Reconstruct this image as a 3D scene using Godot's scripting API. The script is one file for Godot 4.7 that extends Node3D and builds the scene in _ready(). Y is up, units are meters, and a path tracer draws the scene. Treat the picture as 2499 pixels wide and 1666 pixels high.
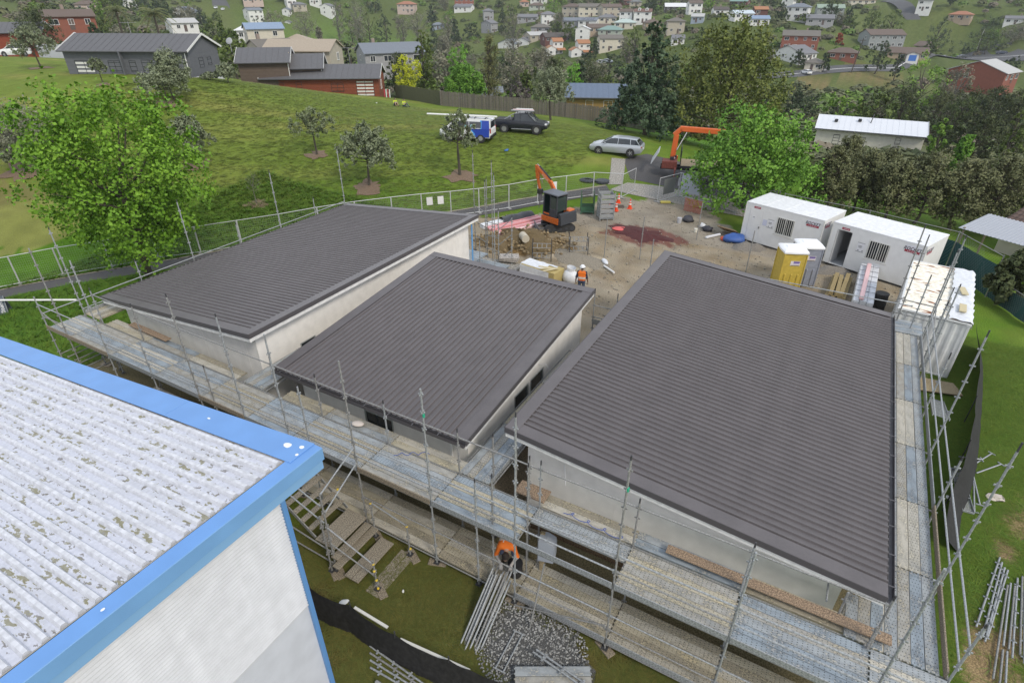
extends Node3D
# A building site on a hillside suburb, seen from a small drone: three new monopitch classroom blocks inside a scaffold.
# Metres, y up; x runs to the right along the block fronts, -z runs away from the camera. The site's ground is y = 0.

func _ready() -> void:
	rng.seed = 4711
	# ---- camera
	var cam := Camera3D.new()
	cam.name = "camera"
	add_child(cam)
	cam.position = Vector3(0,13.5,0)
	cam.rotation_order = EULER_ORDER_YXZ
	cam.rotation = Vector3(deg_to_rad(-30.714),deg_to_rad(29.529),deg_to_rad(0.093))
	cam.fov = 60.886
	cam.near = 0.1
	cam.far = 2500.0
	cam.current = true
	# ---- sky: high broken overcast
	var around := WorldEnvironment.new()
	around.name = "surroundings"
	var env := Environment.new()
	env.background_mode = Environment.BG_SKY
	var sky_m := ProceduralSkyMaterial.new()
	sky_m.sky_top_color = Color(0.58,0.63,0.71)
	sky_m.sky_horizon_color = Color(0.97,0.98,1.0)
	sky_m.sky_curve = 0.45
	sky_m.ground_horizon_color = Color(0.55,0.57,0.55)
	sky_m.ground_bottom_color = Color(0.20,0.22,0.18)
	var cl := FastNoiseLite.new()
	cl.seed = 12
	cl.frequency = 0.008
	cl.fractal_octaves = 5
	var cover := NoiseTexture2D.new()
	cover.width = 1024; cover.height = 512
	cover.seamless = true
	cover.noise = cl
	var cg := Gradient.new()
	cg.set_color(0,Color(0.75,0.78,0.82,0.0)); cg.set_color(1,Color(0.95,0.95,0.94,0.9))
	cg.set_offset(0,0.30); cg.set_offset(1,0.72)
	cover.color_ramp = cg
	sky_m.sky_cover = cover
	sky_m.sky_cover_modulate = Color(1,1,1,0.4)
	var sky := Sky.new()
	sky.sky_material = sky_m
	env.sky = sky
	env.background_energy_multiplier = 1.0
	env.tonemap_mode = Environment.TONE_MAPPER_LINEAR
	env.tonemap_exposure = 1.5
	env.sdfgi_enabled = true
	env.ssao_enabled = true
	env.ssil_enabled = true
	env.fog_enabled = true
	env.fog_density = 0.00016
	env.fog_light_color = Color(0.80,0.84,0.88)
	around.environment = env
	add_child(around)
	# ---- sun behind thin cloud, from the right and a little behind the blocks
	var sun := DirectionalLight3D.new()
	sun.name = "sun"
	sun.light_color = Color(1.0,0.965,0.91)
	sun.light_energy = 0.5
	sun.light_angular_distance = 14.0
	sun.shadow_enabled = true
	sun.look_at_from_position(Vector3(10,10,4.5),Vector3.ZERO)
	add_child(sun)

	# ---- setting, then the large structures, then the objects
	relief_grid()
	make_ground()
	make_paths()
	make_blocks()
	make_blue_hall()
	make_scaffold()
	make_site()
	make_vehicles()
	make_people()
	make_fences()
	make_trees()
	make_houses()
	make_small()

# ---------------------------------------------------------------- mesh building
class Mb:
	var v := PackedVector3Array()
	var n := PackedVector3Array()
	var t := PackedVector2Array()
	var c := PackedColorArray()
	var ix := PackedInt32Array()
	var col := Color.WHITE
	func put(p: Vector3,nn: Vector3,uv: Vector2) -> void:
		v.append(p); n.append(nn); t.append(uv); c.append(col)
	func tri(a: Vector3,b: Vector3,d: Vector3) -> void:
		var nn := (d - a).cross(b - a).normalized()
		var k := v.size()
		put(a,nn,Vector2.ZERO); put(b,nn,Vector2(0,1)); put(d,nn,Vector2(1,0))
		ix.append(k); ix.append(k + 1); ix.append(k + 2)
	func quad(a: Vector3,b: Vector3,d: Vector3,e: Vector3) -> void:
		var nn := (d - a).cross(b - a)
		if nn.length_squared() < 1e-14: nn = (e - a).cross(d - a)
		nn = nn.normalized()
		var k := v.size()
		var lu := (e - a).length()
		var lv := (b - a).length()
		put(a,nn,Vector2(0,lv)); put(b,nn,Vector2.ZERO); put(d,nn,Vector2(lu,0)); put(e,nn,Vector2(lu,lv))
		for j in [0,1,2,0,2,3]: ix.append(k + j)
	func quad_o(a: Vector3,b: Vector3,d: Vector3,e: Vector3,out: Vector3) -> void:
		if (d - a).cross(b - a).dot(out) >= 0.0: quad(a,b,d,e)
		else: quad(a,e,d,b)
	func tri_o(a: Vector3,b: Vector3,d: Vector3,out: Vector3) -> void:
		if (d - a).cross(b - a).dot(out) >= 0.0: tri(a,b,d)
		else: tri(a,d,b)
	func box(o: Vector3,s: Vector3,b := Basis.IDENTITY,bev := 0.0) -> void:
		var h := s * 0.5
		if bev <= 0.0:
			for ax in 3:
				for sg in [-1.0,1.0]:
					var out := Vector3.ZERO; out[ax] = sg
					var u := Vector3.ZERO; u[(ax + 1) % 3] = h[(ax + 1) % 3]
					var w := Vector3.ZERO; w[(ax + 2) % 3] = h[(ax + 2) % 3]
					var m := out * h
					quad_o(o + b * (m - u - w),o + b * (m - u + w),o + b * (m + u + w),o + b * (m + u - w),b * out)
			return
		bev = minf(bev,minf(h.x,minf(h.y,h.z)) * 0.9)
		var pt := func(sx: float,sy: float,sz: float,ax: int) -> Vector3:
			var q := Vector3(sx,sy,sz)
			var p := q * h
			for j in 3:
				if j != ax: p[j] -= q[j] * bev
			return o + b * p
		var sgs := [-1.0,1.0]
		for ax in 3:
			for sg in sgs:
				var q := []
				for e in [[-1.0,-1.0],[-1.0,1.0],[1.0,1.0],[1.0,-1.0]]:
					var s3 := Vector3.ZERO
					s3[ax] = sg; s3[(ax + 1) % 3] = e[0]; s3[(ax + 2) % 3] = e[1]
					q.append((pt as Callable).call(s3.x,s3.y,s3.z,ax))
				var out := Vector3.ZERO; out[ax] = sg
				quad_o(q[0],q[1],q[2],q[3],b * out)
		for ax in 3:
			var a1 := (ax + 1) % 3
			var a2 := (ax + 2) % 3
			for s1 in sgs:
				for s2 in sgs:
					var lo := Vector3.ZERO
					lo[ax] = -1.0; lo[a1] = s1; lo[a2] = s2
					var hi := lo; hi[ax] = 1.0
					var out := Vector3.ZERO; out[a1] = s1; out[a2] = s2
					quad_o((pt as Callable).call(lo.x,lo.y,lo.z,a1),(pt as Callable).call(hi.x,hi.y,hi.z,a1),(pt as Callable).call(hi.x,hi.y,hi.z,a2),(pt as Callable).call(lo.x,lo.y,lo.z,a2),b * out)
		for sx in sgs:
			for sy in sgs:
				for sz in sgs:
					tri_o((pt as Callable).call(sx,sy,sz,0),(pt as Callable).call(sx,sy,sz,1),(pt as Callable).call(sx,sy,sz,2),b * Vector3(sx,sy,sz))
	func beam(a: Vector3,d: Vector3,w: float,h: float,bev := 0.0,up := Vector3.UP) -> void:
		var z := (d - a)
		var l := z.length()
		z = z / l
		var x := up.cross(z)
		if x.length() < 0.01: x = Vector3.RIGHT.cross(z)
		x = x.normalized()
		box((a + d) * 0.5,Vector3(w,h,l),Basis(x,z.cross(x),z),bev)
	func tube(a: Vector3,d: Vector3,r0: float,r1 := -1.0,k := 8,caps := true) -> void:
		if r1 < 0.0: r1 = r0
		var z := (d - a).normalized()
		var x := z.cross(Vector3.UP if absf(z.y) < 0.9 else Vector3.RIGHT).normalized()
		var y := z.cross(x)
		var k0 := v.size()
		var l := (d - a).length()
		for j in k + 1:
			var an := TAU * j / k
			var dr := x * cos(an) + y * sin(an)
			put(a + dr * r0,dr,Vector2(float(j) / k,0)); put(d + dr * r1,dr,Vector2(float(j) / k,l))
		for j in k:
			var q := k0 + j * 2
			for e in [0,1,3,0,3,2]: ix.append(q + e)
		if caps:
			for cap in 2:
				var o := a if cap == 0 else d
				var r := r0 if cap == 0 else r1
				if r < 0.002: continue
				var nn := -z if cap == 0 else z
				var kc := v.size()
				for j in k:
					var an := TAU * j / k
					put(o + (x * cos(an) + y * sin(an)) * r,nn,Vector2.ZERO)
				for j in range(1,k - 1):
					if cap == 0: ix.append(kc); ix.append(kc + j); ix.append(kc + j + 1)
					else: ix.append(kc); ix.append(kc + j + 1); ix.append(kc + j)
	func pipe(pts: Array,r: float,k := 6) -> void:
		for j in pts.size() - 1: tube(pts[j],pts[j + 1],r,r,k,j == 0 or j == pts.size() - 2)
	func ball(o: Vector3,r: Vector3,b := Basis.IDENTITY,nu := 10,nv := 6,v0 := 0.0,v1 := 1.0) -> void:
		var k := v.size()
		for j in nv + 1:
			var ph := PI * lerpf(v0,v1,float(j) / nv)
			for i in nu + 1:
				var th := TAU * i / nu
				var d := Vector3(sin(ph) * cos(th),cos(ph),sin(ph) * sin(th))
				put(o + b * (d * r),(b * (d / r)).normalized(),Vector2(float(i) / nu,float(j) / nv))
		for j in nv:
			for i in nu:
				var a := k + j * (nu + 1) + i
				for e in [0,nu + 2,1,0,nu + 1,nu + 2]: ix.append(a + e)
	# a closed outline (x, y) pushed along z; frame b, origin o, z from z0 to z1
	func prism(poly: PackedVector2Array,z0: float,z1: float,o := Vector3.ZERO,b := Basis.IDENTITY,caps := true) -> void:
		var m := poly.size()
		var area := 0.0
		for j in m: area += poly[j].cross(poly[(j + 1) % m])
		for j in m:
			var p := poly[j]
			var q := poly[(j + 1) % m]
			var e := q - p
			var out := Vector3(e.y,-e.x,0) * signf(area)
			quad_o(o + b * Vector3(p.x,p.y,z0),o + b * Vector3(p.x,p.y,z1),o + b * Vector3(q.x,q.y,z1),o + b * Vector3(q.x,q.y,z0),b * out)
		if caps:
			var ts := Geometry2D.triangulate_polygon(poly)
			for zz in [z0,z1]:
				var out := b * Vector3(0,0,signf(zz - (z0 + z1) * 0.5))
				for j in range(0,ts.size(),3):
					var q := []
					for e in 3: q.append(o + b * Vector3(poly[ts[j + e]].x,poly[ts[j + e]].y,zz))
					tri_o(q[0],q[1],q[2],out)
	# rings of equal size joined by quads; out is judged from the axis of the rings
	func loft(rings: Array,closed := true,caps := true) -> void:
		var m: int = rings[0].size()
		var mids := []
		for r in rings:
			var s := Vector3.ZERO
			for p in r: s += p
			mids.append(s / m)
		for i in rings.size() - 1:
			for j in (m if closed else m - 1):
				var a: Vector3 = rings[i][j]; var b: Vector3 = rings[i][(j + 1) % m]
				var d: Vector3 = rings[i + 1][(j + 1) % m]; var e: Vector3 = rings[i + 1][j]
				if (a - d).length_squared() < 1e-10 and (b - e).length_squared() < 1e-10: continue
				quad_o(a,b,d,e,(a + b + d + e) * 0.25 - (mids[i] + mids[i + 1]) * 0.5)
		if caps:
			for i in [0,rings.size() - 1]:
				var out: Vector3 = mids[i] - mids[1 if i == 0 else rings.size() - 2]
				for j in m: tri_o(mids[i],rings[i][j],rings[i][(j + 1) % m],out)
	func smooth(deg := 40.0) -> Mb:
		var at := {}
		for j in v.size():
			var key := Vector3i((v[j] * 2000.0).round())
			if not at.has(key): at[key] = []
			at[key].append(j)
		var lim := cos(deg_to_rad(deg))
		var nn := n.duplicate()
		for key in at:
			for j in at[key]:
				var s := Vector3.ZERO
				for i in at[key]:
					if n[i].dot(n[j]) > lim: s += n[i]
				nn[j] = s.normalized()
		n = nn
		return self
	func mesh() -> ArrayMesh:
		var a := []
		a.resize(Mesh.ARRAY_MAX)
		a[Mesh.ARRAY_VERTEX] = v; a[Mesh.ARRAY_NORMAL] = n; a[Mesh.ARRAY_TEX_UV] = t; a[Mesh.ARRAY_COLOR] = c; a[Mesh.ARRAY_INDEX] = ix
		var m := ArrayMesh.new()
		m.add_surface_from_arrays(Mesh.PRIMITIVE_TRIANGLES,a)
		return m

# ---------------------------------------------------------------- naming and nodes
var used := {}
var rng := RandomNumberGenerator.new()
var cache := {}

func numbered(called: String) -> String:
	var k: int = used.get(called,0)
	used[called] = k + 1
	return called if k == 0 else "%s_%03d" % [called,k]

func tag(o: Node,label: String,category := "",group := "",kind := "") -> void:
	if label: o.set_meta("label",label)
	if category: o.set_meta("category",category)
	if group: o.set_meta("group",group)
	if kind: o.set_meta("kind",kind)

func thing(called: String,label: String,category: String,at := Vector3.ZERO,turn := 0.0,group := "") -> Node3D:
	var o := Node3D.new()
	o.name = numbered(called)
	add_child(o)
	o.position = at
	o.rotation.y = turn
	tag(o,label,category,group)
	return o

func part(called: String,shape,m: Material,parent: Node = null) -> MeshInstance3D:
	var o := MeshInstance3D.new()
	o.mesh = (shape as Mb).mesh() if shape is Mb else shape
	o.material_override = m
	if parent:
		o.name = called
		parent.add_child(o,true)
	else:
		o.name = numbered(called)
		add_child(o)
	return o

func one(called: String,shape,m: Material,label: String,category: String,at := Vector3.ZERO,turn := 0.0,group := "") -> MeshInstance3D:
	var o := part(called,shape,m)
	o.position = at
	o.rotation.y = turn
	tag(o,label,category,group)
	return o

func setting(called: String,shape,m: Material,parent: Node = null) -> MeshInstance3D:
	var o := part(called,shape,m,parent)
	if parent == null: o.set_meta("kind","structure")
	return o

func dup(src: Node3D,at: Vector3,turn: float,label := "",group := "") -> Node3D:
	var r: Node3D = src.duplicate()
	r.name = numbered(String(src.name).rstrip("0123456789").trim_suffix("_"))
	add_child(r)
	r.position = at
	r.rotation.y = turn
	if label: r.set_meta("label",label)
	if group: r.set_meta("group",group)
	return r

func bx(o: Vector3,s: Vector3,bev := 0.0,b := Basis.IDENTITY) -> Mb:
	var m := Mb.new()
	m.box(o,s,b,bev)
	return m

func V(x: float,y: float,z: float) -> Vector3: return Vector3(x,y,z)
func ry(a: float) -> Basis: return Basis(Vector3.UP,a)

# ---------------------------------------------------------------- materials
func lin(r: float,g: float,b: float) -> Color: return Color(r,g,b).linear_to_srgb()

func mat(key: String,r := 0.5,g := 0.5,b := 0.5,rough := 0.8,metal := 0.0) -> StandardMaterial3D:
	if cache.has(key): return cache[key]
	var m := StandardMaterial3D.new()
	m.resource_name = key
	m.albedo_color = lin(r,g,b)
	m.roughness = rough
	m.metallic = metal
	cache[key] = m
	return m

# grey noise that multiplies a colour; lo and hi are sRGB greys
func noise(key: String,freq: float,lo: float,hi: float,oct := 4,size := 256,kind := FastNoiseLite.TYPE_SIMPLEX_SMOOTH,normal := false,stretch_ramp: Gradient = null) -> NoiseTexture2D:
	if cache.has(key): return cache[key]
	var f := FastNoiseLite.new()
	f.noise_type = kind
	f.seed = hash(key) % 10000
	f.frequency = freq
	f.fractal_octaves = oct
	var x := NoiseTexture2D.new()
	x.width = size; x.height = size
	x.seamless = true
	x.noise = f
	if normal:
		x.as_normal_map = true
		x.bump_strength = 4.0
	else:
		var gr := stretch_ramp
		if gr == null:
			gr = Gradient.new()
			gr.set_color(0,Color(lo,lo,lo)); gr.set_color(1,Color(hi,hi,hi))
			gr.set_offset(0,0.2); gr.set_offset(1,0.8)
		x.color_ramp = gr
	cache[key] = x
	return x

# a material whose colour is broken up by world- or object-space noise
func grainy(key: String,r: float,g: float,b: float,rough: float,tex: Texture2D,scale := 1.0,world := false,metal := 0.0) -> StandardMaterial3D:
	if cache.has(key): return cache[key]
	var m := mat(key,r,g,b,rough,metal)
	m.albedo_texture = tex
	m.uv1_triplanar = true
	m.uv1_world_triplanar = world
	m.uv1_scale = Vector3.ONE * scale
	return m

func detail(m: StandardMaterial3D,tex: Texture2D,scale: float,world := true) -> void:
	m.detail_enabled = true
	m.detail_albedo = tex
	m.detail_blend_mode = BaseMaterial3D.BLEND_MODE_MUL
	m.detail_uv_layer = BaseMaterial3D.DETAIL_UV_2
	m.uv2_triplanar = true
	m.uv2_world_triplanar = world
	m.uv2_scale = Vector3.ONE * scale

func glass(key := "window_glass",r := 0.02,g := 0.025,b := 0.03) -> StandardMaterial3D:
	var m := mat(key,r,g,b,0.06,0.0)
	m.metallic_specular = 0.6
	return m

func text_mesh(s: String,size: float,depth := 0.004,font := "Droid Sans") -> TextMesh:
	var f := SystemFont.new()
	f.font_names = PackedStringArray([font])
	f.font_weight = 700
	var m := TextMesh.new()
	m.text = s
	m.font = f
	m.font_size = 64
	m.pixel_size = size / 46.0
	m.depth = depth
	return m
# centres and weights of the smooth surface that the ground follows
const RELIEF_TREND := [-72.22200,-2.48364,-4.00776]
const RELIEF := [
	[-24.00,-5.00,25.22956],[-18.00,-8.00,-7.35305],[-12.00,-5.00,-2.59367],[-5.00,-5.00,0.93741],[2.00,-5.00,0.32645],[6.00,-8.00,-0.26513],
	[6.00,-18.00,-2.42871],[-24.00,-24.00,30.88072],[-16.00,-16.00,-4.69744],[-5.00,-16.00,-0.36506],[2.00,-24.00,-3.04245],[-20.00,-30.00,20.79457],
	[-8.00,-30.00,-0.18397],[6.00,-31.00,-13.47416],[-15.00,-38.00,5.27413],[-4.00,-38.00,1.01165],[5.00,-39.00,12.17199],[-12.00,0.00,-5.67549],
	[0.00,0.00,-0.43339],[10.00,0.00,-1.06278],[14.00,-12.00,-3.89633],[14.00,-26.00,7.93765],[9.00,-36.00,17.45086],[0.00,10.00,-0.03737],
	[-20.00,5.00,7.11341],[4.00,-70.00,-1.68540],[-30.00,-12.00,12.92454],[-40.50,-11.80,37.79396],[-43.50,-16.00,-89.11136],[-36.00,-24.00,-38.03154],
	[-34.00,-3.00,-13.57582],[-26.00,-31.00,-0.84151],[-22.80,-35.20,-53.05827],[-19.00,-42.00,-34.71621],[-12.00,-47.00,-14.41940],[-18.50,-50.50,51.86671],
	[-29.40,-46.60,27.95841],[-27.50,-51.00,5.88093],[-38.00,-36.00,16.61707],[-50.00,-25.00,42.98371],[-66.00,-44.00,53.85211],[-105.00,-52.00,12.97604],
	[-128.00,-55.00,11.76256],[-86.00,-47.00,18.07490],[-75.00,-20.00,-5.77996],[-90.00,-10.00,-2.32188],[-100.00,-30.00,-14.34872],[-62.00,-67.00,-0.45911],
	[-57.00,-69.00,15.81813],[-48.00,-66.00,-8.18277],[-50.00,-52.00,-27.55693],[-56.00,-35.00,-13.88094],[-29.50,-73.00,8.82121],[-38.00,-70.00,-1.18612],
	[-14.00,-60.00,0.06879],[-8.00,-48.00,-9.71475],[-75.00,-60.00,-32.72885],[-60.00,-90.00,-7.08400],[-95.00,-85.00,-8.66402],[-140.00,-95.00,-6.95149],
	[-150.00,-50.00,-4.75940],[-40.00,-110.00,7.65317],[3.00,-105.00,11.32399],[3.00,-88.00,-19.31799],[-15.00,-95.00,-12.22648],[30.00,-80.00,9.17440],
	[15.00,-55.00,0.92615],[40.00,-45.00,-3.25897],[22.00,-42.00,-10.87355],[20.00,-10.00,3.62501],[30.00,-20.00,4.31101],[60.00,-60.00,-3.69316],
	[-20.00,-150.00,-5.70605],[40.00,-140.00,-0.31747],[-80.00,-150.00,5.10275],[80.00,-110.00,1.77523],[-150.00,-150.00,-1.94985],[-20.24,-246.32,-2.54136],
	[7.18,-287.80,-15.80940],[33.81,-428.23,-314.15055],[52.21,-384.68,-10.61419],[12.39,-416.28,-12.52400],[-123.37,-285.47,-21.48750],[-167.88,-299.26,-25.82849],
	[-207.63,-246.21,12.97560],[-302.36,-337.10,-29.60657],[-342.50,-296.81,-101.26672],[-320.79,-245.59,9.92618],[-27.99,-278.60,14.89947],[-23.84,-339.16,20.74949],
	[-124.56,-364.29,-9.84790],[-142.91,-416.15,-0.20785],[-207.09,-399.52,-1.48412],[-144.97,-318.57,38.87684],[-255.47,-382.54,11.54064],[-324.70,-353.51,16.00832],
	[-353.21,-310.07,92.31664],[-378.78,-278.25,3.59959],[-382.71,-217.10,0.01992],[-340.88,-167.92,1.06596],[-302.06,-132.89,3.72153],[-51.62,-396.66,8.57094],
	[-17.21,-479.69,-11.90989],[29.35,-439.02,263.80349],[61.24,-465.99,-22.26453],[58.00,-415.98,91.71300],[-614.11,-85.24,-1.03246],[-841.93,-116.86,0.46796],
	[-569.62,-244.80,-0.63081],[-780.94,-335.62,0.22600],[-482.41,-389.46,-5.45694],[-661.37,-533.94,0.51202],[-305.86,-539.31,-2.39808],[-419.32,-739.37,0.27769],
	[-86.69,-613.91,-0.05812],[-118.85,-841.65,0.13209],[81.90,-614.57,-0.68516],[112.29,-842.55,-0.01327],[228.57,-576.33,-0.45824],[313.36,-790.13,0.36447],
]

# ---------------------------------------------------------------- the ground
var lattice := PackedFloat32Array()
const LX0 := -132.0
const LZ0 := -132.0
const LSTEP := 3.0
const LNX := 66
const LNZ := 58

func relief(x: float,z: float) -> float:
	var s: float = RELIEF_TREND[0] + RELIEF_TREND[1] * x * 0.01 + RELIEF_TREND[2] * z * 0.01
	for r in RELIEF:
		var dx: float = (x - r[0]) * 0.01
		var dz: float = (z - r[1]) * 0.01
		var d := dx * dx + dz * dz
		s += 0.5 * d * log(d + 1e-9) * r[2]
	return s

func relief_grid() -> void:
	lattice.resize(LNX * LNZ)
	for j in LNZ:
		for i in LNX:
			lattice[j * LNX + i] = relief(LX0 + i * LSTEP,LZ0 + j * LSTEP)

func hgt(x: float,z: float) -> float:
	var fx := (x - LX0) / LSTEP
	var fz := (z - LZ0) / LSTEP
	if fx < 0.0 or fz < 0.0 or fx >= LNX - 1.001 or fz >= LNZ - 1.001: return relief(x,z)
	var i := int(fx)
	var j := int(fz)
	fx -= i; fz -= j
	var k := j * LNX + i
	return lerpf(lerpf(lattice[k],lattice[k + 1],fx),lerpf(lattice[k + LNX],lattice[k + LNX + 1],fx),fz)

func on(x: float,z: float,up := 0.0) -> Vector3: return Vector3(x,hgt(x,z) + up,z)

var soil_noise: FastNoiseLite
var broad_noise: FastNoiseLite
var DIRT := PackedVector2Array([V2(-21.5,-24.5),V2(-23.2,-31.5),V2(-20.4,-34.6),V2(-16.6,-38.2),V2(-14.6,-41.9),V2(-9.6,-43.2),V2(-6.2,-41.0),V2(-4.6,-38.5),V2(0,-37.5),V2(6.2,-37.2),V2(6.6,-30),V2(3.3,-23.4),V2(-5.6,-23.0),V2(-5.6,-10.3),V2(-7.4,-10.3),V2(-7.4,-18.5),V2(-15.5,-18.5)])
var MEADOW := PackedVector2Array([V2(-375,-285),V2(-335,-322),V2(-315,-338),V2(-266,-346),V2(-232,-310),V2(-195,-235),V2(-260,-230),V2(-330,-270)])
var BROWN := PackedVector2Array([V2(-24,-238),V2(-18,-229),V2(10,-258),V2(14,-282),V2(-10,-260)])
func V2(x: float,y: float) -> Vector2: return Vector2(x,y)

func fuzzy(poly: PackedVector2Array,x: float,z: float,wob: float) -> bool:
	var w := soil_noise.get_noise_2d(x * 3.0,z * 3.0) * wob
	var w2 := soil_noise.get_noise_2d(x * 3.0 + 300.0,z * 3.0) * wob
	return Geometry2D.is_point_in_polygon(Vector2(x + w,z + w2),poly)

func spot(x: float,z: float,cx: float,cz: float,rx: float,rz: float) -> float:
	var d := Vector2((x - cx) / rx,(z - cz) / rz).length()
	return d + soil_noise.get_noise_2d(x * 6.0,z * 6.0) * 0.5

# linear base colour of the ground's own matter at a place
func ground_colour(x: float,z: float) -> Color:
	var f := soil_noise.get_noise_2d(x * 4.0,z * 4.0)
	var b := broad_noise.get_noise_2d(x,z)
	var d := Vector2(x,z).length()
	if d > 135.0:
		if Geometry2D.is_point_in_polygon(Vector2(x,z),MEADOW):
			return Color(0.085,0.135,0.035).lerp(Color(0.10,0.14,0.045),b * 0.5 + 0.5)
		if Geometry2D.is_point_in_polygon(Vector2(x,z),BROWN):
			return Color(0.20,0.16,0.085).lerp(Color(0.12,0.14,0.05),f * 0.5 + 0.4)
		return Color(0.055,0.075,0.028).lerp(Color(0.10,0.115,0.05),clampf(b * 0.9 + 0.5,0,1))
	if fuzzy(DIRT,x,z,1.6):
		var c := Color(0.245,0.205,0.145).lerp(Color(0.30,0.275,0.225),clampf(f + 0.5,0,1))
		if z < -35.5: c = c.lerp(Color(0.25,0.24,0.22),0.6)
		if spot(x,z,-10.4,-35.6,2.6,1.7) < 1.0: c = c.lerp(Color(0.13,0.035,0.035),0.75)
		if spot(x,z,-16.2,-30.5,2.6,2.0) < 1.0: c = Color(0.20,0.135,0.06).lerp(Color(0.13,0.09,0.045),f + 0.5)
		if spot(x,z,-12.4,-29.7,2.2,1.1) < 1.0: c = Color(0.36,0.32,0.25)
		return c
	var g := Color(0.072,0.125,0.018)
	if x > 4.2:      # mown lawn on the right, with bare soil
		g = Color(0.082,0.145,0.022).lerp(Color(0.11,0.15,0.035),clampf(f + 0.4,0,1))
		for s in [[7.1,-17.6,0.6,0.9],[6.6,-16.3,0.5,0.8],[5.9,-11.8,0.9,1.9],[7.7,-19.0,0.7,0.6],[8.6,-22.6,0.5,0.7],[8.9,-20.2,0.6,0.7],[9.2,-26.0,0.8,0.9],[6.5,-13.2,0.6,0.8]]:
			if spot(x,z,s[0],s[1],s[2],s[3]) < 0.9: return Color(0.26,0.20,0.12).lerp(Color(0.15,0.14,0.06),clampf(f + 0.3,0,1))
		return g
	if z > -9.5 and x > -14.0:  # worn lawn between the hall and the scaffold
		return Color(0.085,0.10,0.022).lerp(Color(0.12,0.105,0.04),clampf(f * 1.3 + 0.25,0,1))
	if x > -26.0 and z > -30.0: return Color(0.15,0.14,0.09)
	# the grassed slope: dark and lush near the footpath, drier and yellower up the hill, with mown streaks
	var up := clampf((hgt(x,z) + 0.9) / 2.6 + b * 0.35,0.0,1.0)
	var streak := broad_noise.get_noise_2d(x * 1.2 + z * 1.9,(x * 1.9 - z * 1.2) * 0.12 + 90.0)
	g = Color(0.060,0.125,0.014).lerp(Color(0.115,0.150,0.034),up)
	g = g.lerp(Color(0.20,0.185,0.07),clampf((streak - 0.12) * 1.6,0.0,0.55) * up)
	g = g.lerp(Color(0.055,0.10,0.015),clampf(-f * 0.3,0,0.12))
	if x < -46.0 and spot(x,z,-52.0,-17.5,8.0,4.0) < 1.0: g = g.lerp(Color(0.22,0.18,0.09),0.55)
	return g

func axis(lo: float,hi: float,fine: float,far_lo: float,far_hi: float) -> PackedFloat32Array:
	var a := []
	var s := fine
	var p := lo
	while p > far_lo:
		s = minf(s * 1.13,30.0)
		p -= s
		a.append(p)
	a.reverse()
	p = lo
	while p < hi:
		a.append(p)
		p += fine
	s = fine
	while p < far_hi:
		a.append(p)
		s = minf(s * 1.13,30.0)
		p += s
	return PackedFloat32Array(a)

func make_ground() -> void:
	soil_noise = FastNoiseLite.new()
	soil_noise.seed = 5; soil_noise.frequency = 0.11; soil_noise.fractal_octaves = 4
	broad_noise = FastNoiseLite.new()
	broad_noise.seed = 9; broad_noise.frequency = 0.055; broad_noise.fractal_octaves = 3
	var xs := axis(-48.0,12.0,0.34,-950.0,520.0)
	var zs := axis(-50.0,-4.0,0.34,-950.0,200.0)
	var m := Mb.new()
	var nx := xs.size()
	var nz := zs.size()
	for j in nz:
		for i in nx:
			var x := xs[i]
			var z := zs[j]
			var y := hgt(x,z)
			m.col = ground_colour(x,z)
			if m.col.g > m.col.r * 1.02: m.col = Color(m.col.r * 1.22,m.col.g * 1.32,m.col.b * 1.1)
			if m.col.g < m.col.r and x > -24 and x < 6 and z < -24: y += soil_noise.get_noise_2d(x * 9.0,z * 9.0) * 0.05
			var e := 0.5 + Vector2(x,z).length() * 0.01
			var nn := Vector3(hgt(x - e,z) - hgt(x + e,z),2.0 * e,hgt(x,z - e) - hgt(x,z + e)).normalized()
			m.put(Vector3(x,y,z),nn,Vector2(x,z))
	for j in nz - 1:
		for i in nx - 1:
			var k := j * nx + i
			for e in [k,k + 1,k + nx + 1,k,k + nx + 1,k + nx]: m.ix.append(e)
	var gm := mat("ground",1,1,1,1.0)
	gm.metallic_specular = 0.2
	gm.albedo_color = Color(1.24,1.21,1.17)
	gm.vertex_color_use_as_albedo = true
	gm.albedo_texture = noise("ground_grain",0.06,0.70,1.0,5,512)
	gm.uv1_triplanar = true
	gm.uv1_world_triplanar = true
	gm.uv1_scale = Vector3.ONE * 0.55
	detail(gm,noise("ground_patches",0.02,0.88,1.0,5,512),0.045)
	setting("ground",m,gm)

# a strip draped over the ground: pairs of left and right edge points
func strip(pairs: Array,lift: float,steps := 8) -> Mb:
	var m := Mb.new()
	var rows := []
	for k in pairs.size() - 1:
		var p: Array = pairs[k]
		var q: Array = pairs[k + 1]
		for s in range(0 if k == 0 else 1,steps + 1):
			var f := float(s) / steps
			var a := Vector2(lerpf(p[0],q[0],f),lerpf(p[1],q[1],f))
			var b := Vector2(lerpf(p[2],q[2],f),lerpf(p[3],q[3],f))
			var row := []
			for e in 7:
				var w := a.lerp(b,e / 6.0)
				row.append(on(w.x,w.y,lift))
			rows.append(row)
	for i in rows.size() - 1:
		for e in 6: m.quad_o(rows[i][e],rows[i + 1][e],rows[i + 1][e + 1],rows[i][e + 1],Vector3.UP)
	return m.smooth(60)

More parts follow.
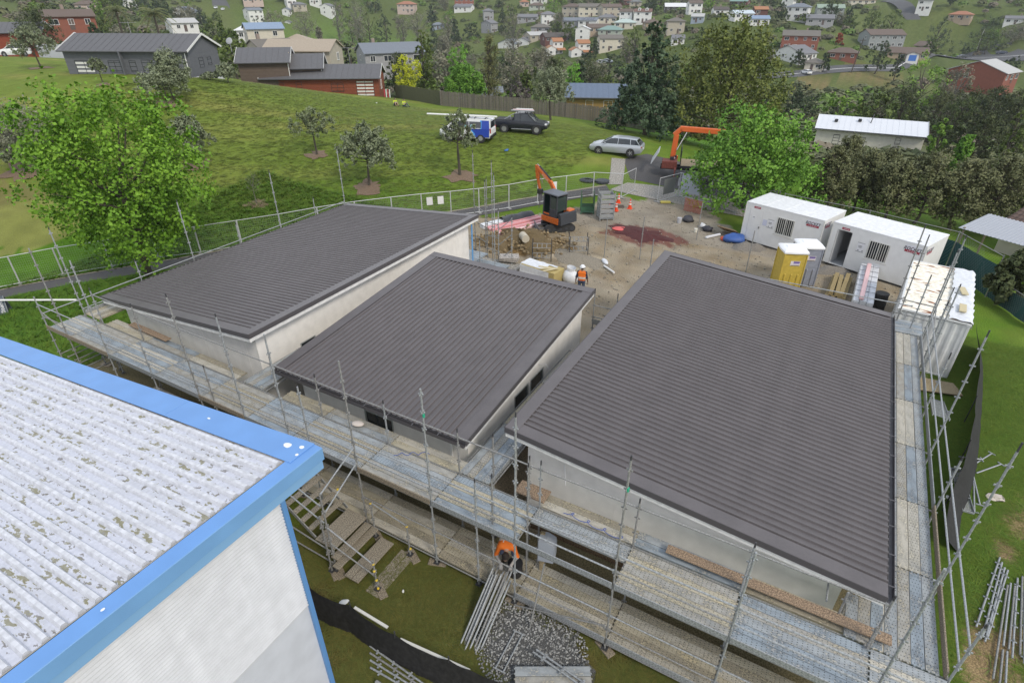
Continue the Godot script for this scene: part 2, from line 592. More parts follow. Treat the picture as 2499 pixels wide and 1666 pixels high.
# an uneven patch with a ragged edge, slightly domed
func patch(cx: float,cz: float,rx: float,rz: float,lift: float,dome := 0.03,rag := 0.18,turn := 0.0,seg := 26) -> Mb:
	var m := Mb.new()
	var rows := []
	for r in 6:
		var row := []
		for s in seg:
			var an := TAU * s / seg
			var rag_r := 1.0 + rag * (soil_noise.get_noise_2d(cx * 7.0 + cos(an) * 9.0,cz * 7.0 + sin(an) * 9.0)) * 2.0
			var f := r / 5.0 * rag_r
			var o := Vector2(cos(an) * rx * f,sin(an) * rz * f).rotated(turn)
			var x := cx + o.x
			var z := cz + o.y
			row.append(on(x,z,lift + dome * (1.0 - pow(r / 5.0,2.0)) * (1.0 + 0.5 * soil_noise.get_noise_2d(x * 12.0,z * 12.0))))
		rows.append(row)
	for r in 5:
		for s in seg: m.quad_o(rows[r][s],rows[r][(s + 1) % seg],rows[r + 1][(s + 1) % seg],rows[r + 1][s],Vector3.UP)
	return m.smooth(70)

func make_paths() -> void:
	var asphalt := grainy("asphalt",0.12,0.115,0.115,0.95,noise("asphalt_grain",0.2,0.6,1.0,3),0.8,true)
	var concrete := grainy("concrete",0.40,0.375,0.33,0.9,noise("concrete_grain",0.05,0.7,1.0,5),0.5,true)
	var road := grainy("road_seal",0.135,0.135,0.14,0.95,noise("asphalt_grain",0.2,0.6,1.0,3),0.1,true)
	var edge := grainy("timber_edging",0.42,0.36,0.27,0.9,noise("wood_streak",0.09,0.6,1.0),1.0,true)
	var fp := [[-47,-2,-45.4,-1.6],[-42.0,-10.6,-40.4,-10.2],[-40.9,-13.2,-39.4,-12.7],[-39.7,-15.3,-38.3,-14.6],[-37.9,-17.4,-36.6,-16.4],[-35.6,-19.8,-34.4,-18.6],[-30.5,-25.5,-29.4,-24.4],[-25.4,-31.2,-24.3,-30.2],[-23.0,-34.7,-21.8,-33.7],[-20.9,-37.8,-19.7,-36.8],[-17.9,-41.5,-16.8,-40.5],[-16.1,-43.6,-15.2,-42.4]]
	setting("footpath",strip(fp,0.035),asphalt)
	var e1 := []
	for p in fp: e1.append([p[0] - 0.16,p[1] - 0.1,p[0],p[1]])
	setting("footpath_edging",strip(e1,0.045),edge)
	setting("driveway",strip([[-17.95,-49.3,-16.9,-49.9],[-16.9,-46.4,-15.9,-47.0],[-16.1,-43.9,-15.1,-44.5]],0.03),concrete)
	setting("driveway_apron",strip([[-15.6,-43.0,-14.9,-45.1],[-12.6,-42.9,-12.6,-45.9],[-9.6,-42.9,-9.6,-46.2],[-3.0,-42.5,-3.0,-46.5],[4,-42,4,-46]],0.034),concrete)
	setting("truck_bay",strip([[-17.0,-49.7,-16.0,-53.0],[-15.0,-46.0,-13.5,-53.4],[-12.0,-46.2,-8.0,-53.0],[-4,-46.5,-4,-52]],0.02),asphalt)
	# roads across the valley
	setting("valley_road",strip([[-40,-228,-42,-234],[-22.7,-241.5,-24.5,-250],[8.3,-283,6.5,-294],[17,-310,10,-318],[24,-345,16,-352]],0.25,10),road)
	setting("road_junction",strip([[24,-340,12,-352],[37,-346,22,-380],[57,-350,34,-420],[75,-352,62,-392],[110,-350,105,-372]],0.27,10),road)
	setting("side_street",strip([[34,-408,27,-414],[14,-440,6,-440],[0,-480,-8,-480]],0.26,10),road)
	setting("hill_street",strip([[-371,-268,-367,-280],[-377,-277,-373,-287],[-390,-288,-386,-294],[-420,-305,-416,-314]],0.26,8),road)
	var paint := mat("road_paint",0.7,0.7,0.68,0.7)
	setting("road_centre_line",strip([[-32.0,-237.1,-32.1,-237.4],[-23.5,-245.7,-23.6,-246.0],[7.5,-288.3,7.3,-288.7],[13.6,-313.8,13.4,-314.2]],0.3,10),paint)
	setting("junction_line",strip([[36,-372,35.6,-372.6],[62,-366,61.6,-367]],0.31,8),paint)
	# gravel between the hall and the scaffold: a bed and the loose stones on it
	var gravel := grainy("gravel",0.22,0.22,0.215,0.95,noise("gravel_grain",0.16,0.35,1.0,3,256,FastNoiseLite.TYPE_CELLULAR),1.6,true)
	setting("gravel_patch",patch(-3.6,-7.3,1.35,1.15,0.01,0.03,0.22,0.25),gravel)
	var stone := Mb.new()
	stone.ball(Vector3.ZERO,Vector3(0.03,0.02,0.024),Basis.IDENTITY,5,3)
	var mm := MultiMesh.new()
	mm.transform_format = MultiMesh.TRANSFORM_3D
	mm.use_colors = true
	mm.mesh = stone.mesh()
	mm.instance_count = 2600
	for k in 2600:
		var an := rng.randf() * TAU
		var r := sqrt(rng.randf())
		var o := Vector2(cos(an) * 1.42 * r,sin(an) * 1.25 * r).rotated(0.25)
		var p := on(-3.6 + o.x,-7.3 + o.y,0.035)
		var sc := rng.randf_range(0.45,1.25)
		mm.set_instance_transform(k,Transform3D(Basis.from_euler(Vector3(rng.randf() * 6,rng.randf() * 6,rng.randf() * 6)).scaled(Vector3.ONE * sc),p))
		var w := rng.randf_range(0.14,0.42)
		mm.set_instance_color(k,Color(w,w,w * 0.97))
	var stm := mat("loose_stone",1,1,1,0.95)
	stm.vertex_color_use_as_albedo = true
	scatter("gravel_stones",mm,stm)

func scatter(called: String,mm: MultiMesh,m: Material) -> void:
	var o := MultiMeshInstance3D.new()
	o.name = numbered(called)
	o.multimesh = mm
	o.material_override = m
	o.set_meta("kind","stuff")
	add_child(o)

# ---------------------------------------------------------------- the three new classroom blocks
# a wall from a to b (ground plan), thick inwards, with a straight top from ya to yb and openings [s0, s1, low, high]
func wall_shape(a: Vector3,b: Vector3,y0: float,ya: float,yb: float,thick: float,inward: Vector3,holes := []) -> Mb:
	var m := Mb.new()
	var l := Vector2(b.x - a.x,b.z - a.z).length()
	var ux := Vector3(b.x - a.x,0,b.z - a.z) / l
	var bas := Basis(ux,Vector3.UP,inward)
	var cuts := [0.0,l]
	for h in holes: cuts.append(h[0]); cuts.append(h[1])
	cuts.sort()
	for k in cuts.size() - 1:
		var s0: float = cuts[k]
		var s1: float = cuts[k + 1]
		if s1 - s0 < 0.01: continue
		var mid := (s0 + s1) * 0.5
		var t0 := lerpf(ya,yb,s0 / l)
		var t1 := lerpf(ya,yb,s1 / l)
		var low := y0
		for h in holes:
			if mid > h[0] and mid < h[1]:
				m.prism(PackedVector2Array([V2(s0,low),V2(s1,low),V2(s1,h[2]),V2(s0,h[2])]),0,thick,V(a.x,0,a.z),bas)
				low = h[3]
		m.prism(PackedVector2Array([V2(s0,low),V2(s1,low),V2(s1,t1),V2(s0,t0)]),0,thick,V(a.x,0,a.z),bas)
	return m

# an aluminium window set in an opening; s runs along u from o, frame sticks 15 mm out
func window_part(parent: Node,o: Vector3,u: Vector3,out: Vector3,w: float,y0: float,y1: float,frame_m: Material,bars := 0,blind := 0.0,depth := 0.07) -> void:
	var f := Mb.new()
	var t := 0.05
	var bas := Basis(u,Vector3.UP,u.cross(Vector3.UP))
	var c := o + out * (0.015 - depth * 0.5)
	for e in [[w * 0.5,y0 + t * 0.5,w,t],[w * 0.5,y1 - t * 0.5,w,t],[t * 0.5,(y0 + y1) * 0.5,t,y1 - y0 - 2 * t],[w - t * 0.5,(y0 + y1) * 0.5,t,y1 - y0 - 2 * t]]:
		f.box(c + u * e[0] + Vector3.UP * e[1],V(e[2],e[3],depth),bas,0.008)
	for b in bars: f.box(c + u * (w * (b + 1) / (bars + 1)) + Vector3.UP * (y0 + y1) * 0.5,V(t,y1 - y0 - 2 * t,depth * 0.8),bas,0.006)
	var win := part("window",f,frame_m,parent)
	var g := Mb.new()
	g.box(c + u * w * 0.5 + Vector3.UP * (y0 + y1) * 0.5 - out * 0.01,V(w - 2 * t,y1 - y0 - 2 * t,0.012),bas)
	part("pane",g,glass(),win)
	if blind > 0.0:
		var bl := Mb.new()
		bl.box(c + u * (w * 0.5) + Vector3.UP * (y1 - (y1 - y0) * blind * 0.5) - out * 0.002,V(w - 2 * t - 0.02,(y1 - y0) * blind - t,0.006),bas)
		part("blind",bl,mat("curtain",0.6,0.6,0.58,0.9),win)

# ribbed long-run sheet from the low edge (a to b) up the vector run
func ribbed(a: Vector3,b: Vector3,run: Vector3,pitch: float,rib_h: float,rib_w: float,first: float,last: float,th := 0.004) -> Mb:
	var m := Mb.new()
	var l := (b - a).length()
	var w := (b - a) / l
	var up := w.cross(run).normalized()
	if up.y < 0: up = -up
	var prof := [Vector2(0,0)]
	var s := first
	while s < l - last:
		prof.append(Vector2(s - rib_w * 0.5,0)); prof.append(Vector2(s - rib_w * 0.26,rib_h)); prof.append(Vector2(s + rib_w * 0.26,rib_h)); prof.append(Vector2(s + rib_w * 0.5,0))
		s += pitch
	prof.append(Vector2(l,0))
	for k in prof.size() - 1:
		var p: Vector3 = a + w * prof[k].x + up * prof[k].y
		var q: Vector3 = a + w * prof[k + 1].x + up * prof[k + 1].y
		m.quad_o(p,p + run,q + run,q,up)
		# the open rib end over the gutter
	for k in range(1,prof.size() - 4,4):
		var q := []
		for e in 4: q.append(a + w * prof[k + e].x + up * prof[k + e].y)
		m.quad_o(q[0],q[1],q[2],q[3],-run)
	m.quad_o(a - up * th,b - up * th,b + run - up * th,a + run - up * th,-up)
	return m

# a folded strip: a flat of width w along the edge and a face of height h turned down
func flashing(a: Vector3,b: Vector3,inward: Vector3,w: float,h: float,lift: float) -> Mb:
	var m := Mb.new()
	var ax := (b - a)
	var up := inward.cross(ax).normalized()
	if up.y < 0: up = -up
	var c0 := a + up * lift
	var c1 := b + up * lift
	m.box((c0 + c1) * 0.5 + inward * w * 0.5,V(w,0.008,ax.length()),Basis(inward,up,inward.cross(up)),0.003)
	m.box((c0 + c1) * 0.5 - Vector3.UP * (h * 0.5) - inward * 0.004 + up * 0.004,V(0.008,h,ax.length() + 0.012),Basis(inward,up,inward.cross(up)),0.003)
	return m

func block(label: String,la: Vector3,lb: Vector3,rise: Vector3,walls: Dictionary) -> Node3D:
	var roof_m := grainy("roof_steel",0.118,0.106,0.108,0.40,noise("roof_dust",0.012,0.94,1.0,5),0.35,true)
	detail(roof_m,noise("roof_streak",0.05,0.955,1.0,3),0.9)
	var trim := mat("trim_steel",0.075,0.07,0.075,0.45)
	var white := grainy("barge_paint",0.70,0.70,0.69,0.6,noise("paint_film",0.02,0.93,1.0,4),0.6,true)
	var render := grainy("wall_render",0.72,0.70,0.67,0.85,noise("render_mottle",0.02,0.955,1.0,4),0.35,true)
	var t := thing("classroom_block",label,"building")
	var w := (lb - la).normalized()
	var run_h := Vector3(rise.x,0,rise.z).normalized()
	var ha := la + rise
	var hb := lb + rise
	var rf := part("roof",ribbed(la,lb,rise,0.2033,0.045,0.075,0.44,0.42),roof_m,t)
	part("barge_flashing",flashing(la,ha,w,0.36,0.15,0.036),roof_m if true else trim,rf)
	part("barge_flashing",flashing(lb,hb,-w,0.36,0.15,0.036),roof_m,rf)
	part("ridge_flashing",flashing(ha - run_h * 0.0,hb,-rise.normalized(),0.34,0.14,0.046),roof_m,rf)
	for e in [[la,ha,w],[lb,hb,-w]]:
		part("barge_face",flashing(e[0] - e[2] * 0.012 + V(0,0.02,0),e[1] - e[2] * 0.012 + V(0,0.02,0),e[2],0.01,0.17,0.02),trim,rf)
		var bb := Mb.new()
		var dn := V(0,-0.21,0)
		bb.beam(e[0] + dn + e[2] * 0.03,e[1] + dn + e[2] * 0.03,0.03,0.13,0.004)
		part("barge_board",bb,white,rf)
	var fb := Mb.new()
	fb.beam(ha + V(0,-0.20,0) - run_h * 0.03,hb + V(0,-0.20,0) - run_h * 0.03,0.03,0.13,0.004)
	part("fascia_board",fb,white,rf)
	part("ridge_face",flashing(ha + run_h * 0.012 + V(0,0.02,0),hb + run_h * 0.012 + V(0,0.02,0),-run_h,0.01,0.16,0.02),trim,rf)
	# gutter along the low edge
	var g := Mb.new()
	var gp := PackedVector2Array([V2(0.02,-0.02),V2(0.02,-0.115),V2(0.125,-0.115),V2(0.135,0.0),V2(0.128,0.0),V2(0.118,-0.108),V2(0.027,-0.108),V2(0.027,-0.02)])
	var gb := Basis(-run_h,Vector3.UP,(-run_h).cross(Vector3.UP))
	var gl := (lb - la).dot(gb.z)
	g.prism(gp,minf(0,gl),maxf(0,gl),la,gb)
	var gut := part("gutter",g,trim,rf)
	var cl := Mb.new()
	var sgl := 0.35
	while sgl < absf(gl) - 0.2:
		cl.box(la + w * sgl - run_h * 0.08 + V(0,0.008,0),V(0.13,0.008,0.03),gb)
		sgl += 0.9
	part("gutter_bracket",cl,trim,gut).set_meta("kind","stuff")
	# soffit: a pale lining a little below the sheet
	var so := Mb.new()
	var d := V(0,-0.17,0)
	so.prism(PackedVector2Array([V2(0,0),V2(rise.length(),0),V2(rise.length(),0.012),V2(0,0.012)]),0.03,(lb - la).length() - 0.03,la + d + rise.normalized() * 0.02,Basis(rise.normalized() * 0.995,rise.cross(w).normalized() * signf(rise.cross(w).y),w))
	part("soffit",so,white,t)
	for key in walls:
		var q: Dictionary = walls[key]
		var m := wall_shape(q.a,q.b,0.05,q.ya,q.yb,0.14,q.inward,q.get("holes",[]))
		var wl := part("wall",m,render,t)
		var fm := mat("window_frame",0.30,0.32,0.31,0.45,0.3)
		var u: Vector3 = Vector3(q.b.x - q.a.x,0,q.b.z - q.a.z).normalized()
		for h in q.get("holes",[]):
			window_part(wl,Vector3(q.a.x,0,q.a.z) + u * h[0],u,-q.inward,h[1] - h[0],h[2],h[3],fm,0,0.0,0.09)
			var sl := Mb.new()
			sl.box(Vector3(q.a.x,h[2] - 0.02,q.a.z) + u * (h[0] + h[1]) * 0.5 - q.inward * 0.03,V(h[1] - h[0] + 0.1,0.04,0.06),Basis(u,Vector3.UP,u.cross(Vector3.UP)),0.006)
			part("window_sill",sl,fm,wl)
		# vertical sheet joints: shallow cover strips
		var lw: float = Vector2(q.b.x - q.a.x,q.b.z - q.a.z).length()
		var js := 2.4
		while js < lw - 0.4:
			var inside := false
			for h in q.get("holes",[]):
				if js > h[0] - 0.1 and js < h[1] + 0.1: inside = true
			if not inside:
				var jm := Mb.new()
				var ty := lerpf(q.ya,q.yb,js / lw)
				jm.box(Vector3(q.a.x,(0.05 + ty) * 0.5,q.a.z) + u * js - q.inward * 0.002,V(0.012,ty - 0.1,0.005),Basis(u,Vector3.UP,u.cross(Vector3.UP)))
				part("joint_strip",jm,render,wl)
			js += 2.4
	return t

func make_blocks() -> void:
	var zf := -9.98
	var zb := -23.9
	# left block: low on its left side
	var a := block("left monopitch classroom block, grey ribbed roof falling away to the left",V(-24.45,3.2,zf),V(-24.45,3.2,zb),V(8.95,0.80,0),{
		"front": {"a": V(-23.757,0,-10.45),"b": V(-16.093,0,-10.45),"ya": 3.06,"yb": 3.77,"inward": V(0,0,-1)},
		"right": {"a": V(-15.95,0,-10.45),"b": V(-15.95,0,-23.6),"ya": 3.77,"yb": 3.77,"inward": V(-1,0,0),"holes": [[1.75,2.5,1.1,2.42],[5.4,6.3,1.1,2.42],[9.0,9.9,1.1,2.42]]},
		"back": {"a": V(-23.757,0,-23.6),"b": V(-16.093,0,-23.6),"ya": 3.06,"yb": 3.77,"inward": V(0,0,1)},
		"left": {"a": V(-23.9,0,-10.45),"b": V(-23.9,0,-23.6),"ya": 3.06,"yb": 3.06,"inward": V(1,0,0)}})
	# middle block: low at the front
	var b := block("middle classroom block, shorter than its neighbours, grey ribbed roof falling to the front",V(-14.65,3.0,-10.03),V(-7.13,3.0,-10.03),V(0,0.89,-8.95),{
		"front": {"a": V(-13.907,0,-10.5),"b": V(-7.543,0,-10.5),"ya": 2.86,"yb": 2.86,"inward": V(0,0,-1),"holes": [[2.57,3.73,1.2,2.26]]},
		"right": {"a": V(-7.4,0,-10.5),"b": V(-7.4,0,-18.5),"ya": 2.86,"yb": 3.66,"inward": V(-1,0,0),"holes": [[2.72,3.68,1.1,2.42],[3.82,4.78,1.1,2.42]]},
		"back": {"a": V(-13.907,0,-18.5),"b": V(-7.543,0,-18.5),"ya": 3.66,"yb": 3.66,"inward": V(0,0,1)},
		"left": {"a": V(-14.05,0,-10.5),"b": V(-14.05,0,-18.5),"ya": 2.86,"yb": 3.66,"inward": V(1,0,0)}})
	# right block: low on its right side
	var c := block("right and nearest classroom block, wide grey ribbed roof falling to the right-hand gutter",V(2.9,3.2,-10.08),V(2.9,3.2,-23.95),V(-8.81,0.77,0),{
		"front": {"a": V(-5.357,0,-10.6),"b": V(2.107,0,-10.6),"ya": 3.78,"yb": 3.09,"inward": V(0,0,-1)},
		"right": {"a": V(2.25,0,-10.6),"b": V(2.25,0,-23.6),"ya": 3.09,"yb": 3.09,"inward": V(-1,0,0),"holes": [[3.0,4.8,1.1,2.42]]},
		"back": {"a": V(-5.357,0,-23.6),"b": V(2.107,0,-23.6),"ya": 3.78,"yb": 3.09,"inward": V(0,0,1)},
		"left": {"a": V(-5.5,0,-10.6),"b": V(-5.5,0,-23.6),"ya": 3.78,"yb": 3.78,"inward": V(1,0,0),"holes": [[2.6,3.6,1.1,2.42]]}})
	# downpipe and soffit vent on the middle block
	var dp := Mb.new()
	dp.box(V(-7.95,1.4,-10.46),V(0.08,2.7,0.06),Basis.IDENTITY,0.01)
	part("downpipe",dp,mat("pipe_white",0.72,0.72,0.71,0.5),b)
	var dl := Mb.new()
	dl.ball(V(-8.45,2.62,-10.42),V(0.09,0.09,0.05),Basis.IDENTITY,12,8)
	part("outside_light",dl,mat("pipe_white",0.72,0.72,0.71,0.5),b)
	var bt := Mb.new()
	bt.box(V(-15.7,2.0,-23.55),V(0.03,3.2,0.09))
	part("corner_tape",bt,mat("blue_tape",0.10,0.28,0.55,0.7),a)
	# treated boards round the foot of the right block
	var tb := grainy("foundation_timber",0.19,0.125,0.07,0.9,noise("wood_streak",0.09,0.6,1.0),0.8,true)
	for k in 4: part("foundation_board",bx(V(-1.6,0.14 + k * 0.205,-10.55),V(7.7,0.19,0.04),0.006),tb,c)
	# cables hanging out of the walls
	for e in [[V(-7.39,2.2,-11.1),V(-7.2,2.35,-11.15),V(-7.12,2.2,-11.2),V(-7.14,1.8,-11.22)],[V(-7.39,2.75,-14.9),V(-7.15,2.8,-14.95),V(-7.05,2.6,-15.0)],[V(-4.4,3.0,-10.58),V(-4.36,3.1,-10.45),V(-4.3,2.9,-10.4),V(-4.25,2.55,-10.35)]]:
		var cb := Mb.new()
		cb.pipe(e,0.012,5)
		part("cable",cb,mat("cable_white",0.6,0.6,0.62,0.6),b if e[0].x < -7 else c)

# ---------------------------------------------------------------- the old hall at the lower left
func make_blue_hall() -> void:
	var t := thing("hall","older hall with flaking white ribbed roof, bright blue fascias and white corrugated side wall","building")
	var sky_blue := grainy("blue_paint",0.135,0.30,0.62,0.5,noise("blue_fade",0.01,0.965,1.0,5),0.4,true)
	var blue2 := grainy("blue_paint_face",0.16,0.33,0.60,0.55,noise("blue_fade",0.01,0.965,1.0,5),0.4,true)
	# flaking paint: white film, bare grey zinc where it has come off, ochre lichen in places
	var img := Image.create(1024,1024,false,Image.FORMAT_RGB8)
	var f1 := FastNoiseLite.new(); f1.seed = 3; f1.frequency = 0.016; f1.fractal_octaves = 5; f1.fractal_gain = 0.62
	var f2 := FastNoiseLite.new(); f2.seed = 8; f2.frequency = 0.004; f2.fractal_octaves = 3
	var f3 := FastNoiseLite.new(); f3.seed = 15; f3.frequency = 0.03; f3.fractal_octaves = 4
	for y in 1024:
		for x in 1024:
			var e := f1.get_noise_2d(x * 1.25,y * 2.9)
			var b := f2.get_noise_2d(x * 1.0,y * 1.9)
			var g := f3.get_noise_2d(x * 2,y * 2)
			var c := Color(0.80,0.81,0.85).lerp(Color(0.75,0.76,0.80),clampf(g + 0.5,0,1))
			var th := 0.25 - b * 0.46
			if e > th:
				c = Color(0.52,0.51,0.50).lerp(Color(0.42,0.40,0.39),clampf(g * 1.4 + 0.4,0,1))
				if b + g * 0.4 > 0.14: c = Color(0.50,0.48,0.37).lerp(Color(0.56,0.55,0.45),clampf(g + 0.5,0,1))
			elif e > th - 0.03: c = Color(0.86,0.87,0.90)
			img.set_pixel(x,y,c)
	var rm := mat("flaking_roof",1,1,1,0.6)
	rm.albedo_texture = ImageTexture.create_from_image(img)
	rm.uv1_triplanar = true
	rm.uv1_world_triplanar = true
	rm.uv1_scale = V(0.19,0.19,0.19)
	# roof: falls 6.5 degrees to the left
	var slope := 0.1139
	var x0 := -6.85
	var y0 := 6.9
	var z0 := -4.42
	var run := V(-16.0,-16.0 * slope,0)
	var sheet := Mb.new()
	var prof := [V2(z0,0)]
	var s := z0 + 0.09
	while s < 3.6:
		prof.append(V2(s - 0.05,0)); prof.append(V2(s - 0.026,0.055)); prof.append(V2(s + 0.026,0.055)); prof.append(V2(s + 0.05,0))
		s += 0.2045
	prof.append(V2(3.7,0))
	sheet.quad_o(V(x0,y0,z0),V(x0,y0,3.7),V(x0,y0,3.7) + run,V(x0,y0,z0) + run,Vector3.UP)
	var rf := part("roof",sheet,rm,t)
	var ribm := grainy("rib_paint",0.66,0.67,0.71,0.5,noise("rib_wear",0.05,0.86,1.0,4),0.5,true)
	for k in range(1,prof.size() - 4,4):
		var rb := Mb.new()
		for e in 3:
			var p := V(x0,y0 + prof[k + e].y + 0.002,prof[k + e].x)
			var q := V(x0,y0 + prof[k + e + 1].y + 0.002,prof[k + e + 1].x)
			rb.quad_o(p,p + run,q + run,q,Vector3.UP if e == 1 else V(0,0.2,e - 1))
		rb.quad_o(V(x0,y0,prof[k].x),V(x0,y0 + prof[k + 1].y,prof[k + 1].x),V(x0,y0 + prof[k + 2].y,prof[k + 2].x),V(x0,y0,prof[k + 3].x),Vector3.RIGHT)
		part("roof_rib",rb,ribm,rf)
	var under := Mb.new()
	under.quad_o(V(x0,y0 - 0.02,z0),V(x0,y0 - 0.02,3.7),V(x0,y0 - 0.02,3.7) + run,V(x0,y0 - 0.02,z0) + run,Vector3.DOWN)
	part("roof_lining",under,mat("soffit_white",0.7,0.7,0.7,0.7),rf)
	var bas := Basis(V(1,slope,0).normalized(),V(-slope,1,0).normalized(),V(0,0,1))
	# wide blue capping along the far edge, in three lengths
	for e in [[-0.2,3.35],[3.36,8.1],[8.11,16.2]]:
		var m := Mb.new()
		var mid: float = -(e[0] + e[1]) * 0.5
		m.box(V(x0,y0,0) + bas.x * mid + bas.y * 0.045 + V(0,0,-4.68),V(e[1] - e[0],0.02,0.54),bas,0.004)
		m.box(V(x0,y0,0) + bas.x * mid + bas.y * -0.10 + V(0,0,-4.94),V(e[1] - e[0],0.29,0.02),bas,0.004)
		part("far_capping",m,sky_blue,rf)
	# right barge: flat capping, face and lower return
	part("barge_capping",bx(V(-6.63,6.945,-0.63),V(0.27,0.02,8.64),0.004),sky_blue,rf)
	part("barge_face",bx(V(-6.49,6.83,-0.63),V(0.02,0.25,8.64),0.004),blue2,rf)
	var sof := Mb.new()
	sof.quad_o(V(-6.49,6.70,-4.95),V(-6.49,6.70,3.7),V(-6.70,6.52,3.7),V(-6.70,6.52,-4.95),V(1,-1,0))
	part("lower_fascia",bx(V(-6.53,6.60,-0.63),V(0.02,0.20,8.60),0.004),mat("blue_paint_low",0.19,0.36,0.60,0.5),rf)
	# corrugated right wall, its crests level, over a flat lower wall
	var cw := Mb.new()
	var xw := -6.72
	var zc := -4.1
	var pts := []
	var y := 6.5
	while y > 3.66:
		pts.append(V2(xw + 0.017 * cos((6.5 - y) / 0.0745 * TAU),y))
		y -= 0.0745 / 8.0
	for k in pts.size() - 1:
		cw.quad_o(V(pts[k].x,pts[k].y,zc),V(pts[k].x,pts[k].y,3.4),V(pts[k + 1].x,pts[k + 1].y,3.4),V(pts[k + 1].x,pts[k + 1].y,zc),Vector3.RIGHT)
	var zn := grainy("corrugated_white",0.55,0.56,0.59,0.35,noise("paint_film",0.02,0.93,1.0,4),0.4,true)
	part("corrugated_wall",cw.smooth(50),zn,t)
	part("wall_flashing",bx(V(-6.72,3.655,-0.35),V(0.03,0.03,7.5),0.004),zn,t)
	part("wall",bx(V(-6.80,1.8,-0.35),V(0.12,3.68,7.5)),grainy("hall_render",0.52,0.54,0.60,0.85,noise("render_mottle",0.02,0.955,1.0,4),0.3,true),t)
	part("wall",bx(V(-14.7,2.6,-4.04),V(15.9,5.2,0.12)),mat("hall_back",0.5,0.5,0.52,0.85),t)
	part("corner_trim",bx(V(-6.72,3.25,-4.13),V(0.09,6.5,0.09),0.006),mat("blue_trim",0.10,0.24,0.50,0.5),t)
	# bird droppings on the capping
	for e in [[-7.05,-4.72,0.10,0.06],[-6.78,-4.78,0.05,0.04],[-6.7,-4.6,0.03,0.03],[-9.2,-4.7,0.04,0.02],[-6.6,-1.4,0.02,0.03]]:
		var m := Mb.new()
		m.ball(V(e[0],6.958 + (e[0] + 6.85) * slope,e[1]),V(e[2],0.006,e[3]),Basis.IDENTITY,9,5)
		part("dropping",m,mat("dropping",0.75,0.77,0.76,0.8),rf)

# ---------------------------------------------------------------- scaffold
var zinc: StandardMaterial3D
var zinc_old: StandardMaterial3D
var zinc_dark: StandardMaterial3D
var deck_mats := []
var sole_timber: StandardMaterial3D

# print of a perforated steel plank: 0.225 m by 2.4 m, dark holes, splashes of render and wear
func plank_texture(seed_: int,base: Color,splash: Color,amount: float,holes: bool) -> ImageTexture:
	var w := 64
	var h := 512
	var img := Image.create(w,h,false,Image.FORMAT_RGB8)
	var f := FastNoiseLite.new(); f.seed = seed_; f.frequency = 0.07; f.fractal_octaves = 4
	var g := FastNoiseLite.new(); g.seed = seed_ + 50; g.frequency = 0.012; g.fractal_octaves = 3
	var r := FastNoiseLite.new(); r.seed = seed_ + 90; r.frequency = 0.3
	for y in h:
		for x in w:
			var a := f.get_noise_2d(x,y)
			var b := g.get_noise_2d(x,y * 0.6)
			var c := base.lerp(base.darkened(0.22),clampf(b * 1.2 + 0.4,0,1))
			c = c.lerp(splash,clampf((a + b * 0.8 - 0.25 + amount) * 3.0,0,0.85))
			c = c.lerp(Color(0.9,0.9,0.88),clampf((r.get_noise_2d(x * 0.5,y * 0.5) + a * 0.5 - 0.62) * 8.0,0,0.9))
			c = c.darkened(clampf(-r.get_noise_2d(x + 70,y) * 0.35,0,0.3))
			if holes:
				var row := int(y / 20.0)
				var px := fposmod(x + (8 if row % 2 == 0 else 0),16.0) - 8.0
				var py := fposmod(y,20.0) - 10.0
				var dd := px * px * 1.0 + py * py * 0.75
				if dd < 6.0 and x > 4 and x < w - 4: c = c.darkened(0.55)
			img.set_pixel(x,y,c)
	return ImageTexture.create_from_image(img)

func scaffold_materials() -> void:
	zinc = grainy("galvanised_tube",0.43,0.45,0.46,0.5,noise("zinc_bloom",0.04,0.7,1.0,4),2.0,true,0.25)
	zinc_old = grainy("weathered_tube",0.33,0.33,0.32,0.7,noise("zinc_bloom",0.04,0.7,1.0,4),2.0,true,0.15)
	zinc_dark = grainy("dark_tube",0.07,0.07,0.075,0.6,noise("zinc_bloom",0.04,0.7,1.0,4),2.0,true,0.2)
	sole_timber = grainy("sole_timber",0.36,0.30,0.22,0.9,noise("wood_streak",0.09,0.6,1.0),1.2,true)
	var looks := [[Color(0.64,0.66,0.67),Color(0.74,0.72,0.66),-0.02],[Color(0.71,0.68,0.60),Color(0.80,0.75,0.62),0.12],[Color(0.67,0.66,0.63),Color(0.74,0.70,0.60),0.02],[Color(0.76,0.74,0.69),Color(0.82,0.79,0.71),0.12],[Color(0.60,0.64,0.67),Color(0.70,0.69,0.66),-0.06],[Color(0.64,0.61,0.54),Color(0.75,0.71,0.60),0.08]]
	for k in looks.size():
		for hl in [false,true]:
			var m := mat("deck_plank_%d_%s" % [k,hl],1,1,1,0.62,0.1)
			m.albedo_color = Color(1.0,1.0,1.0)
			m.albedo_texture = plank_texture(20 + k * 3,looks[k][0],looks[k][1],looks[k][2],hl)
			deck_mats.append(m)

# a standard: tube with V-pressings every half metre and a spigot on top
func standard_mesh(h: float) -> ArrayMesh:
	var key := "standard_%d" % int(round(h * 20.0))
	if cache.has(key): return cache[key]
	var m := Mb.new()
	m.tube(V(0,0,0),V(0,h,0),0.0242,-1,8)
	var y := 0.27
	while y < h - 0.1:
		for e in 4:
			var d := Vector3.RIGHT.rotated(Vector3.UP,e * PI / 2)
			m.box(V(0,y,0) + d * 0.045,V(0.045,0.045,0.022),ry(e * PI / 2),0.005)
		y += 0.495
	cache[key] = m.mesh()
	return cache[key]

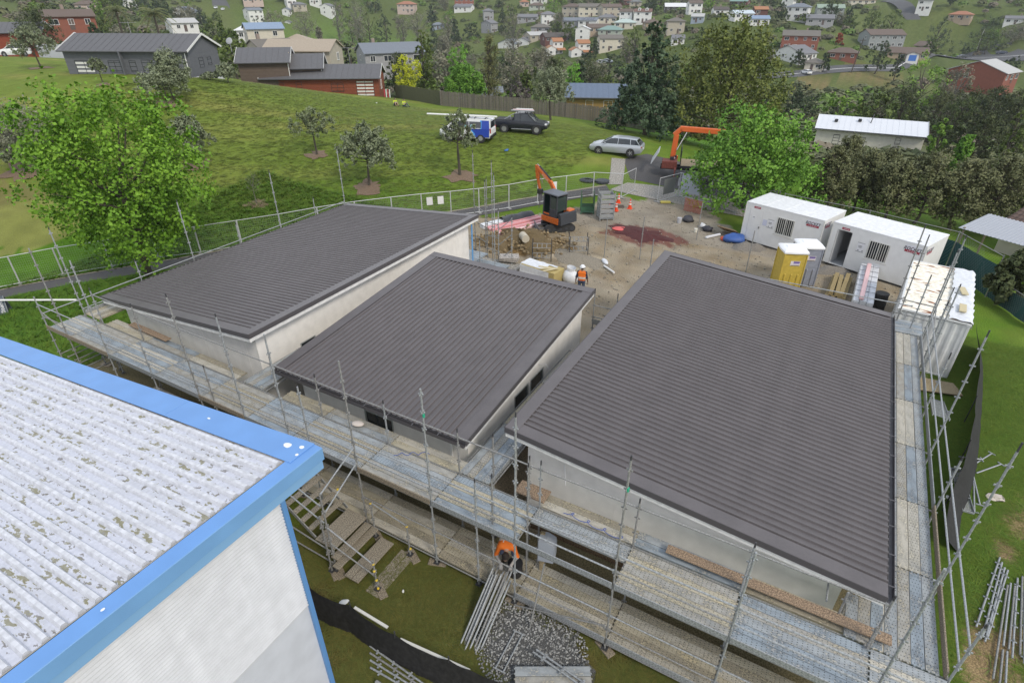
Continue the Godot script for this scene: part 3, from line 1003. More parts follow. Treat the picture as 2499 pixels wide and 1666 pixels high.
func standard(p: Node,x: float,z: float,y0: float,y1: float,old := false,dark_top := 0.0) -> void:
	var o := part("standard",standard_mesh(y1 - y0),zinc_old if old else zinc,p)
	o.position = V(x,y0,z)
	o.rotation.y = rng.randf_range(-0.12,0.12)
	if dark_top > 0.0:
		var m := Mb.new()
		m.tube(V(0,y1 - y0 - 0.02,0),V(0,y1 - y0 + dark_top,0),0.0195,-1,8)
		part("spigot",m,zinc_dark,o)
	if y0 < 0.3:
		var j := Mb.new()
		j.tube(V(0,-y0 + hgt(x,z) + 0.02,0),V(0,0.1,0),0.017,-1,8)
		j.box(V(0,-y0 + hgt(x,z) + 0.065,0),V(0.15,0.012,0.15))
		j.box(V(0,0.02,0),V(0.11,0.03,0.03))
		part("screw_jack",j,zinc_dark,o)

func rail(p: Node,a: Vector3,b: Vector3,called := "ledger",old := false,r := 0.0215) -> void:
	var m := Mb.new()
	var d := (b - a).normalized()
	m.tube(a + d * 0.03,b - d * 0.03,r,-1,7)
	for e in [a,b]:
		var s: float = 1.0 if e == a else -1.0
		m.box(e + d * 0.045 * s,V(0.05,0.07,0.035),Basis(d,Vector3.UP,d.cross(Vector3.UP)).orthonormalized() if absf(d.y) < 0.9 else Basis.IDENTITY,0.006)
	part(called,m,zinc_old if old else zinc,p)

func plank_mesh(l: float) -> ArrayMesh:
	var key := "plank_%d" % int(round(l * 100.0))
	if cache.has(key): return cache[key]
	var m := Mb.new()
	var w := 0.222
	# top sheet with uv along the plank, turned-down sides, hooked ends
	var pts := [[-w / 2,0.0],[-w / 2 + 0.006,0.004],[w / 2 - 0.006,0.004],[w / 2,0.0]]
	for k in 3:
		var a := V(pts[k][0],pts[k][1],-l / 2)
		var b := V(pts[k][0],pts[k][1],l / 2)
		var c := V(pts[k + 1][0],pts[k + 1][1],l / 2)
		var d := V(pts[k + 1][0],pts[k + 1][1],-l / 2)
		var i0 := m.v.size()
		m.quad_o(a,b,c,d,Vector3.UP)
		for e in 4:
			var q := m.v[i0 + e]
			m.t[i0 + e] = V2(q.x / w + 0.5,q.z / 2.4 + 0.5)
	for s in [-1.0,1.0]:
		m.box(V(s * (w / 2 - 0.001),-0.03,0),V(0.003,0.06,l))
		m.box(V(0,-0.022,s * (l / 2 - 0.002)),V(w - 0.01,0.045,0.004))
		for e in [-0.06,0.06]: m.box(V(e,-0.005,s * (l / 2 + 0.012)),V(0.03,0.03,0.03))
	m.box(V(0,-0.035,0),V(w - 0.012,0.004,l - 0.02))
	cache[key] = m.mesh()
	return cache[key]

func plank(p: Node,at: Vector3,l: float,along_x: bool,look := -1,called := "plank") -> void:
	var k := look if look >= 0 else rng.randi() % deck_mats.size()
	var o := part(called,plank_mesh(l - 0.035),deck_mats[k],p)
	o.position = at + V(rng.randf_range(-0.003,0.003),rng.randf_range(-0.002,0.003),0)
	o.rotation = V(0,(PI / 2 if along_x else 0.0) + (PI if rng.randf() < 0.5 else 0.0) + rng.randf_range(-0.003,0.003),0)

func toe_board(p: Node,a: Vector3,b: Vector3,timber := false,h := 0.15) -> void:
	var m := Mb.new()
	m.beam(a,b,0.035 if timber else 0.022,h,0.005)
	part("toe_board",m,sole_timber if timber else zinc,p)

func sole(p: Node,x: float,z: float,turn: float,l := 0.5) -> void:
	part("sole_board",bx(on(x,z,0.03),V(l,0.05,0.22),0.006,ry(turn)),sole_timber,p)

func make_scaffold() -> void:
	scaffold_materials()
	var D := 2.5
	var zo := -8.15
	var zi := -9.42
	# ---- front run: one thing per stretch, so that each keeps its own planks and tubes
	var left := thing("scaffold","scaffold run along the front of the left block, with planked deck and guard rails","scaffold")
	var right := thing("scaffold","scaffold run across the front of the middle and right blocks, planked on two levels","scaffold")
	var xs := [-25.2,-23.75,-21.1,-18.55,-16.05,-13.9,-12.0,-9.4,-6.95,-4.53,-2.08,0.35,2.81,4.12]
	var tops := [3.82,6.03,6.13,3.84,6.05,5.98,5.96,5.97,6.0,6.18,6.12,5.06,6.16,0.0]
	for k in xs.size() - 1:
		var p := left if xs[k] < -14.5 else right
		var x: float = xs[k]
		standard(p,x,zo,0.17,tops[k],k % 3 == 1,0.12 if k in [4,9,10] else (0.10 if k == 5 else 0.0))
		sole(p,x,zo - 0.02,rng.randf_range(-0.7,0.9))
		if k > 0: standard(p,x,zi,0.17,3.88,k % 2 == 0,0.13)
		rail(p,V(x,D - 0.07,zo),V(x,D - 0.07,zi),"transom",true)
		if k > 2: rail(p,V(x,0.42,zo),V(x,0.42,zi),"transom",true)
	standard(right,-11.15,zo,0.17,4.62,false)
	standard(left,-15.3,zo,0.17,3.86,true,0.1)
	standard(right,-5.6,zo,0.17,3.87,false,0.1)
	for e in [[-5.26,-8.35,4.0],[-4.84,-9.42,3.9],[-4.55,-8.8,4.3]]: standard(right,e[0],e[1],0.4,e[2],true,0.12)
	for k in xs.size() - 1:
		var x0: float = xs[k]
		var x1: float = xs[k + 1]
		var p := left if x0 < -14.5 else right
		var mid := (x0 + x1) * 0.5
		var l := x1 - x0
		# deck
		for r in 5:
			if k == 9 and r < 3: continue          # open bay above the bent worker's end
			plank(p,V(mid,D,zo - 0.145 - r * 0.232),l,true,2 * ((k * 2 + r * 3 + (k * r) % 4) % 6) + (1 if (x0 > -5.0 or (k + r) % 3 == 0) else 0))
		if k >= 1 and x1 < 3.5 and not (k in [4, 8]):     # hop-up boards between the inner standards and the wall
			for r in 2: plank(p,V(mid,D - 0.09 if k < 9 else D - 0.04,zi - 0.17 - r * 0.232),l,true,2 * ((k + r * 2) % 6))
		# rails and toe boards
		rail(p,V(x0,D + 1.0,zo),V(x1,D + 1.0,zo),"guard_rail")
		rail(p,V(x0,D + 0.5,zo),V(x1,D + 0.5,zo),"mid_rail",k % 2 == 0)
		rail(p,V(x0,D - 0.07,zo),V(x1,D - 0.07,zo),"ledger",true)
		rail(p,V(x0,D - 0.07,zi),V(x1,D - 0.07,zi),"ledger",true)
		if k > 0 and k < 12: rail(p,V(x0,D + 1.22,zi),V(x1,D + 1.22,zi),"inner_rail",true)
		if k < 11 or true: toe_board(p,V(x0 + 0.03,D + 0.06,zo + 0.035),V(x1 - 0.03,D + 0.06,zo + 0.035),k in [0,1,4,7],0.17)
		# lower lift
		if x0 > -14.5 and x1 < 3.5:
			for r in 5: plank(p,V(mid,0.5,zo - 0.145 - r * 0.232),l,true,2 * ((k + r) % 3 * 2 + 1) + (1 if k > 7 else 0))
			if x0 > -5.0:
				rail(p,V(x0,1.5,zo),V(x1,1.5,zo),"guard_rail")
				rail(p,V(x0,1.0,zo),V(x1,1.0,zo),"mid_rail",true)
				toe_board(p,V(x0 + 0.03,0.6,zo + 0.035),V(x1 - 0.03,0.6,zo + 0.035),false,0.18)
			elif x0 < -6.9 and x0 > -9.6:
				rail(p,V(x0,1.5,zo),V(x1,1.5,zo),"guard_rail",true)
			rail(p,V(x0,0.42,zo),V(x1,0.42,zo),"ledger",true)
		elif x0 > -22.0 and x1 < -13.0:
			for r in 4: plank(p,V(mid,0.5,zo - 0.3 - r * 0.232),l,true,2 * (r % 3) + 4)
	# diagonal braces and the props leaning on the near face
	rail(right,V(-2.1,1.15,zo + 0.05),V(-4.5,0.25,zo + 0.08),"brace",true)
	rail(right,V(-3.90,1.75,-8.5),V(-3.86,0.02,-7.62),"prop",true)
	rail(left,V(-25.2,D + 0.7,zo),V(-23.75,D + 0.2,zo),"brace",true)
	# timber boards lying on the deck by the walls
	one("timber_plank",bx(V(0.9,2.62,-9.62),V(4.5,0.045,0.24),0.006,Basis(Vector3.UP,0.0)),grainy("new_board",0.42,0.30,0.20,0.85,noise("wood_streak",0.09,0.6,1.0),1.0,true),"long brown timber plank lying across the deck in front of the right block","plank")
	one("timber_plank",bx(V(-21.4,2.55,-9.85),V(2.4,0.045,0.24),0.006,Basis(Vector3.UP,-0.02)),cache["new_board"],"short brown timber plank by the wall of the left block","plank")
	one("timber_plank",bx(V(-4.9,2.53,-9.75),V(0.85,0.045,0.45),0.006),cache["new_board"],"reddish timber sheet at the left corner of the right block","plank")
	# ---- decks in the gaps between the blocks
	var gap := thing("scaffold","narrow scaffold walkway running back between the left and middle blocks","scaffold")
	var gap2 := thing("scaffold","narrow scaffold walkway running back between the middle and right blocks","scaffold")
	for e in [[gap,-15.25,4],[gap2,-6.55,4]]:
		for b in 3:
			for r in int(e[2]): plank(e[0],V(e[1] - 0.35 + r * 0.232,2.42 + b * 0.0,-10.7 - b * 2.44),2.44,false,2 * ((b + r * 2) % 6) + (r % 2))
			for s in [-0.55,0.55]: rail(e[0],V(e[1] + s,2.35,-9.5 - b * 2.44),V(e[1] + s,2.35,-11.94 - b * 2.44),"ledger",true)
			rail(e[0],V(e[1] - 0.55,2.35,-11.94 - b * 2.44),V(e[1] + 0.55,2.35,-11.94 - b * 2.44),"transom",true)
			standard(e[0],e[1] + 0.55,-11.94 - b * 2.44,0.15,2.5,true,0.3)
	for s in [[-5.75,-10.4],[-6.05,-9.7]]: standard(gap2,s[0],s[1],0.15,3.9,true,0.12)
	toe_board(gap2,V(-6.0,2.52,-9.6),V(-6.0,2.52,-12.0),false)
	# a mesh step panel hung at the back of the gap
	var mp := Mb.new()
	mp.beam(V(-7.0,2.75,-18.6),V(-6.0,2.75,-18.6),0.02,0.22)
	part("perforated_panel",mp,zinc_old,gap2)
	for s in [-7.0,-6.1]: standard(gap2,s,-18.7,0.15,3.9,true,0.2)
	for yy in [3.4,2.9]: rail(gap2,V(-7.0,yy,-18.7),V(-6.1,yy,-18.7),"guard_rail",true)
	# ---- right run beside the gutter
	var side := thing("scaffold","scaffold run down the right side of the right block, pale planked deck beside the gutter","scaffold")
	var zs := [-9.36,-11.8,-14.2,-16.66,-19.12,-21.56,-24.0]
	var st := [4.12,6.24,4.14,6.22,4.24,5.6,5.9]
	for k in zs.size():
		standard(side,4.12,zs[k],0.17,st[k],false,0.22 if k in [1,3,4] else 0.1)
		if k > 0: standard(side,2.72,zs[k],0.17,2.45,true)
		sole(side,4.12,zs[k],0.3)
	for k in zs.size() - 1:
		var mid: float = (zs[k] + zs[k + 1]) * 0.5
		var l: float = zs[k] - zs[k + 1]
		for r in 5:
			plank(side,V(2.93 + r * 0.232,D,mid),l,false,2 * ([3,1,0,3,2,1,4,3,0,2,3,1][(k * 5 + r * 2 + k) % 12]) + (1 if (k == 0 or r == 4 or (k + r) % 4 == 0) else 0))
		rail(side,V(4.12,D + 1.0,zs[k]),V(4.12,D + 1.0,zs[k + 1]),"guard_rail")
		rail(side,V(4.12,D + 0.5,zs[k]),V(4.12,D + 0.5,zs[k + 1]),"mid_rail")
		rail(side,V(4.12,D - 0.07,zs[k]),V(4.12,D - 0.07,zs[k + 1]),"ledger",true)
		rail(side,V(2.72,D - 0.07,zs[k]),V(2.72,D - 0.07,zs[k + 1]),"ledger",true)
		rail(side,V(2.72,D - 0.07,zs[k + 1]),V(4.12,D - 0.07,zs[k + 1]),"transom",true)
		toe_board(side,V(4.06,D + 0.07,zs[k] - 0.03),V(4.06,D + 0.07,zs[k + 1] + 0.03),k == 0 or k == 1,0.2)
	for r in 5: plank(side,V(3.42,D,-24.2 - r * 0.232),1.5,true,2 * (r % 2 * 4))
	# small loop of planks at the front right corner
	for r in 3: plank(right,V(2.45 + r * 0.232,D + 0.003,-9.95),1.15,false,2 * (r * 2 % 6) + 1)
	for e in [[2.2,-9.75,3.3],[2.75,-9.3,3.2]]: standard(right,e[0],e[1],2.3,e[2],true,0.0)
	rail(right,V(1.95,2.65,-9.9),V(1.95,2.65,-10.6),"ledger")
	# loose standards rising behind the far end
	var farend := thing("scaffold","tall scaffold frame at the far right end, standing in front of the shipping container","scaffold")
	for e in [[3.05,-24.9,6.3],[3.3,-25.1,5.9],[3.75,-24.6,4.6],[4.3,-24.7,6.2],[4.5,-24.3,4.4],[4.2,-22.6,4.5]]: standard(farend,e[0],e[1],0.1,e[2],e[0] < 3.5,0.15)
	for e in [[V(3.05,3.5,-24.9),V(4.3,3.5,-24.7)],[V(3.05,2.9,-24.9),V(4.3,2.9,-24.7)],[V(4.3,3.5,-24.7),V(4.12,3.5,-22.6)]]: rail(farend,e[0],e[1],"guard_rail",true)
	rail(farend,V(-5.9,3.35,-24.55),V(3.6,3.35,-24.75),"long_rail")
	for y in 6: rail(farend,V(3.05,1.0 + y * 0.5,-24.9),V(3.3,1.0 + y * 0.5,-25.1),"rung",true,0.014)
	# ---- left run beside the left block
	var ls := thing("scaffold","scaffold run down the far left side of the left block, standing in long grass","scaffold")
	var lz := [-9.5,-12.03,-14.54,-17.08,-19.62,-22.1,-24.4]
	var lt := [5.98,3.8,5.7,3.9,5.86,3.85,6.1]
	for k in lz.size():
		standard(ls,-25.2,lz[k],hgt(-25.2,lz[k]) + 0.15,lt[k],false,0.12)
		sole(ls,-25.2,lz[k],0.2)
		standard(ls,-24.1,lz[k],hgt(-24.1,lz[k]) + 0.15,2.5,true)
		if k == 0:
			rail(ls,V(-25.2,3.1,-8.15),V(-25.2,3.1,lz[0]),"guard_rail")
			continue
		var mid: float = (lz[k] + lz[k - 1]) * 0.5
		for r in 4: plank(ls,V(-25.02 + r * 0.232,D,mid),lz[k - 1] - lz[k],false,2 * ((k + r * 2) % 6))
		rail(ls,V(-25.2,3.1,lz[k - 1]),V(-25.2,3.1,lz[k]),"guard_rail")
		rail(ls,V(-25.2,2.7,lz[k - 1]),V(-25.2,2.7,lz[k]),"mid_rail")
		rail(ls,V(-25.2,2.43,lz[k - 1]),V(-25.2,2.43,lz[k]),"ledger",true)
		toe_board(ls,V(-25.16,2.57,lz[k - 1] - 0.03),V(-25.16,2.57,lz[k] + 0.03),false)
	for yy in [0.6,1.3]:
		for k in 3: rail(ls,V(-25.2 + k * 0.5,yy,-8.15),V(-25.2 + k * 0.5,yy,-9.5),"brace",true)
	# ---- scaffold at the back of the left block, with an access ladder bay
	var back := thing("scaffold","scaffold tower with zigzag braces behind the left and middle blocks","scaffold")
	for e in [[-16.94,-27.0,4.9],[-16.44,-26.75,5.9],[-16.1,-26.85,3.3],[-15.2,-26.8,3.1],[-18.3,-27.8,6.0],[-17.3,-27.4,4.6],[-15.6,-25.6,5.6],[-18.2,-25.4,2.4],[-17.2,-25.3,2.4],[-16.0,-24.7,2.3]]:
		standard(back,e[0],e[1],0.1,e[2],e[0] < -16.3,0.15)
	for y in 3:
		rail(back,V(-16.1,0.4 + y * 0.9,-26.85),V(-15.2,1.2 + y * 0.9,-26.8),"brace")
		rail(back,V(-16.94,0.9 + y * 0.8,-27.0),V(-16.1,0.9 + y * 0.8,-26.85),"ledger",true)
		rail(back,V(-18.3,1.2 + y * 0.9,-27.8),V(-16.94,1.2 + y * 0.9,-27.0),"ledger",true)
	for r in 6: plank(back,V(-17.4,1.1,-24.6 - r * 0.24),2.4,true,8)
	for r in 5: plank(back,V(-16.2,0.5,-25.2 - r * 0.24),2.4,true,8)
	one("concrete_slab",bx(on(-16.8,-25.6,0.06),V(4.6,0.14,2.6),0.01,ry(0.05)),cache["concrete"],"pale concrete slab behind the left block, under the scaffold tower","slab")
	# ---- access stair in front of the middle block
	var stair := thing("scaffold_stair","timber-treaded scaffold stair coming down beside the hall corner, yellow couplers on its rails","stair")
	var tread := grainy("tread_timber",0.40,0.35,0.27,0.9,noise("wood_streak",0.09,0.6,1.0),1.2,true)
	for k in 8:
		for r in 1: part("tread",bx(V(-10.02 - k * 0.24,1.24 + k * 0.185,-7.32),V(0.17,0.035,1.2),0.005),tread,stair)
	for s in [-6.72,-7.93]:
		var m := Mb.new()
		m.beam(V(-9.85,1.02,s),V(-11.85,2.56,s),0.03,0.12,0.004)
		part("stringer",m,zinc_old,stair)
	for r in 3: part("landing_board",bx(V(-9.72 + r * 0.235,1.0,-7.3),V(0.226,0.04,1.25),0.005),tread,stair)
	for e in [[-8.98,0.80,1,1.35],[-8.85,0.62,1,1.55],[-8.52,0.40,2,1.45],[-7.86,0.20,2,1.5]]:
		for r in int(e[2]): part("tread",bx(V(e[0] - 0.11 + r * 0.235,e[1],-7.25 + rng.randf_range(-0.04,0.04)),V(0.225,0.045,e[3]),0.005,ry(rng.randf_range(-0.02,0.02))),tread,stair)
	for e in [[-9.16,-6.63,3.0],[-9.25,-6.55,2.3],[-7.81,-6.72,1.35],[-7.75,-8.0,1.4],[-11.9,-6.65,3.6],[-9.0,-8.02,1.6]]:
		standard(stair,e[0],e[1],0.17,e[2],true)
		sole(stair,e[0] + 0.1,e[1],-0.5)
	for e in [[V(-9.16,3.0,-6.63),V(-9.4,3.3,-8.15)],[V(-9.16,2.35,-6.63),V(-9.4,2.75,-8.15)],[V(-9.2,1.9,-6.62),V(-7.81,1.2,-6.72)],[V(-9.2,1.3,-6.62),V(-7.81,0.75,-6.72)],[V(-9.2,2.6,-6.62),V(-11.9,3.5,-6.65)],[V(-9.2,2.0,-6.62),V(-11.9,2.95,-6.65)],[V(-9.2,0.95,-6.62),V(-11.9,1.2,-6.65)],[V(-9.2,0.5,-6.62),V(-11.9,0.5,-6.65)],[V(-9.0,1.55,-8.05),V(-7.75,1.35,-8.02)]]:
		rail(stair,e[0],e[1],"hand_rail",e[0].y < 1.5)
	var yel := mat("yellow_coupler",0.72,0.52,0.05,0.5)
	for e in [[-7.81,1.22,-6.72],[-7.8,0.98,-6.7],[-7.79,0.62,-6.71],[-7.77,0.32,-6.7],[-7.75,1.36,-8.0],[-7.72,0.5,-8.0],[-9.0,1.56,-8.02],[-10.2,1.5,-8.0]]:
		part("yellow_coupler",bx(V(e[0],e[1],e[2]),V(0.06,0.06,0.06),0.015,ry(0.4)),yel,stair)
	# green tie marks on two standards
	for e in [[-6.93,5.25],[-2.06,5.35]]:
		var m := Mb.new()
		m.tube(V(e[0],e[1],-8.15),V(e[0],e[1] + 0.09,-8.15),0.032,-1,9)
		part("green_tie",m,mat("green_tie",0.02,0.34,0.20,0.6),right)

# ---------------------------------------------------------------- things on the site
# a flat plate carrying lettering, facing +z of frame b
func sign_plate(p: Node,o: Vector3,b: Basis,w: float,h: float,m: Material,called := "sign") -> MeshInstance3D:
	var s := Mb.new()
	s.box(o,V(w,h,0.006),b)
	return part(called,s,m,p)

func lettering(p: Node,s: String,o: Vector3,b: Basis,size: float,m: Material,squash := 1.0,slant := 0.0) -> void:
	var l := part("lettering",text_mesh(s,size),m,p)
	var bb := b
	bb.y = b.y + b.x * slant
	bb.x = b.x * squash
	l.transform = Transform3D(bb,o)

func cabin(label: String,at: Vector3,turn: float,open_door: bool) -> void:
	var t := thing("site_cabin",label,"cabin",at,turn)
	var skin := grainy("cabin_panel",0.72,0.72,0.71,0.55,noise("panel_film",0.015,0.97,1.0,4),0.5,false)
	var top := grainy("cabin_roof",0.74,0.75,0.76,0.5,noise("roof_dirt",0.03,0.94,1.0,5),0.35,false)
	var trim := mat("cabin_trim",0.60,0.60,0.57,0.5)
	var l := 4.75
	var d := 2.75
	var h := 2.45
	var y0 := 0.14
	# front wall with a doorway and a window; local x along the front, z = 0 the front, -z back
	var fr := wall_shape(V(0,0,0),V(l,0,0),y0,h,h,0.06,V(0,0,-1),[[0.3,1.12,y0 + 0.04,2.16],[2.05,3.15,1.02,2.06]])
	var w0 := part("front_wall",fr,skin,t)
	part("side_wall",bx(V(0.03,(h + y0) / 2,-d / 2 - 0.03),V(0.06,h - y0,d - 0.06)),skin,t)
	part("side_wall",bx(V(l - 0.03,(h + y0) / 2,-d / 2 - 0.03),V(0.06,h - y0,d - 0.06)),skin,t)
	part("back_wall",bx(V(l / 2,(h + y0) / 2,-d + 0.03),V(l - 0.12,h - y0,0.06)),skin,t)
	part("floor",bx(V(l / 2,y0 + 0.03,-d / 2),V(l - 0.13,0.08,d - 0.13)),mat("cabin_floor",0.30,0.31,0.32,0.8),t)
	part("base_frame",bx(V(l / 2,y0 - 0.05,-d / 2),V(l - 0.1,0.1,d - 0.1)),mat("dark_steel",0.05,0.05,0.05,0.6),t)
	var r := part("roof",bx(V(l / 2,h + 0.035,-d / 2),V(l + 0.03,0.07,d + 0.03),0.01),top,t)
	for k in 3: part("roof_seam",bx(V(l * (k + 1) / 4.0,h + 0.078,-d / 2),V(0.05,0.02,d),0.006),top,r)
	for x in [-0.003,l + 0.003]: part("corner_trim",bx(V(x,(h + y0) / 2,0.003),V(0.05,h - y0,0.05),0.008),trim,t)
	# window: frame, dark pane, white bars
	window_part(w0,V(2.05,0,0),Vector3.RIGHT,V(0,0,1),1.1,1.02,2.06,trim,1,0.0,0.07)
	for k in 9:
		part("window_bar",bx(V(2.13 + k * 0.118,1.54,0.04),V(0.026,1.02,0.016),0.004),trim,w0)
	part("window_sill",bx(V(2.6,1.0,0.03),V(1.2,0.03,0.07),0.006),trim,w0)
	# door
	var dr := Mb.new()
	if open_door:
		dr.box(V(0.34,(y0 + 2.2) / 2,-0.42),V(0.04,2.0,0.8),Basis(),0.006)
		part("desk",bx(V(1.5,0.75,-1.9),V(0.9,1.3,0.5),0.02),mat("dark_locker",0.06,0.08,0.12,0.6),t)
	else: dr.box(V(0.71,(y0 + 2.2) / 2,-0.012),V(0.80,2.0,0.04),Basis(),0.006)
	var door := part("door",dr,skin,t)
	if not open_door:
		part("door_handle",bx(V(1.05,1.1,0.025),V(0.04,0.14,0.04),0.008),mat("dark_steel"),door)
		var dsn := sign_plate(door,V(0.62,1.62,0.013),Basis(),0.13,0.22,mat("notice_white",0.7,0.7,0.72,0.6),"door_notice")
		part("notice_mark",bx(V(0.62,1.67,0.018),V(0.05,0.07,0.004)),mat("notice_dark",0.06,0.06,0.07,0.7),dsn)
	# red plate above the door, notices by the window, hire firm's board at the right
	var red := mat("sign_red",0.30,0.03,0.05,0.5)
	var rp := sign_plate(t,V(0.72,2.28,0.008),Basis(),0.42,0.12,red,"door_sign")
	part("pale_band",bx(V(0.74,2.28,0.013),V(0.30,0.045,0.003)),mat("sign_pink",0.55,0.35,0.38,0.6),rp)
	var nw := mat("notice_white")
	var ink := mat("notice_dark",0.06,0.06,0.07,0.7)
	var nt := sign_plate(t,V(1.72,1.52,0.006),Basis(),0.36,0.46,nw,"notice_board")
	for e in [[1.72,1.76,0.40,0.018],[1.72,1.27,0.40,0.018],[1.64,1.34,0.05,0.05],[1.86,1.34,0.05,0.06],[1.70,1.60,0.20,0.02],[1.70,1.55,0.2,0.02],[1.70,1.50,0.16,0.02]]:
		part("notice_mark",bx(V(e[0],e[1],0.012),V(e[2],e[3],0.003)),ink,nt)
	if not open_door: sign_plate(t,V(1.36,1.5,0.006),Basis(),0.26,0.36,mat("notice_lilac",0.52,0.54,0.66,0.6),"notice_sheet")
	for e in [[V(4.16,2.16,0.007),Basis(),0.72,0.38],[V(l + 0.007,2.16,-0.55),ry(PI / 2),0.6,0.36]]:
		var b: Basis = e[1]
		var o: Vector3 = e[0]
		var board := sign_plate(t,o,b,e[2],e[3],mat("board_white",0.66,0.66,0.70,0.5),"hire_board")
		part("red_band",bx(o + b.y * -0.125 + b.z * 0.006,V(e[2],0.12,0.004),0.0,b),mat("sign_red"),board)
		lettering(board,"ROCKET",o + b.y * 0.01 + b.z * 0.005,b,0.17,ink,0.95,0.22)
		var sw := Mb.new()
		sw.beam(o + b.x * -0.2 + b.y * -0.05 + b.z * 0.006,o + b.x * 0.0 + b.y * 0.13 + b.z * 0.006,0.004,0.02,0.0,b.z)
		part("red_swoosh",sw,mat("sign_red"),board)
		for k in 5: part("pale_mark",bx(o + b.x * (-0.2 + k * 0.1) + b.y * -0.125 + b.z * 0.009,V(0.06,0.045,0.003),0.0,b),mat("sign_pink"),board)

func container() -> void:
	var at := V(3.3,0.22,-25.83)
	var turn := deg_to_rad(-5.6)
	var t := thing("shipping_container","white shipping container with rusty roof, plastic sheeting along its right edge, behind the right scaffold","container",at,turn)
	var paint := grainy("container_paint",0.62,0.63,0.63,0.55,noise("container_dirt",0.02,0.95,1.0,5),0.5,false)
	var w := 2.44
	var l := 6.06
	var h := 2.5
	# corrugated walls as folded sheet
	var folded := func(o: Vector3,u: Vector3,out: Vector3,len: float,hh: float,pitch: float) -> Mb:
		var m := Mb.new()
		var p := []
		var s := 0.0
		while s < len - 0.01:
			for e in [[0.0,0.0],[pitch * 0.27,0.0],[pitch * 0.5,-0.032],[pitch * 0.77,-0.032]]:
				if s + e[0] <= len: p.append(V2(s + e[0],e[1]))
			s += pitch
		p.append(V2(len,0))
		for k in p.size() - 1:
			var a: Vector3 = o + u * p[k].x + out * p[k].y
			var b: Vector3 = o + u * p[k + 1].x + out * p[k + 1].y
			m.quad_o(a,a + V(0,hh,0),b + V(0,hh,0),b,out)
		return m
	part("end_wall",(folded as Callable).call(V(0.06,0.1,-0.02),Vector3.RIGHT,V(0,0,1),w - 0.12,h - 0.2,0.31),paint,t)
	part("side_wall",(folded as Callable).call(V(0.02,0.1,-0.06),V(0,0,-1),V(-1,0,0),l - 0.12,h - 0.2,0.275),paint,t)
	part("side_wall",(folded as Callable).call(V(w - 0.02,0.1,-0.06),V(0,0,-1),V(1,0,0),l - 0.12,h - 0.2,0.275),paint,t)
	part("door_end",bx(V(w / 2,h / 2,-l + 0.03),V(w - 0.1,h - 0.1,0.05)),paint,t)
	# roof of pressed ribs across, with rust
	var img := Image.create(256,512,false,Image.FORMAT_RGB8)
	var f := FastNoiseLite.new(); f.seed = 41; f.frequency = 0.018; f.fractal_octaves = 5
	for y in 512:
		for x in 256:
			var a := f.get_noise_2d(x * 0.5,y * 3.0)
			var b := f.get_noise_2d(x * 2.0 + 400,y * 2.0)
			var c := Color(0.93,0.92,0.88).lerp(Color(0.84,0.81,0.74),clampf(b + 0.4,0,1))
			var edge := 0.22 if (y < 40 or y > 470) else 0.0
			var rust := clampf((a + edge - 0.33) * 6.0,0,1)
			c = c.lerp(Color(0.62,0.38,0.22).lerp(Color(0.40,0.22,0.13),clampf(b + 0.5,0,1)),rust * 0.9)
			img.set_pixel(x,y,c)
	var rm := mat("rusty_roof",1,1,1,0.7)
	rm.albedo_texture = ImageTexture.create_from_image(img)
	var rf := Mb.new()
	var p := []
	var s := 0.0
	while s < l - 0.15:
		for e in [[0.0,0.0],[0.085,0.0],[0.105,0.02],[0.19,0.02]]: p.append(V2(s + e[0],e[1]))
		s += 0.21
	p.append(V2(l,0))
	for k in p.size() - 1:
		var i0 := rf.v.size()
		rf.quad_o(V(0.08,h + p[k].y - 0.02,-p[k].x),V(w - 0.08,h + p[k].y - 0.02,-p[k].x),V(w - 0.08,h + p[k + 1].y - 0.02,-p[k + 1].x),V(0.08,h + p[k + 1].y - 0.02,-p[k + 1].x),Vector3.UP)
		for e in 4: rf.t[i0 + e] = V2(rf.v[i0 + e].x / w,-rf.v[i0 + e].z / l)
	part("roof",rf,rm,t)
	for e in [[V(0.04,0,-0.04),V(0.04,h,-0.04)],[V(w - 0.04,0,-0.04),V(w - 0.04,h,-0.04)],[V(0.04,0,-l),V(0.04,h,-l)],[V(w - 0.04,0,-l),V(w - 0.04,h,-l)],[V(0,h - 0.03,-0.04),V(w,h - 0.03,-0.04)],[V(0,h - 0.03,-l),V(w,h - 0.03,-l)],[V(0.04,h - 0.03,0),V(0.04,h - 0.03,-l)],[V(w - 0.04,h - 0.03,0),V(w - 0.04,h - 0.03,-l)],[V(0,0.05,-0.04),V(w,0.05,-0.04)],[V(0.04,0.05,0),V(0.04,0.05,-l)],[V(w - 0.04,0.05,0),V(w - 0.04,0.05,-l)]]:
		var m := Mb.new()
		m.beam(e[0],e[1],0.085,0.085,0.01)
		part("frame_rail",m,paint,t)
	for e in [[0.06,-0.06],[w - 0.06,-0.06]]: part("corner_casting",bx(V(e[0],h - 0.05,e[1]),V(0.17,0.12,0.17),0.02),paint,t)
	# sheeting: a crumpled strip laid along the right edge and hanging over it
	var sh := Mb.new()
	var rows := []
	for i in 30:
		var row := []
		for j in 9:
			var x := w - 0.75 + j * 0.115
			var over := maxf(0.0,x - w - 0.02)
			var yy := h + 0.05 + 0.05 * soil_noise.get_noise_2d(i * 17.0,j * 22.0) + 0.05 * absf(sin(i * 1.3 + j * 0.7))
			row.append(V(minf(x,w + 0.05) + 0.03 * sin(i * 2.1),yy - over * 2.2,-i * l / 29.5))
		rows.append(row)
	for i in 29:
		for j in 8: sh.quad_o(rows[i][j],rows[i + 1][j],rows[i + 1][j + 1],rows[i][j + 1],Vector3.UP + Vector3.RIGHT * 0.3)
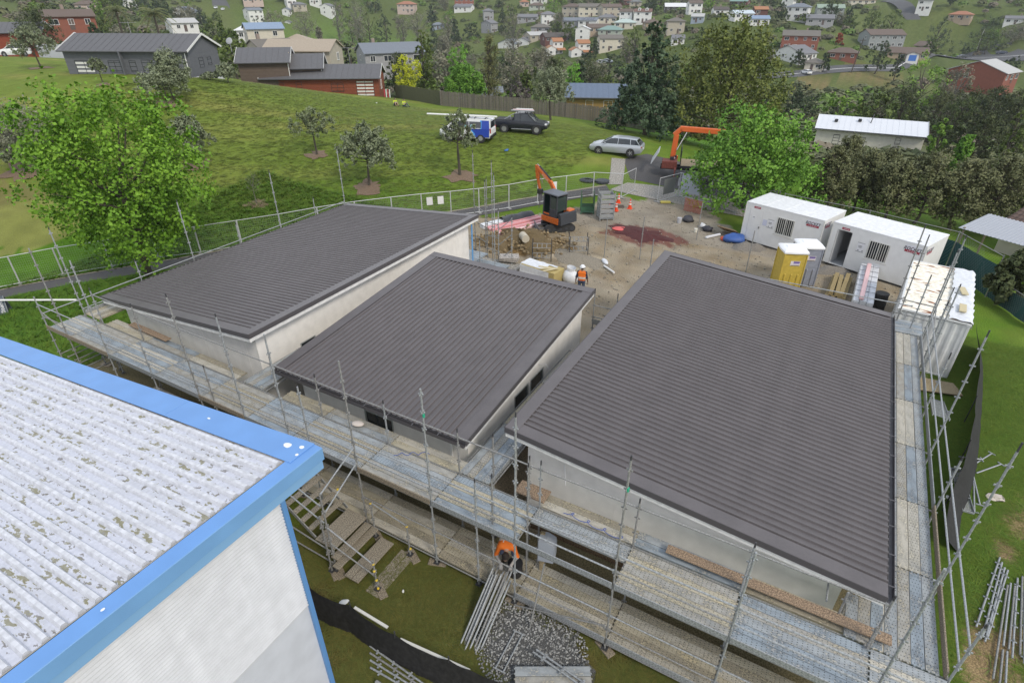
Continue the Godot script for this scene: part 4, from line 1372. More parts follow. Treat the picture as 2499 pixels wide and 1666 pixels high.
	one("plastic_sheet",sh.smooth(50),grainy("white_plastic",0.68,0.70,0.73,0.45,noise("paint_film",0.02,0.93,1.0,4),0.8,true),"crumpled white plastic sheeting over the right edge of the container roof","sheeting",at,turn)
	var bt := cache.get("board_offcut",null)
	for e in [[w - 0.35,-1.1,0.0],[w - 0.38,-3.0,0.2]]:
		one("board_offcut",bx(V(0,0,0),V(0.24,0.05,0.75),0.006),mat("ply_board",0.52,0.45,0.28,0.8),["near","far"][int(e[2] > 0.1)] + " yellowish board weighing down the sheeting on the container","board",at + ry(turn) * V(e[0],h + 0.16,e[1]),turn + e[2])
	for k in 4: one("timber_bearer",bx(V(0,0,0),V(2.6,0.09,0.2),0.006),grainy("pale_timber",0.50,0.40,0.24,0.85,noise("wood_streak",0.09,0.6,1.0),1.0,true),"timber bearer lying under the near end of the container","bearer",at + ry(turn) * V(1.25,-0.12,0.15 - k * 0.24),turn,"bearers under the container")
	for k in 5: one("timber_plank",bx(V(0,0,0),V(1.9,0.05,0.2),0.006),cache["pale_timber"],"pale timber plank in the stack on the grass in front of the container","plank",on(5.0 + 0.05 * k,-25.0 + 0.21 * k,0.08 + 0.015 * k),0.12 + 0.03 * k,"stacked planks in front of the container")

func toilet(label: String,at: Vector3,turn: float,body: Material) -> void:
	var t := thing("portable_toilet",label,"portable toilet",at,turn)
	var w := 1.1
	var h := 2.05
	var m := Mb.new()
	m.box(V(0,h / 2 + 0.08,0),V(w,h,w),Basis(),0.03)
	var b := part("cabinet",m,body,t)
	var rf := Mb.new()
	var rings := []
	for e in [[0.60,0.0],[0.60,0.09],[0.53,0.15],[0.40,0.19]]:
		var ring := []
		for q in [[-1,-1],[-0.0,-1.06],[1,-1],[1.06,0],[1,1],[0,1.06],[-1,1],[-1.06,0]]: ring.append(V(q[0] * e[0],h + 0.1 + e[1],q[1] * e[0]))
		rings.append(ring)
	rf.loft(rings)
	var r := part("roof",rf.smooth(35),mat("toilet_roof",0.78,0.79,0.80,0.4),t)
	part("roof_ridge",bx(V(0,h + 0.30,0),V(0.7,0.03,0.3),0.012),mat("toilet_roof"),r)
	for e in [[-1,-1],[1,-1],[1,1],[-1,1]]: part("corner_post",bx(V(e[0] * w / 2,h / 2 + 0.06,e[1] * w / 2),V(0.07,h,0.07),0.02),body,t)
	# moulded flutes low on the two seen faces, a sticker on each
	for k in 3:
		var fl := Mb.new()
		fl.tube(V(-0.32 + k * 0.32,0.15,w / 2 - 0.01),V(-0.32 + k * 0.32,1.0,w / 2 - 0.01),0.055,-1,8)
		fl.ball(V(-0.32 + k * 0.32,1.0,w / 2 - 0.01),V(0.055,0.055,0.055),Basis(),8,6)
		part("flute",fl,body,b)
		var f2 := Mb.new()
		f2.tube(V(w / 2 - 0.01,0.15,-0.32 + k * 0.32),V(w / 2 - 0.01,1.0,-0.32 + k * 0.32),0.055,-1,8)
		f2.ball(V(w / 2 - 0.01,1.0,-0.32 + k * 0.32),V(0.055,0.055,0.055),Basis(),8,6)
		part("flute",f2,body,b)
	for e in [[V(0.05,1.62,w / 2 + 0.004),Basis()],[V(w / 2 + 0.004,1.62,0.0),ry(PI / 2)]]:
		var bb: Basis = e[1]
		var o: Vector3 = e[0]
		var s := sign_plate(b,o,bb,0.46,0.26,mat("sticker_cream",0.62,0.58,0.58,0.6),"sticker")
		part("violet_band",bx(o + bb.x * 0.06 + bb.y * 0.07 + bb.z * 0.004,V(0.30,0.08,0.004),0.0,bb),mat("sticker_violet",0.07,0.03,0.25,0.6),s)
		part("grey_band",bx(o + bb.y * -0.105 + bb.z * 0.004,V(0.42,0.045,0.004),0.0,bb),mat("sticker_grey",0.2,0.17,0.14,0.6),s)
		part("lilac_band",bx(o + bb.x * 0.05 + bb.y * -0.01 + bb.z * 0.004,V(0.28,0.05,0.004),0.0,bb),mat("sticker_lilac",0.38,0.33,0.5,0.6),s)

func excavator() -> void:
	var at := on(-15.75,-34.0)
	var t := thing("mini_excavator","orange mini excavator with dark cab and raised folded boom, beside the pink bundles","excavator",at,deg_to_rad(-51.0))
	# local: +z is the way the tracks run forward (towards the blade), x to the right
	var orange := grainy("digger_orange",0.62,0.14,0.018,0.45,noise("digger_dust",0.03,0.82,1.0,4),1.0,false)
	var dark := grainy("digger_dark",0.045,0.05,0.06,0.6,noise("digger_dust",0.03,0.82,1.0,4),1.0,false)
	var rubber := mat("rubber",0.03,0.03,0.03,0.85)
	for s in [-0.62,0.62]:
		var m := Mb.new()
		var poly := PackedVector2Array()
		for k in 10: poly.append(V2(0.78 + 0.23 * sin(PI * k / 9.0),0.24 - 0.23 * cos(PI * k / 9.0)))
		for k in 10: poly.append(V2(-0.78 - 0.23 * sin(PI * k / 9.0),0.24 + 0.23 * cos(PI * k / 9.0)))
		m.prism(poly,-0.15,0.15,V(s,0.02,0),Basis(V(0,0,1),V(0,1,0),V(-1,0,0)))
		for k in 22:
			var f := -0.8 + k * 0.075
			m.box(V(s,0.49,f),V(0.31,0.025,0.035))
		var tr := part("track",m,rubber,t)
		for k in 5:
			var wl := Mb.new()
			wl.tube(V(s * 1.0 - 0.16,0.25,-0.78 + k * 0.39),V(s * 1.0 + 0.16,0.25,-0.78 + k * 0.39),0.13 if k in [0,4] else 0.09,-1,12)
			part("roller",wl,dark,tr)
	var blade := Mb.new()
	for k in 6:
		var a := 0.02 + k * 0.07
		blade.box(V(0,a + 0.03,1.42 + 0.05 * pow((k - 2.5) / 2.5,2.0)),V(1.6,0.075,0.05),Basis(Vector3.RIGHT,(k - 2.5) * 0.12),0.008)
	blade.beam(V(-0.4,0.22,0.6),V(-0.4,0.22,1.42),0.08,0.08); blade.beam(V(0.4,0.22,0.6),V(0.4,0.22,1.42),0.08,0.08)
	part("blade",blade,mat("worn_steel",0.14,0.14,0.15,0.6,0.3),t)
	part("undercarriage",bx(V(0,0.38,0),V(0.9,0.22,0.9),0.03),dark,t)
	# house: turned so that the boom goes to the left of the picture
	var hb := ry(deg_to_rad(-58.0)) * Basis.from_scale(V(-1,1,1))
	var hs := Mb.new()
	hs.prism(PackedVector2Array([V2(-0.72,0.62),V2(0.78,0.62),V2(0.80,0.95),V2(-0.75,1.0)]),-0.76,0.80,Vector3.ZERO,hb * Basis(V(0,0,1),V(0,1,0),V(-1,0,0)))
	part("house",hs,orange,t)
	var cw := Mb.new()
	cw.prism(PackedVector2Array([V2(-1.0,0.62),V2(-0.72,0.62),V2(-0.72,1.35),V2(-0.92,1.3)]),-0.74,0.74,Vector3.ZERO,hb * Basis(V(0,0,1),V(0,1,0),V(-1,0,0)))
	part("counterweight",cw,dark,t)
	part("engine_cover",bx(hb * V(0.45,1.2,-0.55),V(0.62,0.45,0.5),0.06,hb),orange,t)
	# cab: posts, roof, panes
	var cab := Mb.new()
	var y0 := 0.98
	var y1 := 2.42
	for e in [[-0.70,0.72],[0.18,0.72],[0.18,-0.52],[-0.70,-0.52],[-0.70,0.08]]: cab.beam(hb * V(e[0],y0,e[1]),hb * V(e[0] * 0.97,y1,e[1] * (0.9 if e[1] > 0.5 else 1.0)),0.075,0.075,0.012)
	cab.box(hb * V(-0.26,y0 + 0.06,0.1),V(0.95,0.12,1.3),hb,0.02)
	cab.box(hb * V(-0.70,1.28,-0.22),V(0.05,0.5,0.58),hb,0.01)
	var cp := part("cab_frame",cab,dark,t)
	part("cab_roof",bx(hb * V(-0.26,y1 + 0.05,0.08),V(1.02,0.11,1.38),0.04,hb),mat("cab_roof",0.10,0.11,0.13,0.5),cp)
	var pane := glass("cab_glass",0.03,0.05,0.045)
	for e in [[V(-0.70,1.75,-0.22),V(0.012,1.1,0.5)],[V(-0.26,1.7,0.69),V(0.8,1.3,0.012)],[V(0.18,1.7,0.1),V(0.012,1.3,1.1)],[V(-0.26,1.85,-0.52),V(0.8,0.9,0.012)]]: part("cab_pane",bx(hb * (e[0] as Vector3),e[1],0.0,hb),pane,cp)
	var seat := Mb.new()
	seat.box(hb * V(-0.26,1.2,-0.1),V(0.45,0.12,0.45),hb,0.04); seat.box(hb * V(-0.26,1.5,-0.3),V(0.45,0.6,0.1),hb,0.04)
	part("seat",seat,rubber,cp)
	part("door_plate",bx(hb * V(-0.735,1.14,0.38),V(0.02,0.1,0.5),0.004,hb),orange,cp)
	# boom, in the plane x = 0.45 of the house
	var bp := hb * V(0.48,0,0)
	var f := hb * V(0,0,1)
	var boom := Mb.new()
	var pts := [[0.75,1.05,0.17],[0.85,1.8,0.20],[0.95,2.35,0.24],[1.25,2.75,0.22],[1.9,3.1,0.18],[2.55,3.5,0.15]]
	for k in pts.size() - 1:
		var a: Vector3 = bp + f * pts[k][0] + V(0,pts[k][1],0)
		var b: Vector3 = bp + f * pts[k + 1][0] + V(0,pts[k + 1][1],0)
		boom.beam(a,b + (b - a).normalized() * 0.05,0.17,pts[k][2] + 0.02,0.02)
	var bm := part("boom",boom,orange,t)
	var bl := Mb.new()
	bl.tube(bp + f * 1.0 + V(-0.02,1.1,0),bp + f * 1.02 + V(0,2.2,0),0.055,-1,8)
	bl.tube(bp + f * 1.25 + V(0,2.95,0),bp + f * 2.35 + V(0,3.62,0),0.05,-1,8)
	part("ram",bl,mat("ram_dark",0.03,0.03,0.03,0.4),bm)
	var rd := Mb.new()
	rd.tube(bp + f * 1.9 + V(0,3.36,0),bp + f * 2.6 + V(0,3.72,0),0.026,-1,8)
	part("ram_rod",rd,mat("chrome",0.6,0.6,0.6,0.2,1.0),bm)
	var arm := Mb.new()
	arm.beam(bp + f * 2.62 + V(0,3.66,0),bp + f * 2.50 + V(0,2.75,0),0.15,0.30,0.02,f)
	arm.beam(bp + f * 2.50 + V(0,2.78,0),bp + f * 2.30 + V(0,2.1,0),0.13,0.20,0.02,f)
	part("dipper_arm",arm,orange,t)
	for k in 4:
		var hz := Mb.new()
		var hp := []
		for j in 9: hp.append(bp + f * (2.25 + 0.22 * sin(j * 0.55 + k * 0.15)) + V(-0.10 + k * 0.012,3.45 - j * 0.11 - k * 0.02,0))
		hz.pipe(hp,0.018,5)
		part("hose",hz,mat("hose_grey",0.30,0.27,0.25,0.6),bm)
	lettering(bm,"HITACHI",bp + f * 1.72 + V(0,2.99,0) + hb * V(-0.094,0,0),Basis(f * -1.0,V(0,1,0),hb * V(-1,0,0)) * Basis(V(0,0,1),deg_to_rad(-29.0)),0.13,mat("pale_orange",0.72,0.45,0.30,0.6),0.95)
	var hd := Mb.new()
	hd.box(bp + f * 2.27 + V(0,1.95,0),V(0.34,0.36,0.3),hb,0.03)
	var hitch := part("breaker_hitch",hd,mat("ram_dark"),t)
	var br := Mb.new()
	br.box(bp + f * 2.26 + V(0,1.55,0),V(0.22,0.5,0.2),hb,0.03)
	br.tube(bp + f * 2.26 + V(0,1.35,0),bp + f * 2.36 + V(0,0.75,0),0.045,0.02,8)
	part("breaker",br,mat("worn_steel"),hitch)

func stillage(label: String,at: Vector3,turn: float,w: float,h: float,m: Material,sides: int,mesh_top := 0.0) -> void:
	var t := thing("steel_crate",label,"crate",at,turn)
	for e in [[-1,-1],[1,-1],[1,1],[-1,1]]: part("corner_post",bx(V(e[0] * w / 2,h / 2 + 0.03,e[1] * w / 2),V(0.06,h + 0.1,0.06),0.008),m,t)
	for k in 4:
		var b := ry(k * PI / 2)
		for s in sides:
			var y := 0.14 + (s + 0.5) * (h - 0.16 - mesh_top) / sides
			part("side_panel",bx(b * V(0,0,w / 2) + V(0,y,0),V(w - 0.07,(h - 0.16 - mesh_top) / sides * 0.72,0.012),0.004,b),m,t)
		if mesh_top > 0.0:
			for g in 9: part("mesh_wire",bx(b * V(-w / 2 + 0.1 + g * (w - 0.2) / 8.0,0,w / 2) + V(0,h - mesh_top / 2,0),V(0.012,mesh_top,0.012)),mat("rusty_wire",0.07,0.06,0.05,0.8),t)
			for g in 5: part("mesh_wire",bx(b * V(0,0,w / 2) + V(0,h - mesh_top + g * mesh_top / 4.0,0),V(w - 0.06,0.012,0.012),0.0,b),mat("rusty_wire"),t)
	part("floor",bx(V(0,0.12,0),V(w,0.03,w)),m,t)

func make_site() -> void:
	cabin("far left site cabin, pale grey, door shut, notice sheets beside its barred window",on(-4.7,-37.74),deg_to_rad(-19.5),false)
	cabin("near right site cabin, pale grey, door standing open",on(0.24,-36.1),deg_to_rad(-22.6),true)
	container()
	toilet("yellow portable toilet with white roof behind the right block",on(-1.25,-31.45),deg_to_rad(24.0),grainy("toilet_yellow",0.50,0.37,0.06,0.5,noise("paint_film",0.02,0.93,1.0,4),0.7,false))
	toilet("grey portable toilet with white roof, next to the yellow one",on(-0.62,-32.55),deg_to_rad(24.0),grainy("toilet_grey",0.26,0.28,0.34,0.5,noise("paint_film",0.02,0.93,1.0,4),0.7,false))
	excavator()
	stillage("tall galvanised steel crate with slatted sides beside the traffic cones",on(-13.75,-37.45),0.62,0.95,1.85,zinc,5)
	stillage("green steel crate with a rusty mesh top behind the excavator",on(-15.35,-38.0),0.45,0.9,1.35,mat("crate_green",0.045,0.13,0.07,0.6),1,0.75)
	# traffic cones
	var cone0 := thing("traffic_cone","","traffic cone",on(-13.61,-39.21))
	var cm := Mb.new()
	cm.box(V(0,0.02,0),V(0.36,0.04,0.36),Basis(),0.015)
	cm.tube(V(0,0.04,0),V(0,0.7,0),0.14,0.03,14)
	part("cone_body",cm,mat("cone_orange",0.75,0.07,0.015,0.5),cone0)
	for e in [[0.30,0.105,0.42,0.083],[0.50,0.068,0.58,0.055]]:
		var b := Mb.new()
		b.tube(V(0,e[0],0),V(0,e[2],0),e[1],e[3],14,false)
		part("white_band",b,mat("cone_white",0.7,0.66,0.64,0.5),cone0)
	tag(cone0,"nearest of the orange traffic cones beside the galvanised crate","","traffic cones on the site")
	var cl := ["orange traffic cone standing apart to the right of the others","farthest orange traffic cone, beyond the crate","orange traffic cone half hidden by the galvanised crate"]
	var cp := [[-12.9,-40.13],[-14.05,-40.85],[-14.3,-40.2]]
	for k in 3: dup(cone0,on(cp[k][0],cp[k][1]),0.4 * k,cl[k])
	one("manhole_cover",bx(on(-13.68,-40.2,0.02),V(0.6,0.03,0.6),0.01,ry(0.5)),mat("rust_plate",0.07,0.05,0.035,0.8),"dark square lid on the ground between the traffic cones","lid")
	# red soil heap with a red plate on it
	setting("red_soil",patch(-10.4,-35.6,1.9,1.1,0.0,0.2,0.5,0.3,40),grainy("red_soil",0.13,0.035,0.035,0.95,noise("soil_lump",0.07,0.5,1.0,4),1.0,true))
	var plate := Mb.new()
	plate.ball(V(0,0,0),V(0.55,0.06,0.4),Basis(),14,6)
	one("red_tray",plate,mat("red_plastic",0.62,0.10,0.09,0.5),"flat red plastic tray lying at the edge of the red soil","tray",on(-12.03,-35.8,0.08),0.4)
	# clay spoil
	for e in [[-16.6,-30.9,2.4,1.6,0.65],[-15.2,-30.2,1.6,1.2,0.5],[-17.9,-29.6,1.5,1.0,0.45]]:
		setting("spoil_heap",patch(e[0],e[1],e[2],e[3],-0.03,e[4],0.3,0.4,34),grainy("clay",0.235,0.165,0.075,0.95,noise("soil_lump",0.07,0.5,1.0,4),1.3,true))
	setting("sand_spill",patch(-12.4,-29.7,2.0,0.95,0.0,0.2,0.3,0.3,34),grainy("sand",0.40,0.35,0.27,0.95,noise("soil_lump",0.07,0.5,1.0,4),1.2,true))
	# loose clods on the dirt
	var clod := Mb.new()
	clod.ball(Vector3.ZERO,V(0.09,0.06,0.075),Basis(),6,4)
	var mm := MultiMesh.new()
	mm.transform_format = MultiMesh.TRANSFORM_3D
	mm.use_colors = true
	mm.mesh = clod.mesh()
	var spots := []
	while spots.size() < 2200:
		var x := rng.randf_range(-23,5)
		var z := rng.randf_range(-43,-23)
		if Geometry2D.is_point_in_polygon(V2(x,z),DIRT):
			var near := spot(x,z,-16.3,-30.4,3.2,2.4) < 1.0
			if near or rng.randf() < 0.35: spots.append([x,z,near])
	mm.instance_count = spots.size()
	for k in spots.size():
		var e: Array = spots[k]
		var sc := rng.randf_range(0.25,1.0) * (1.7 if e[2] else 0.8)
		mm.set_instance_transform(k,Transform3D(Basis.from_euler(V(rng.randf() * 6,rng.randf() * 6,0)).scaled(Vector3.ONE * sc),on(e[0],e[1],(0.35 * rng.randf() if e[2] else 0.02))))
		var w := rng.randf_range(0.7,1.25)
		mm.set_instance_color(k,Color(0.24 * w,0.18 * w,0.10 * w) if e[2] else Color(0.26 * w,0.235 * w,0.19 * w))
	var cmt := mat("clod",1,1,1,1.0)
	cmt.vertex_color_use_as_albedo = true
	scatter("clods",mm,cmt)
	# wrapped bundles: pink-striped lengths, white lengths, a black sheet over the far end
	var pink := grainy("pink_wrap",0.62,0.26,0.27,0.5,noise("paint_film",0.02,0.93,1.0,4),0.8,true)
	var ptex := mat("pink_pale",0.72,0.48,0.48,0.5)
	var a := V(-19.1,0,-31.3)
	var b := V(-17.35,0,-35.1)
	var dir := (b - a).normalized()
	for k in 6:
		var off := dir.cross(Vector3.UP) * (-0.75 + 0.27 * k)
		one("cladding_length",bx((a + b) * 0.5 + off + V(0,0.14 + (0.06 if k % 2 == 0 else 0.0),0),V(0.24,0.14 + 0.05 * (k % 3),4.3),0.02,Basis(dir.cross(Vector3.UP) * -1.0,Vector3.UP,-dir)),pink if k % 2 == 0 else ptex,"long pink wrapped length lying beside the excavator","cladding",Vector3.ZERO,0.0,"pink wrapped lengths beside the excavator")
	one("wrapped_bundle",bx((a + b) * 0.5 + dir.cross(Vector3.UP) * -1.2 + V(0,0.2,0) - dir * 1.2,V(0.5,0.3,2.2),0.04,Basis(dir.cross(Vector3.UP) * -1.0,Vector3.UP,-dir)),cache["white_plastic"],"white wrapped bundle along the left side of the pink lengths","bundle")
	var bs := Mb.new()
	var rr := []
	for i in 8:
		var row := []
		for j in 7:
			var u: float = i / 7.0 * 2.6
			var v2 := (j - 3) / 3.0
			row.append(a + dir * (1.4 + u) + dir.cross(Vector3.UP) * (-1.2 - v2 * 0.55) + V(0,0.48 * (1.0 - v2 * v2) + 0.06 + 0.04 * sin(i * 2.0 + j),0))
		rr.append(row)
	for i in 7:
		for j in 6: bs.quad_o(rr[i][j],rr[i + 1][j],rr[i + 1][j + 1],rr[i][j + 1],Vector3.UP)
	one("black_sheet",bs.smooth(50),mat("black_polythene",0.035,0.037,0.042,0.35),"black polythene sheet draped over a stack behind the pink lengths","sheeting")
	# trestle frames
	var fr0 := thing("trestle_frame","nearer of the two open steel trestle frames behind the middle block","frame",on(-14.2,-28.6),0.45)
	for e in [[-0.55,-0.35],[0.55,-0.35],[0.55,0.35],[-0.55,0.35]]:
		var m := Mb.new()
		m.tube(V(e[0],0,e[1]),V(e[0],1.15,e[1]),0.026,-1,7)
		part("leg",m,zinc_dark,fr0)
	for y in [0.25,0.85]:
		for k in 5:
			var m := Mb.new()
			m.tube(V(-0.55 + 0.275 * k,y,-0.35),V(-0.55 + 0.275 * k,y,0.35),0.022,-1,6)
			part("bar",m,zinc_old,fr0)
		for s in [-0.35,0.35]:
			var m := Mb.new()
			m.tube(V(-0.55,y,s),V(0.55,y,s),0.022,-1,6)
			part("side_bar",m,zinc_old,fr0)
	dup(fr0,on(-12.8,-30.7),0.5,"farther of the two open steel trestle frames, beside the sand spill")
	# concrete pipe, slabs, wrapped pallet, bag
	var cpm := Mb.new()
	cpm.tube(V(0,0,-0.35),V(0,0,0.35),0.24,-1,20)
	cpm.tube(V(0,0,0.351),V(0,0,0.352),0.2,-1,20)
	one("concrete_drum",cpm,mat("pale_concrete",0.46,0.42,0.34,0.9),"short pale concrete cylinder on the clay spoil","cylinder",on(-16.1,-29.92,0.62),0.8)
	for k in 3: one("stone_slab",bx(V(0,0,0),V(1.1,0.07,0.7),0.008),grainy("slab_stone",0.50,0.46,0.42,0.9,noise("concrete_grain",0.05,0.7,1.0,5),0.6,true),["bottom","middle","top"][k] + " slab of the pale stack behind the middle block","slab",on(-15.5,-27.0,0.3 + k * 0.085),0.3 + k * 0.09,"stacked slabs")
	var pal := thing("wrapped_pallet","pallet of boards under torn white plastic behind the middle block","pallet",on(-12.85,-26.0),deg_to_rad(-9))
	part("board_stack",bx(V(0,0.45,0),V(2.2,0.75,0.95),0.02),mat("insulation",0.40,0.32,0.13,0.9),pal)
	var wr := Mb.new()
	for i in 12:
		for j in 8:
			var q := []
			for e in [[0,0],[0,1],[1,1],[1,0]]:
				var u: float = -1.15 + (i + e[0]) * 0.16
				var w: float = -0.55 + (j + e[1]) * 0.16
				var hh := 0.85 + 0.04 * soil_noise.get_noise_2d(u * 40,w * 60) - maxf(0,absf(w) - 0.5) * 6.0
				if u > 0.45 and w > -0.1: hh = -9.0
				q.append(V(u,hh,clampf(w,-0.56,0.52)))
			if q[0].y < -1 or q[1].y < -1 or q[2].y < -1 or q[3].y < -1: continue
			wr.quad_o(q[0],q[1],q[2],q[3],Vector3.UP)
	part("plastic_wrap",wr.smooth(50),cache["white_plastic"],pal)
	part("wrap_skirt",bx(V(-0.2,0.5,0.5),V(1.9,0.6,0.02),0.008),cache["white_plastic"],pal)
	for k in 3: part("loose_board",bx(V(0.35 + 0.2 * k,0.87 + 0.02 * k,0.1 + 0.1 * k),V(0.9,0.03,0.12),0.004,ry(0.3 + 0.4 * k)),mat("ply_board"),pal)
	var bag := Mb.new()
	bag.ball(V(0,0.38,0),V(0.45,0.42,0.36),Basis(),12,8)
	bag.tube(V(0,0.7,0),V(0.05,0.95,0),0.16,0.26,10,false)
	one("rubble_bag",bag,cache["white_plastic"],"slumped white bag between the wrapped pallet and the standing worker","bag",on(-11.35,-26.35),0.2)
	var pv := Mb.new()
	pv.tube(V(0,0,0),V(0.9,0.06,0.75),0.055,-1,10)
	one("white_pipe",pv,mat("pipe_white",0.72,0.72,0.71,0.5),"white plastic pipe length on the ground beyond the standing worker","pipe",on(-10.6,-29.4,0.07))
	var pvb := Mb.new()
	pvb.ball(V(0,0.1,0),V(0.16,0.12,0.42),Basis(),10,6)
	one("white_bag",pvb,cache["white_plastic"],"long white bag lying beside the end of the white pipe","bag",on(-10.75,-29.9,0.02),0.7)
	for e in [[-11.13,-30.75,2.5,"thin grey post standing alone on the dirt behind the middle block"],[-9.2,-31.5,2.6,"post standing on the dirt near the red soil"],[-7.4,-27.4,2.9,"tall post standing between the blocks and the cabins"],[-3.3,-31.8,2.7,"post standing between the far cabin and the yellow toilet"],[-7.1,-36.4,2.4,"post standing on the dirt in front of the round bright tree"]]:
		var m := Mb.new()
		m.tube(V(0,0,0),V(0,e[2],0),0.027,-1,7)
		m.box(V(0,e[2] * 0.6,0),V(0.09,0.05,0.05),Basis(),0.006)
		one("steel_post",m,zinc_old,e[3],"post",on(e[0],e[1]))
	# timber beams, wrapped lengths, drum
	var beam_m := grainy("yellow_timber",0.47,0.36,0.17,0.85,noise("wood_streak",0.09,0.6,1.0),1.0,true)
	for k in 7:
		var lay := k / 4
		one("timber_beam",bx(V(0,0,0),V(0.20,0.2,3.0 - 0.2 * (k % 3)),0.01),beam_m,"sawn yellow timber beam in the stack between the toilets and the wrapped lengths","timber beam",on(0.92 + (k % 4) * 0.25 + lay * 0.1,-32.6 + 0.1 * (k % 3),0.14 + lay * 0.21),-0.06 + 0.02 * (k % 3),"stacked timber beams")
	var bun := thing("wrapped_stack","tall stack of white wrapped lengths with dark straps beside the timber beams","bundle",on(2.45,-32.5),-0.03)
	for k in 3: part("wrapped_length",bx(V(-0.3 + k * 0.3,0.4 + 0.03 * (k % 2),0),V(0.29,0.72,5.2),0.03),cache["white_plastic"],bun)
	for k in 7: part("strap",bx(V(0,0.805,-2.2 + k * 0.72),V(0.93,0.008,0.03)),mat("strap_dark",0.06,0.06,0.08,0.6),bun)
	one("pink_length",bx(V(0,0,0),V(0.2,0.12,4.9),0.02),ptex,"pale pink length lying along the top of the white wrapped stack","cladding",on(2.35,-32.3,0.9),-0.04)
	var dm := Mb.new()
	dm.tube(V(0,0,0),V(0,0.85,0),0.29,-1,18)
	for y in [0.28,0.56,0.84]: dm.tube(V(0,y - 0.015,0),V(0,y + 0.015,0),0.305,-1,18)
	one("oil_drum",dm,grainy("drum_dark",0.05,0.045,0.04,0.7,noise("drum_rust",0.04,0.5,1.0,4),1.5,true),"dark rusty drum between the wrapped stack and the container","drum",on(3.15,-31.2))
	var fence_r := Mb.new()
	for k in 7: fence_r.tube(V(0.25 * k,0,0),V(0.25 * k,1.1,0),0.02,-1,6)
	# spoil mounds by the cabin doors
	for e in [[-3.9,-36.5,1.0,0.65,0.4],[0.75,-35.0,1.15,0.6,0.35]]: setting("gravel_mound",patch(e[0],e[1],e[2],e[3],-0.02,e[4],0.2,-0.35,30),grainy("mound",0.34,0.31,0.27,0.95,noise("soil_lump",0.07,0.5,1.0,4),1.4,true))
	# rubbish by the bright tree
	var junk := [["white","cache"],[0,0]]
	var names := ["bucket","sack","paint_tin","rag","carton","sack","offcut","rag"]
	var jl := ["grey bucket at the left end of the rubbish under the bright tree","dark sack behind the grey bucket in the rubbish","white tin on the dirt in front of the rubbish","crumpled white rag among the rubbish under the bright tree","brown carton leaning at the right end of the rubbish","black sack in the middle of the rubbish under the bright tree","white angled offcut lying in front of the carton","orange-red rag beside the white offcut"]
	var jp := [[-8.95,-39.0,0.28],[-8.5,-39.6,0.38],[-7.5,-37.7,0.2],[-7.3,-38.9,0.3],[-5.5,-38.3,0.6],[-6.9,-38.4,0.34],[-6.2,-37.4,0.3],[-5.6,-37.2,0.22]]
	var jc := [V(0.4,0.4,0.42),V(0.05,0.05,0.06),V(0.6,0.58,0.5),V(0.6,0.6,0.6),V(0.28,0.19,0.10),V(0.03,0.03,0.04),V(0.62,0.63,0.66),V(0.62,0.09,0.03)]
	for k in 8:
		var m := Mb.new()
		var s: float = jp[k][2]
		if names[k] in ["bucket","paint_tin"]: m.tube(V(0,0,0),V(0,s * 1.3,0),s * 0.48,s * 0.58,14)
		elif names[k] in ["carton"]: m.box(V(0,s * 0.5,0),V(1.3,0.05,1.1),Basis(V(1,0,0),0.5),0.01)
		elif names[k] == "offcut": m.beam(V(-0.5,0.1,0),V(0.7,0.08,0.1),0.14,0.12,0.02)
		else:
			m.ball(V(0,s * 0.4,0),V(s,s * 0.6,s * 0.8),Basis(),11,7)
			for j in m.v.size(): m.v[j] += m.n[j] * soil_noise.get_noise_3d(m.v[j].x * 30,m.v[j].y * 30,m.v[j].z * 30 + k * 9) * s * 0.5
		one(names[k],m,mat("junk_%d" % k,jc[k].x,jc[k].y,jc[k].z,0.7),jl[k],names[k].replace("_"," "),on(jp[k][0],jp[k][1],0.02),k * 0.7)
	var tarp := Mb.new()
	tarp.ball(V(0,0.2,0),V(0.7,0.3,0.5),Basis(),12,7)
	for j in tarp.v.size(): tarp.v[j] += tarp.n[j] * soil_noise.get_noise_3d(tarp.v[j].x * 25,tarp.v[j].y * 25,tarp.v[j].z * 25) * 0.2
	one("blue_tarpaulin",tarp,mat("tarp_blue",0.04,0.10,0.32,0.6),"crumpled blue tarpaulin against the left end of the far cabin","tarpaulin",on(-4.95,-37.2),0.4)

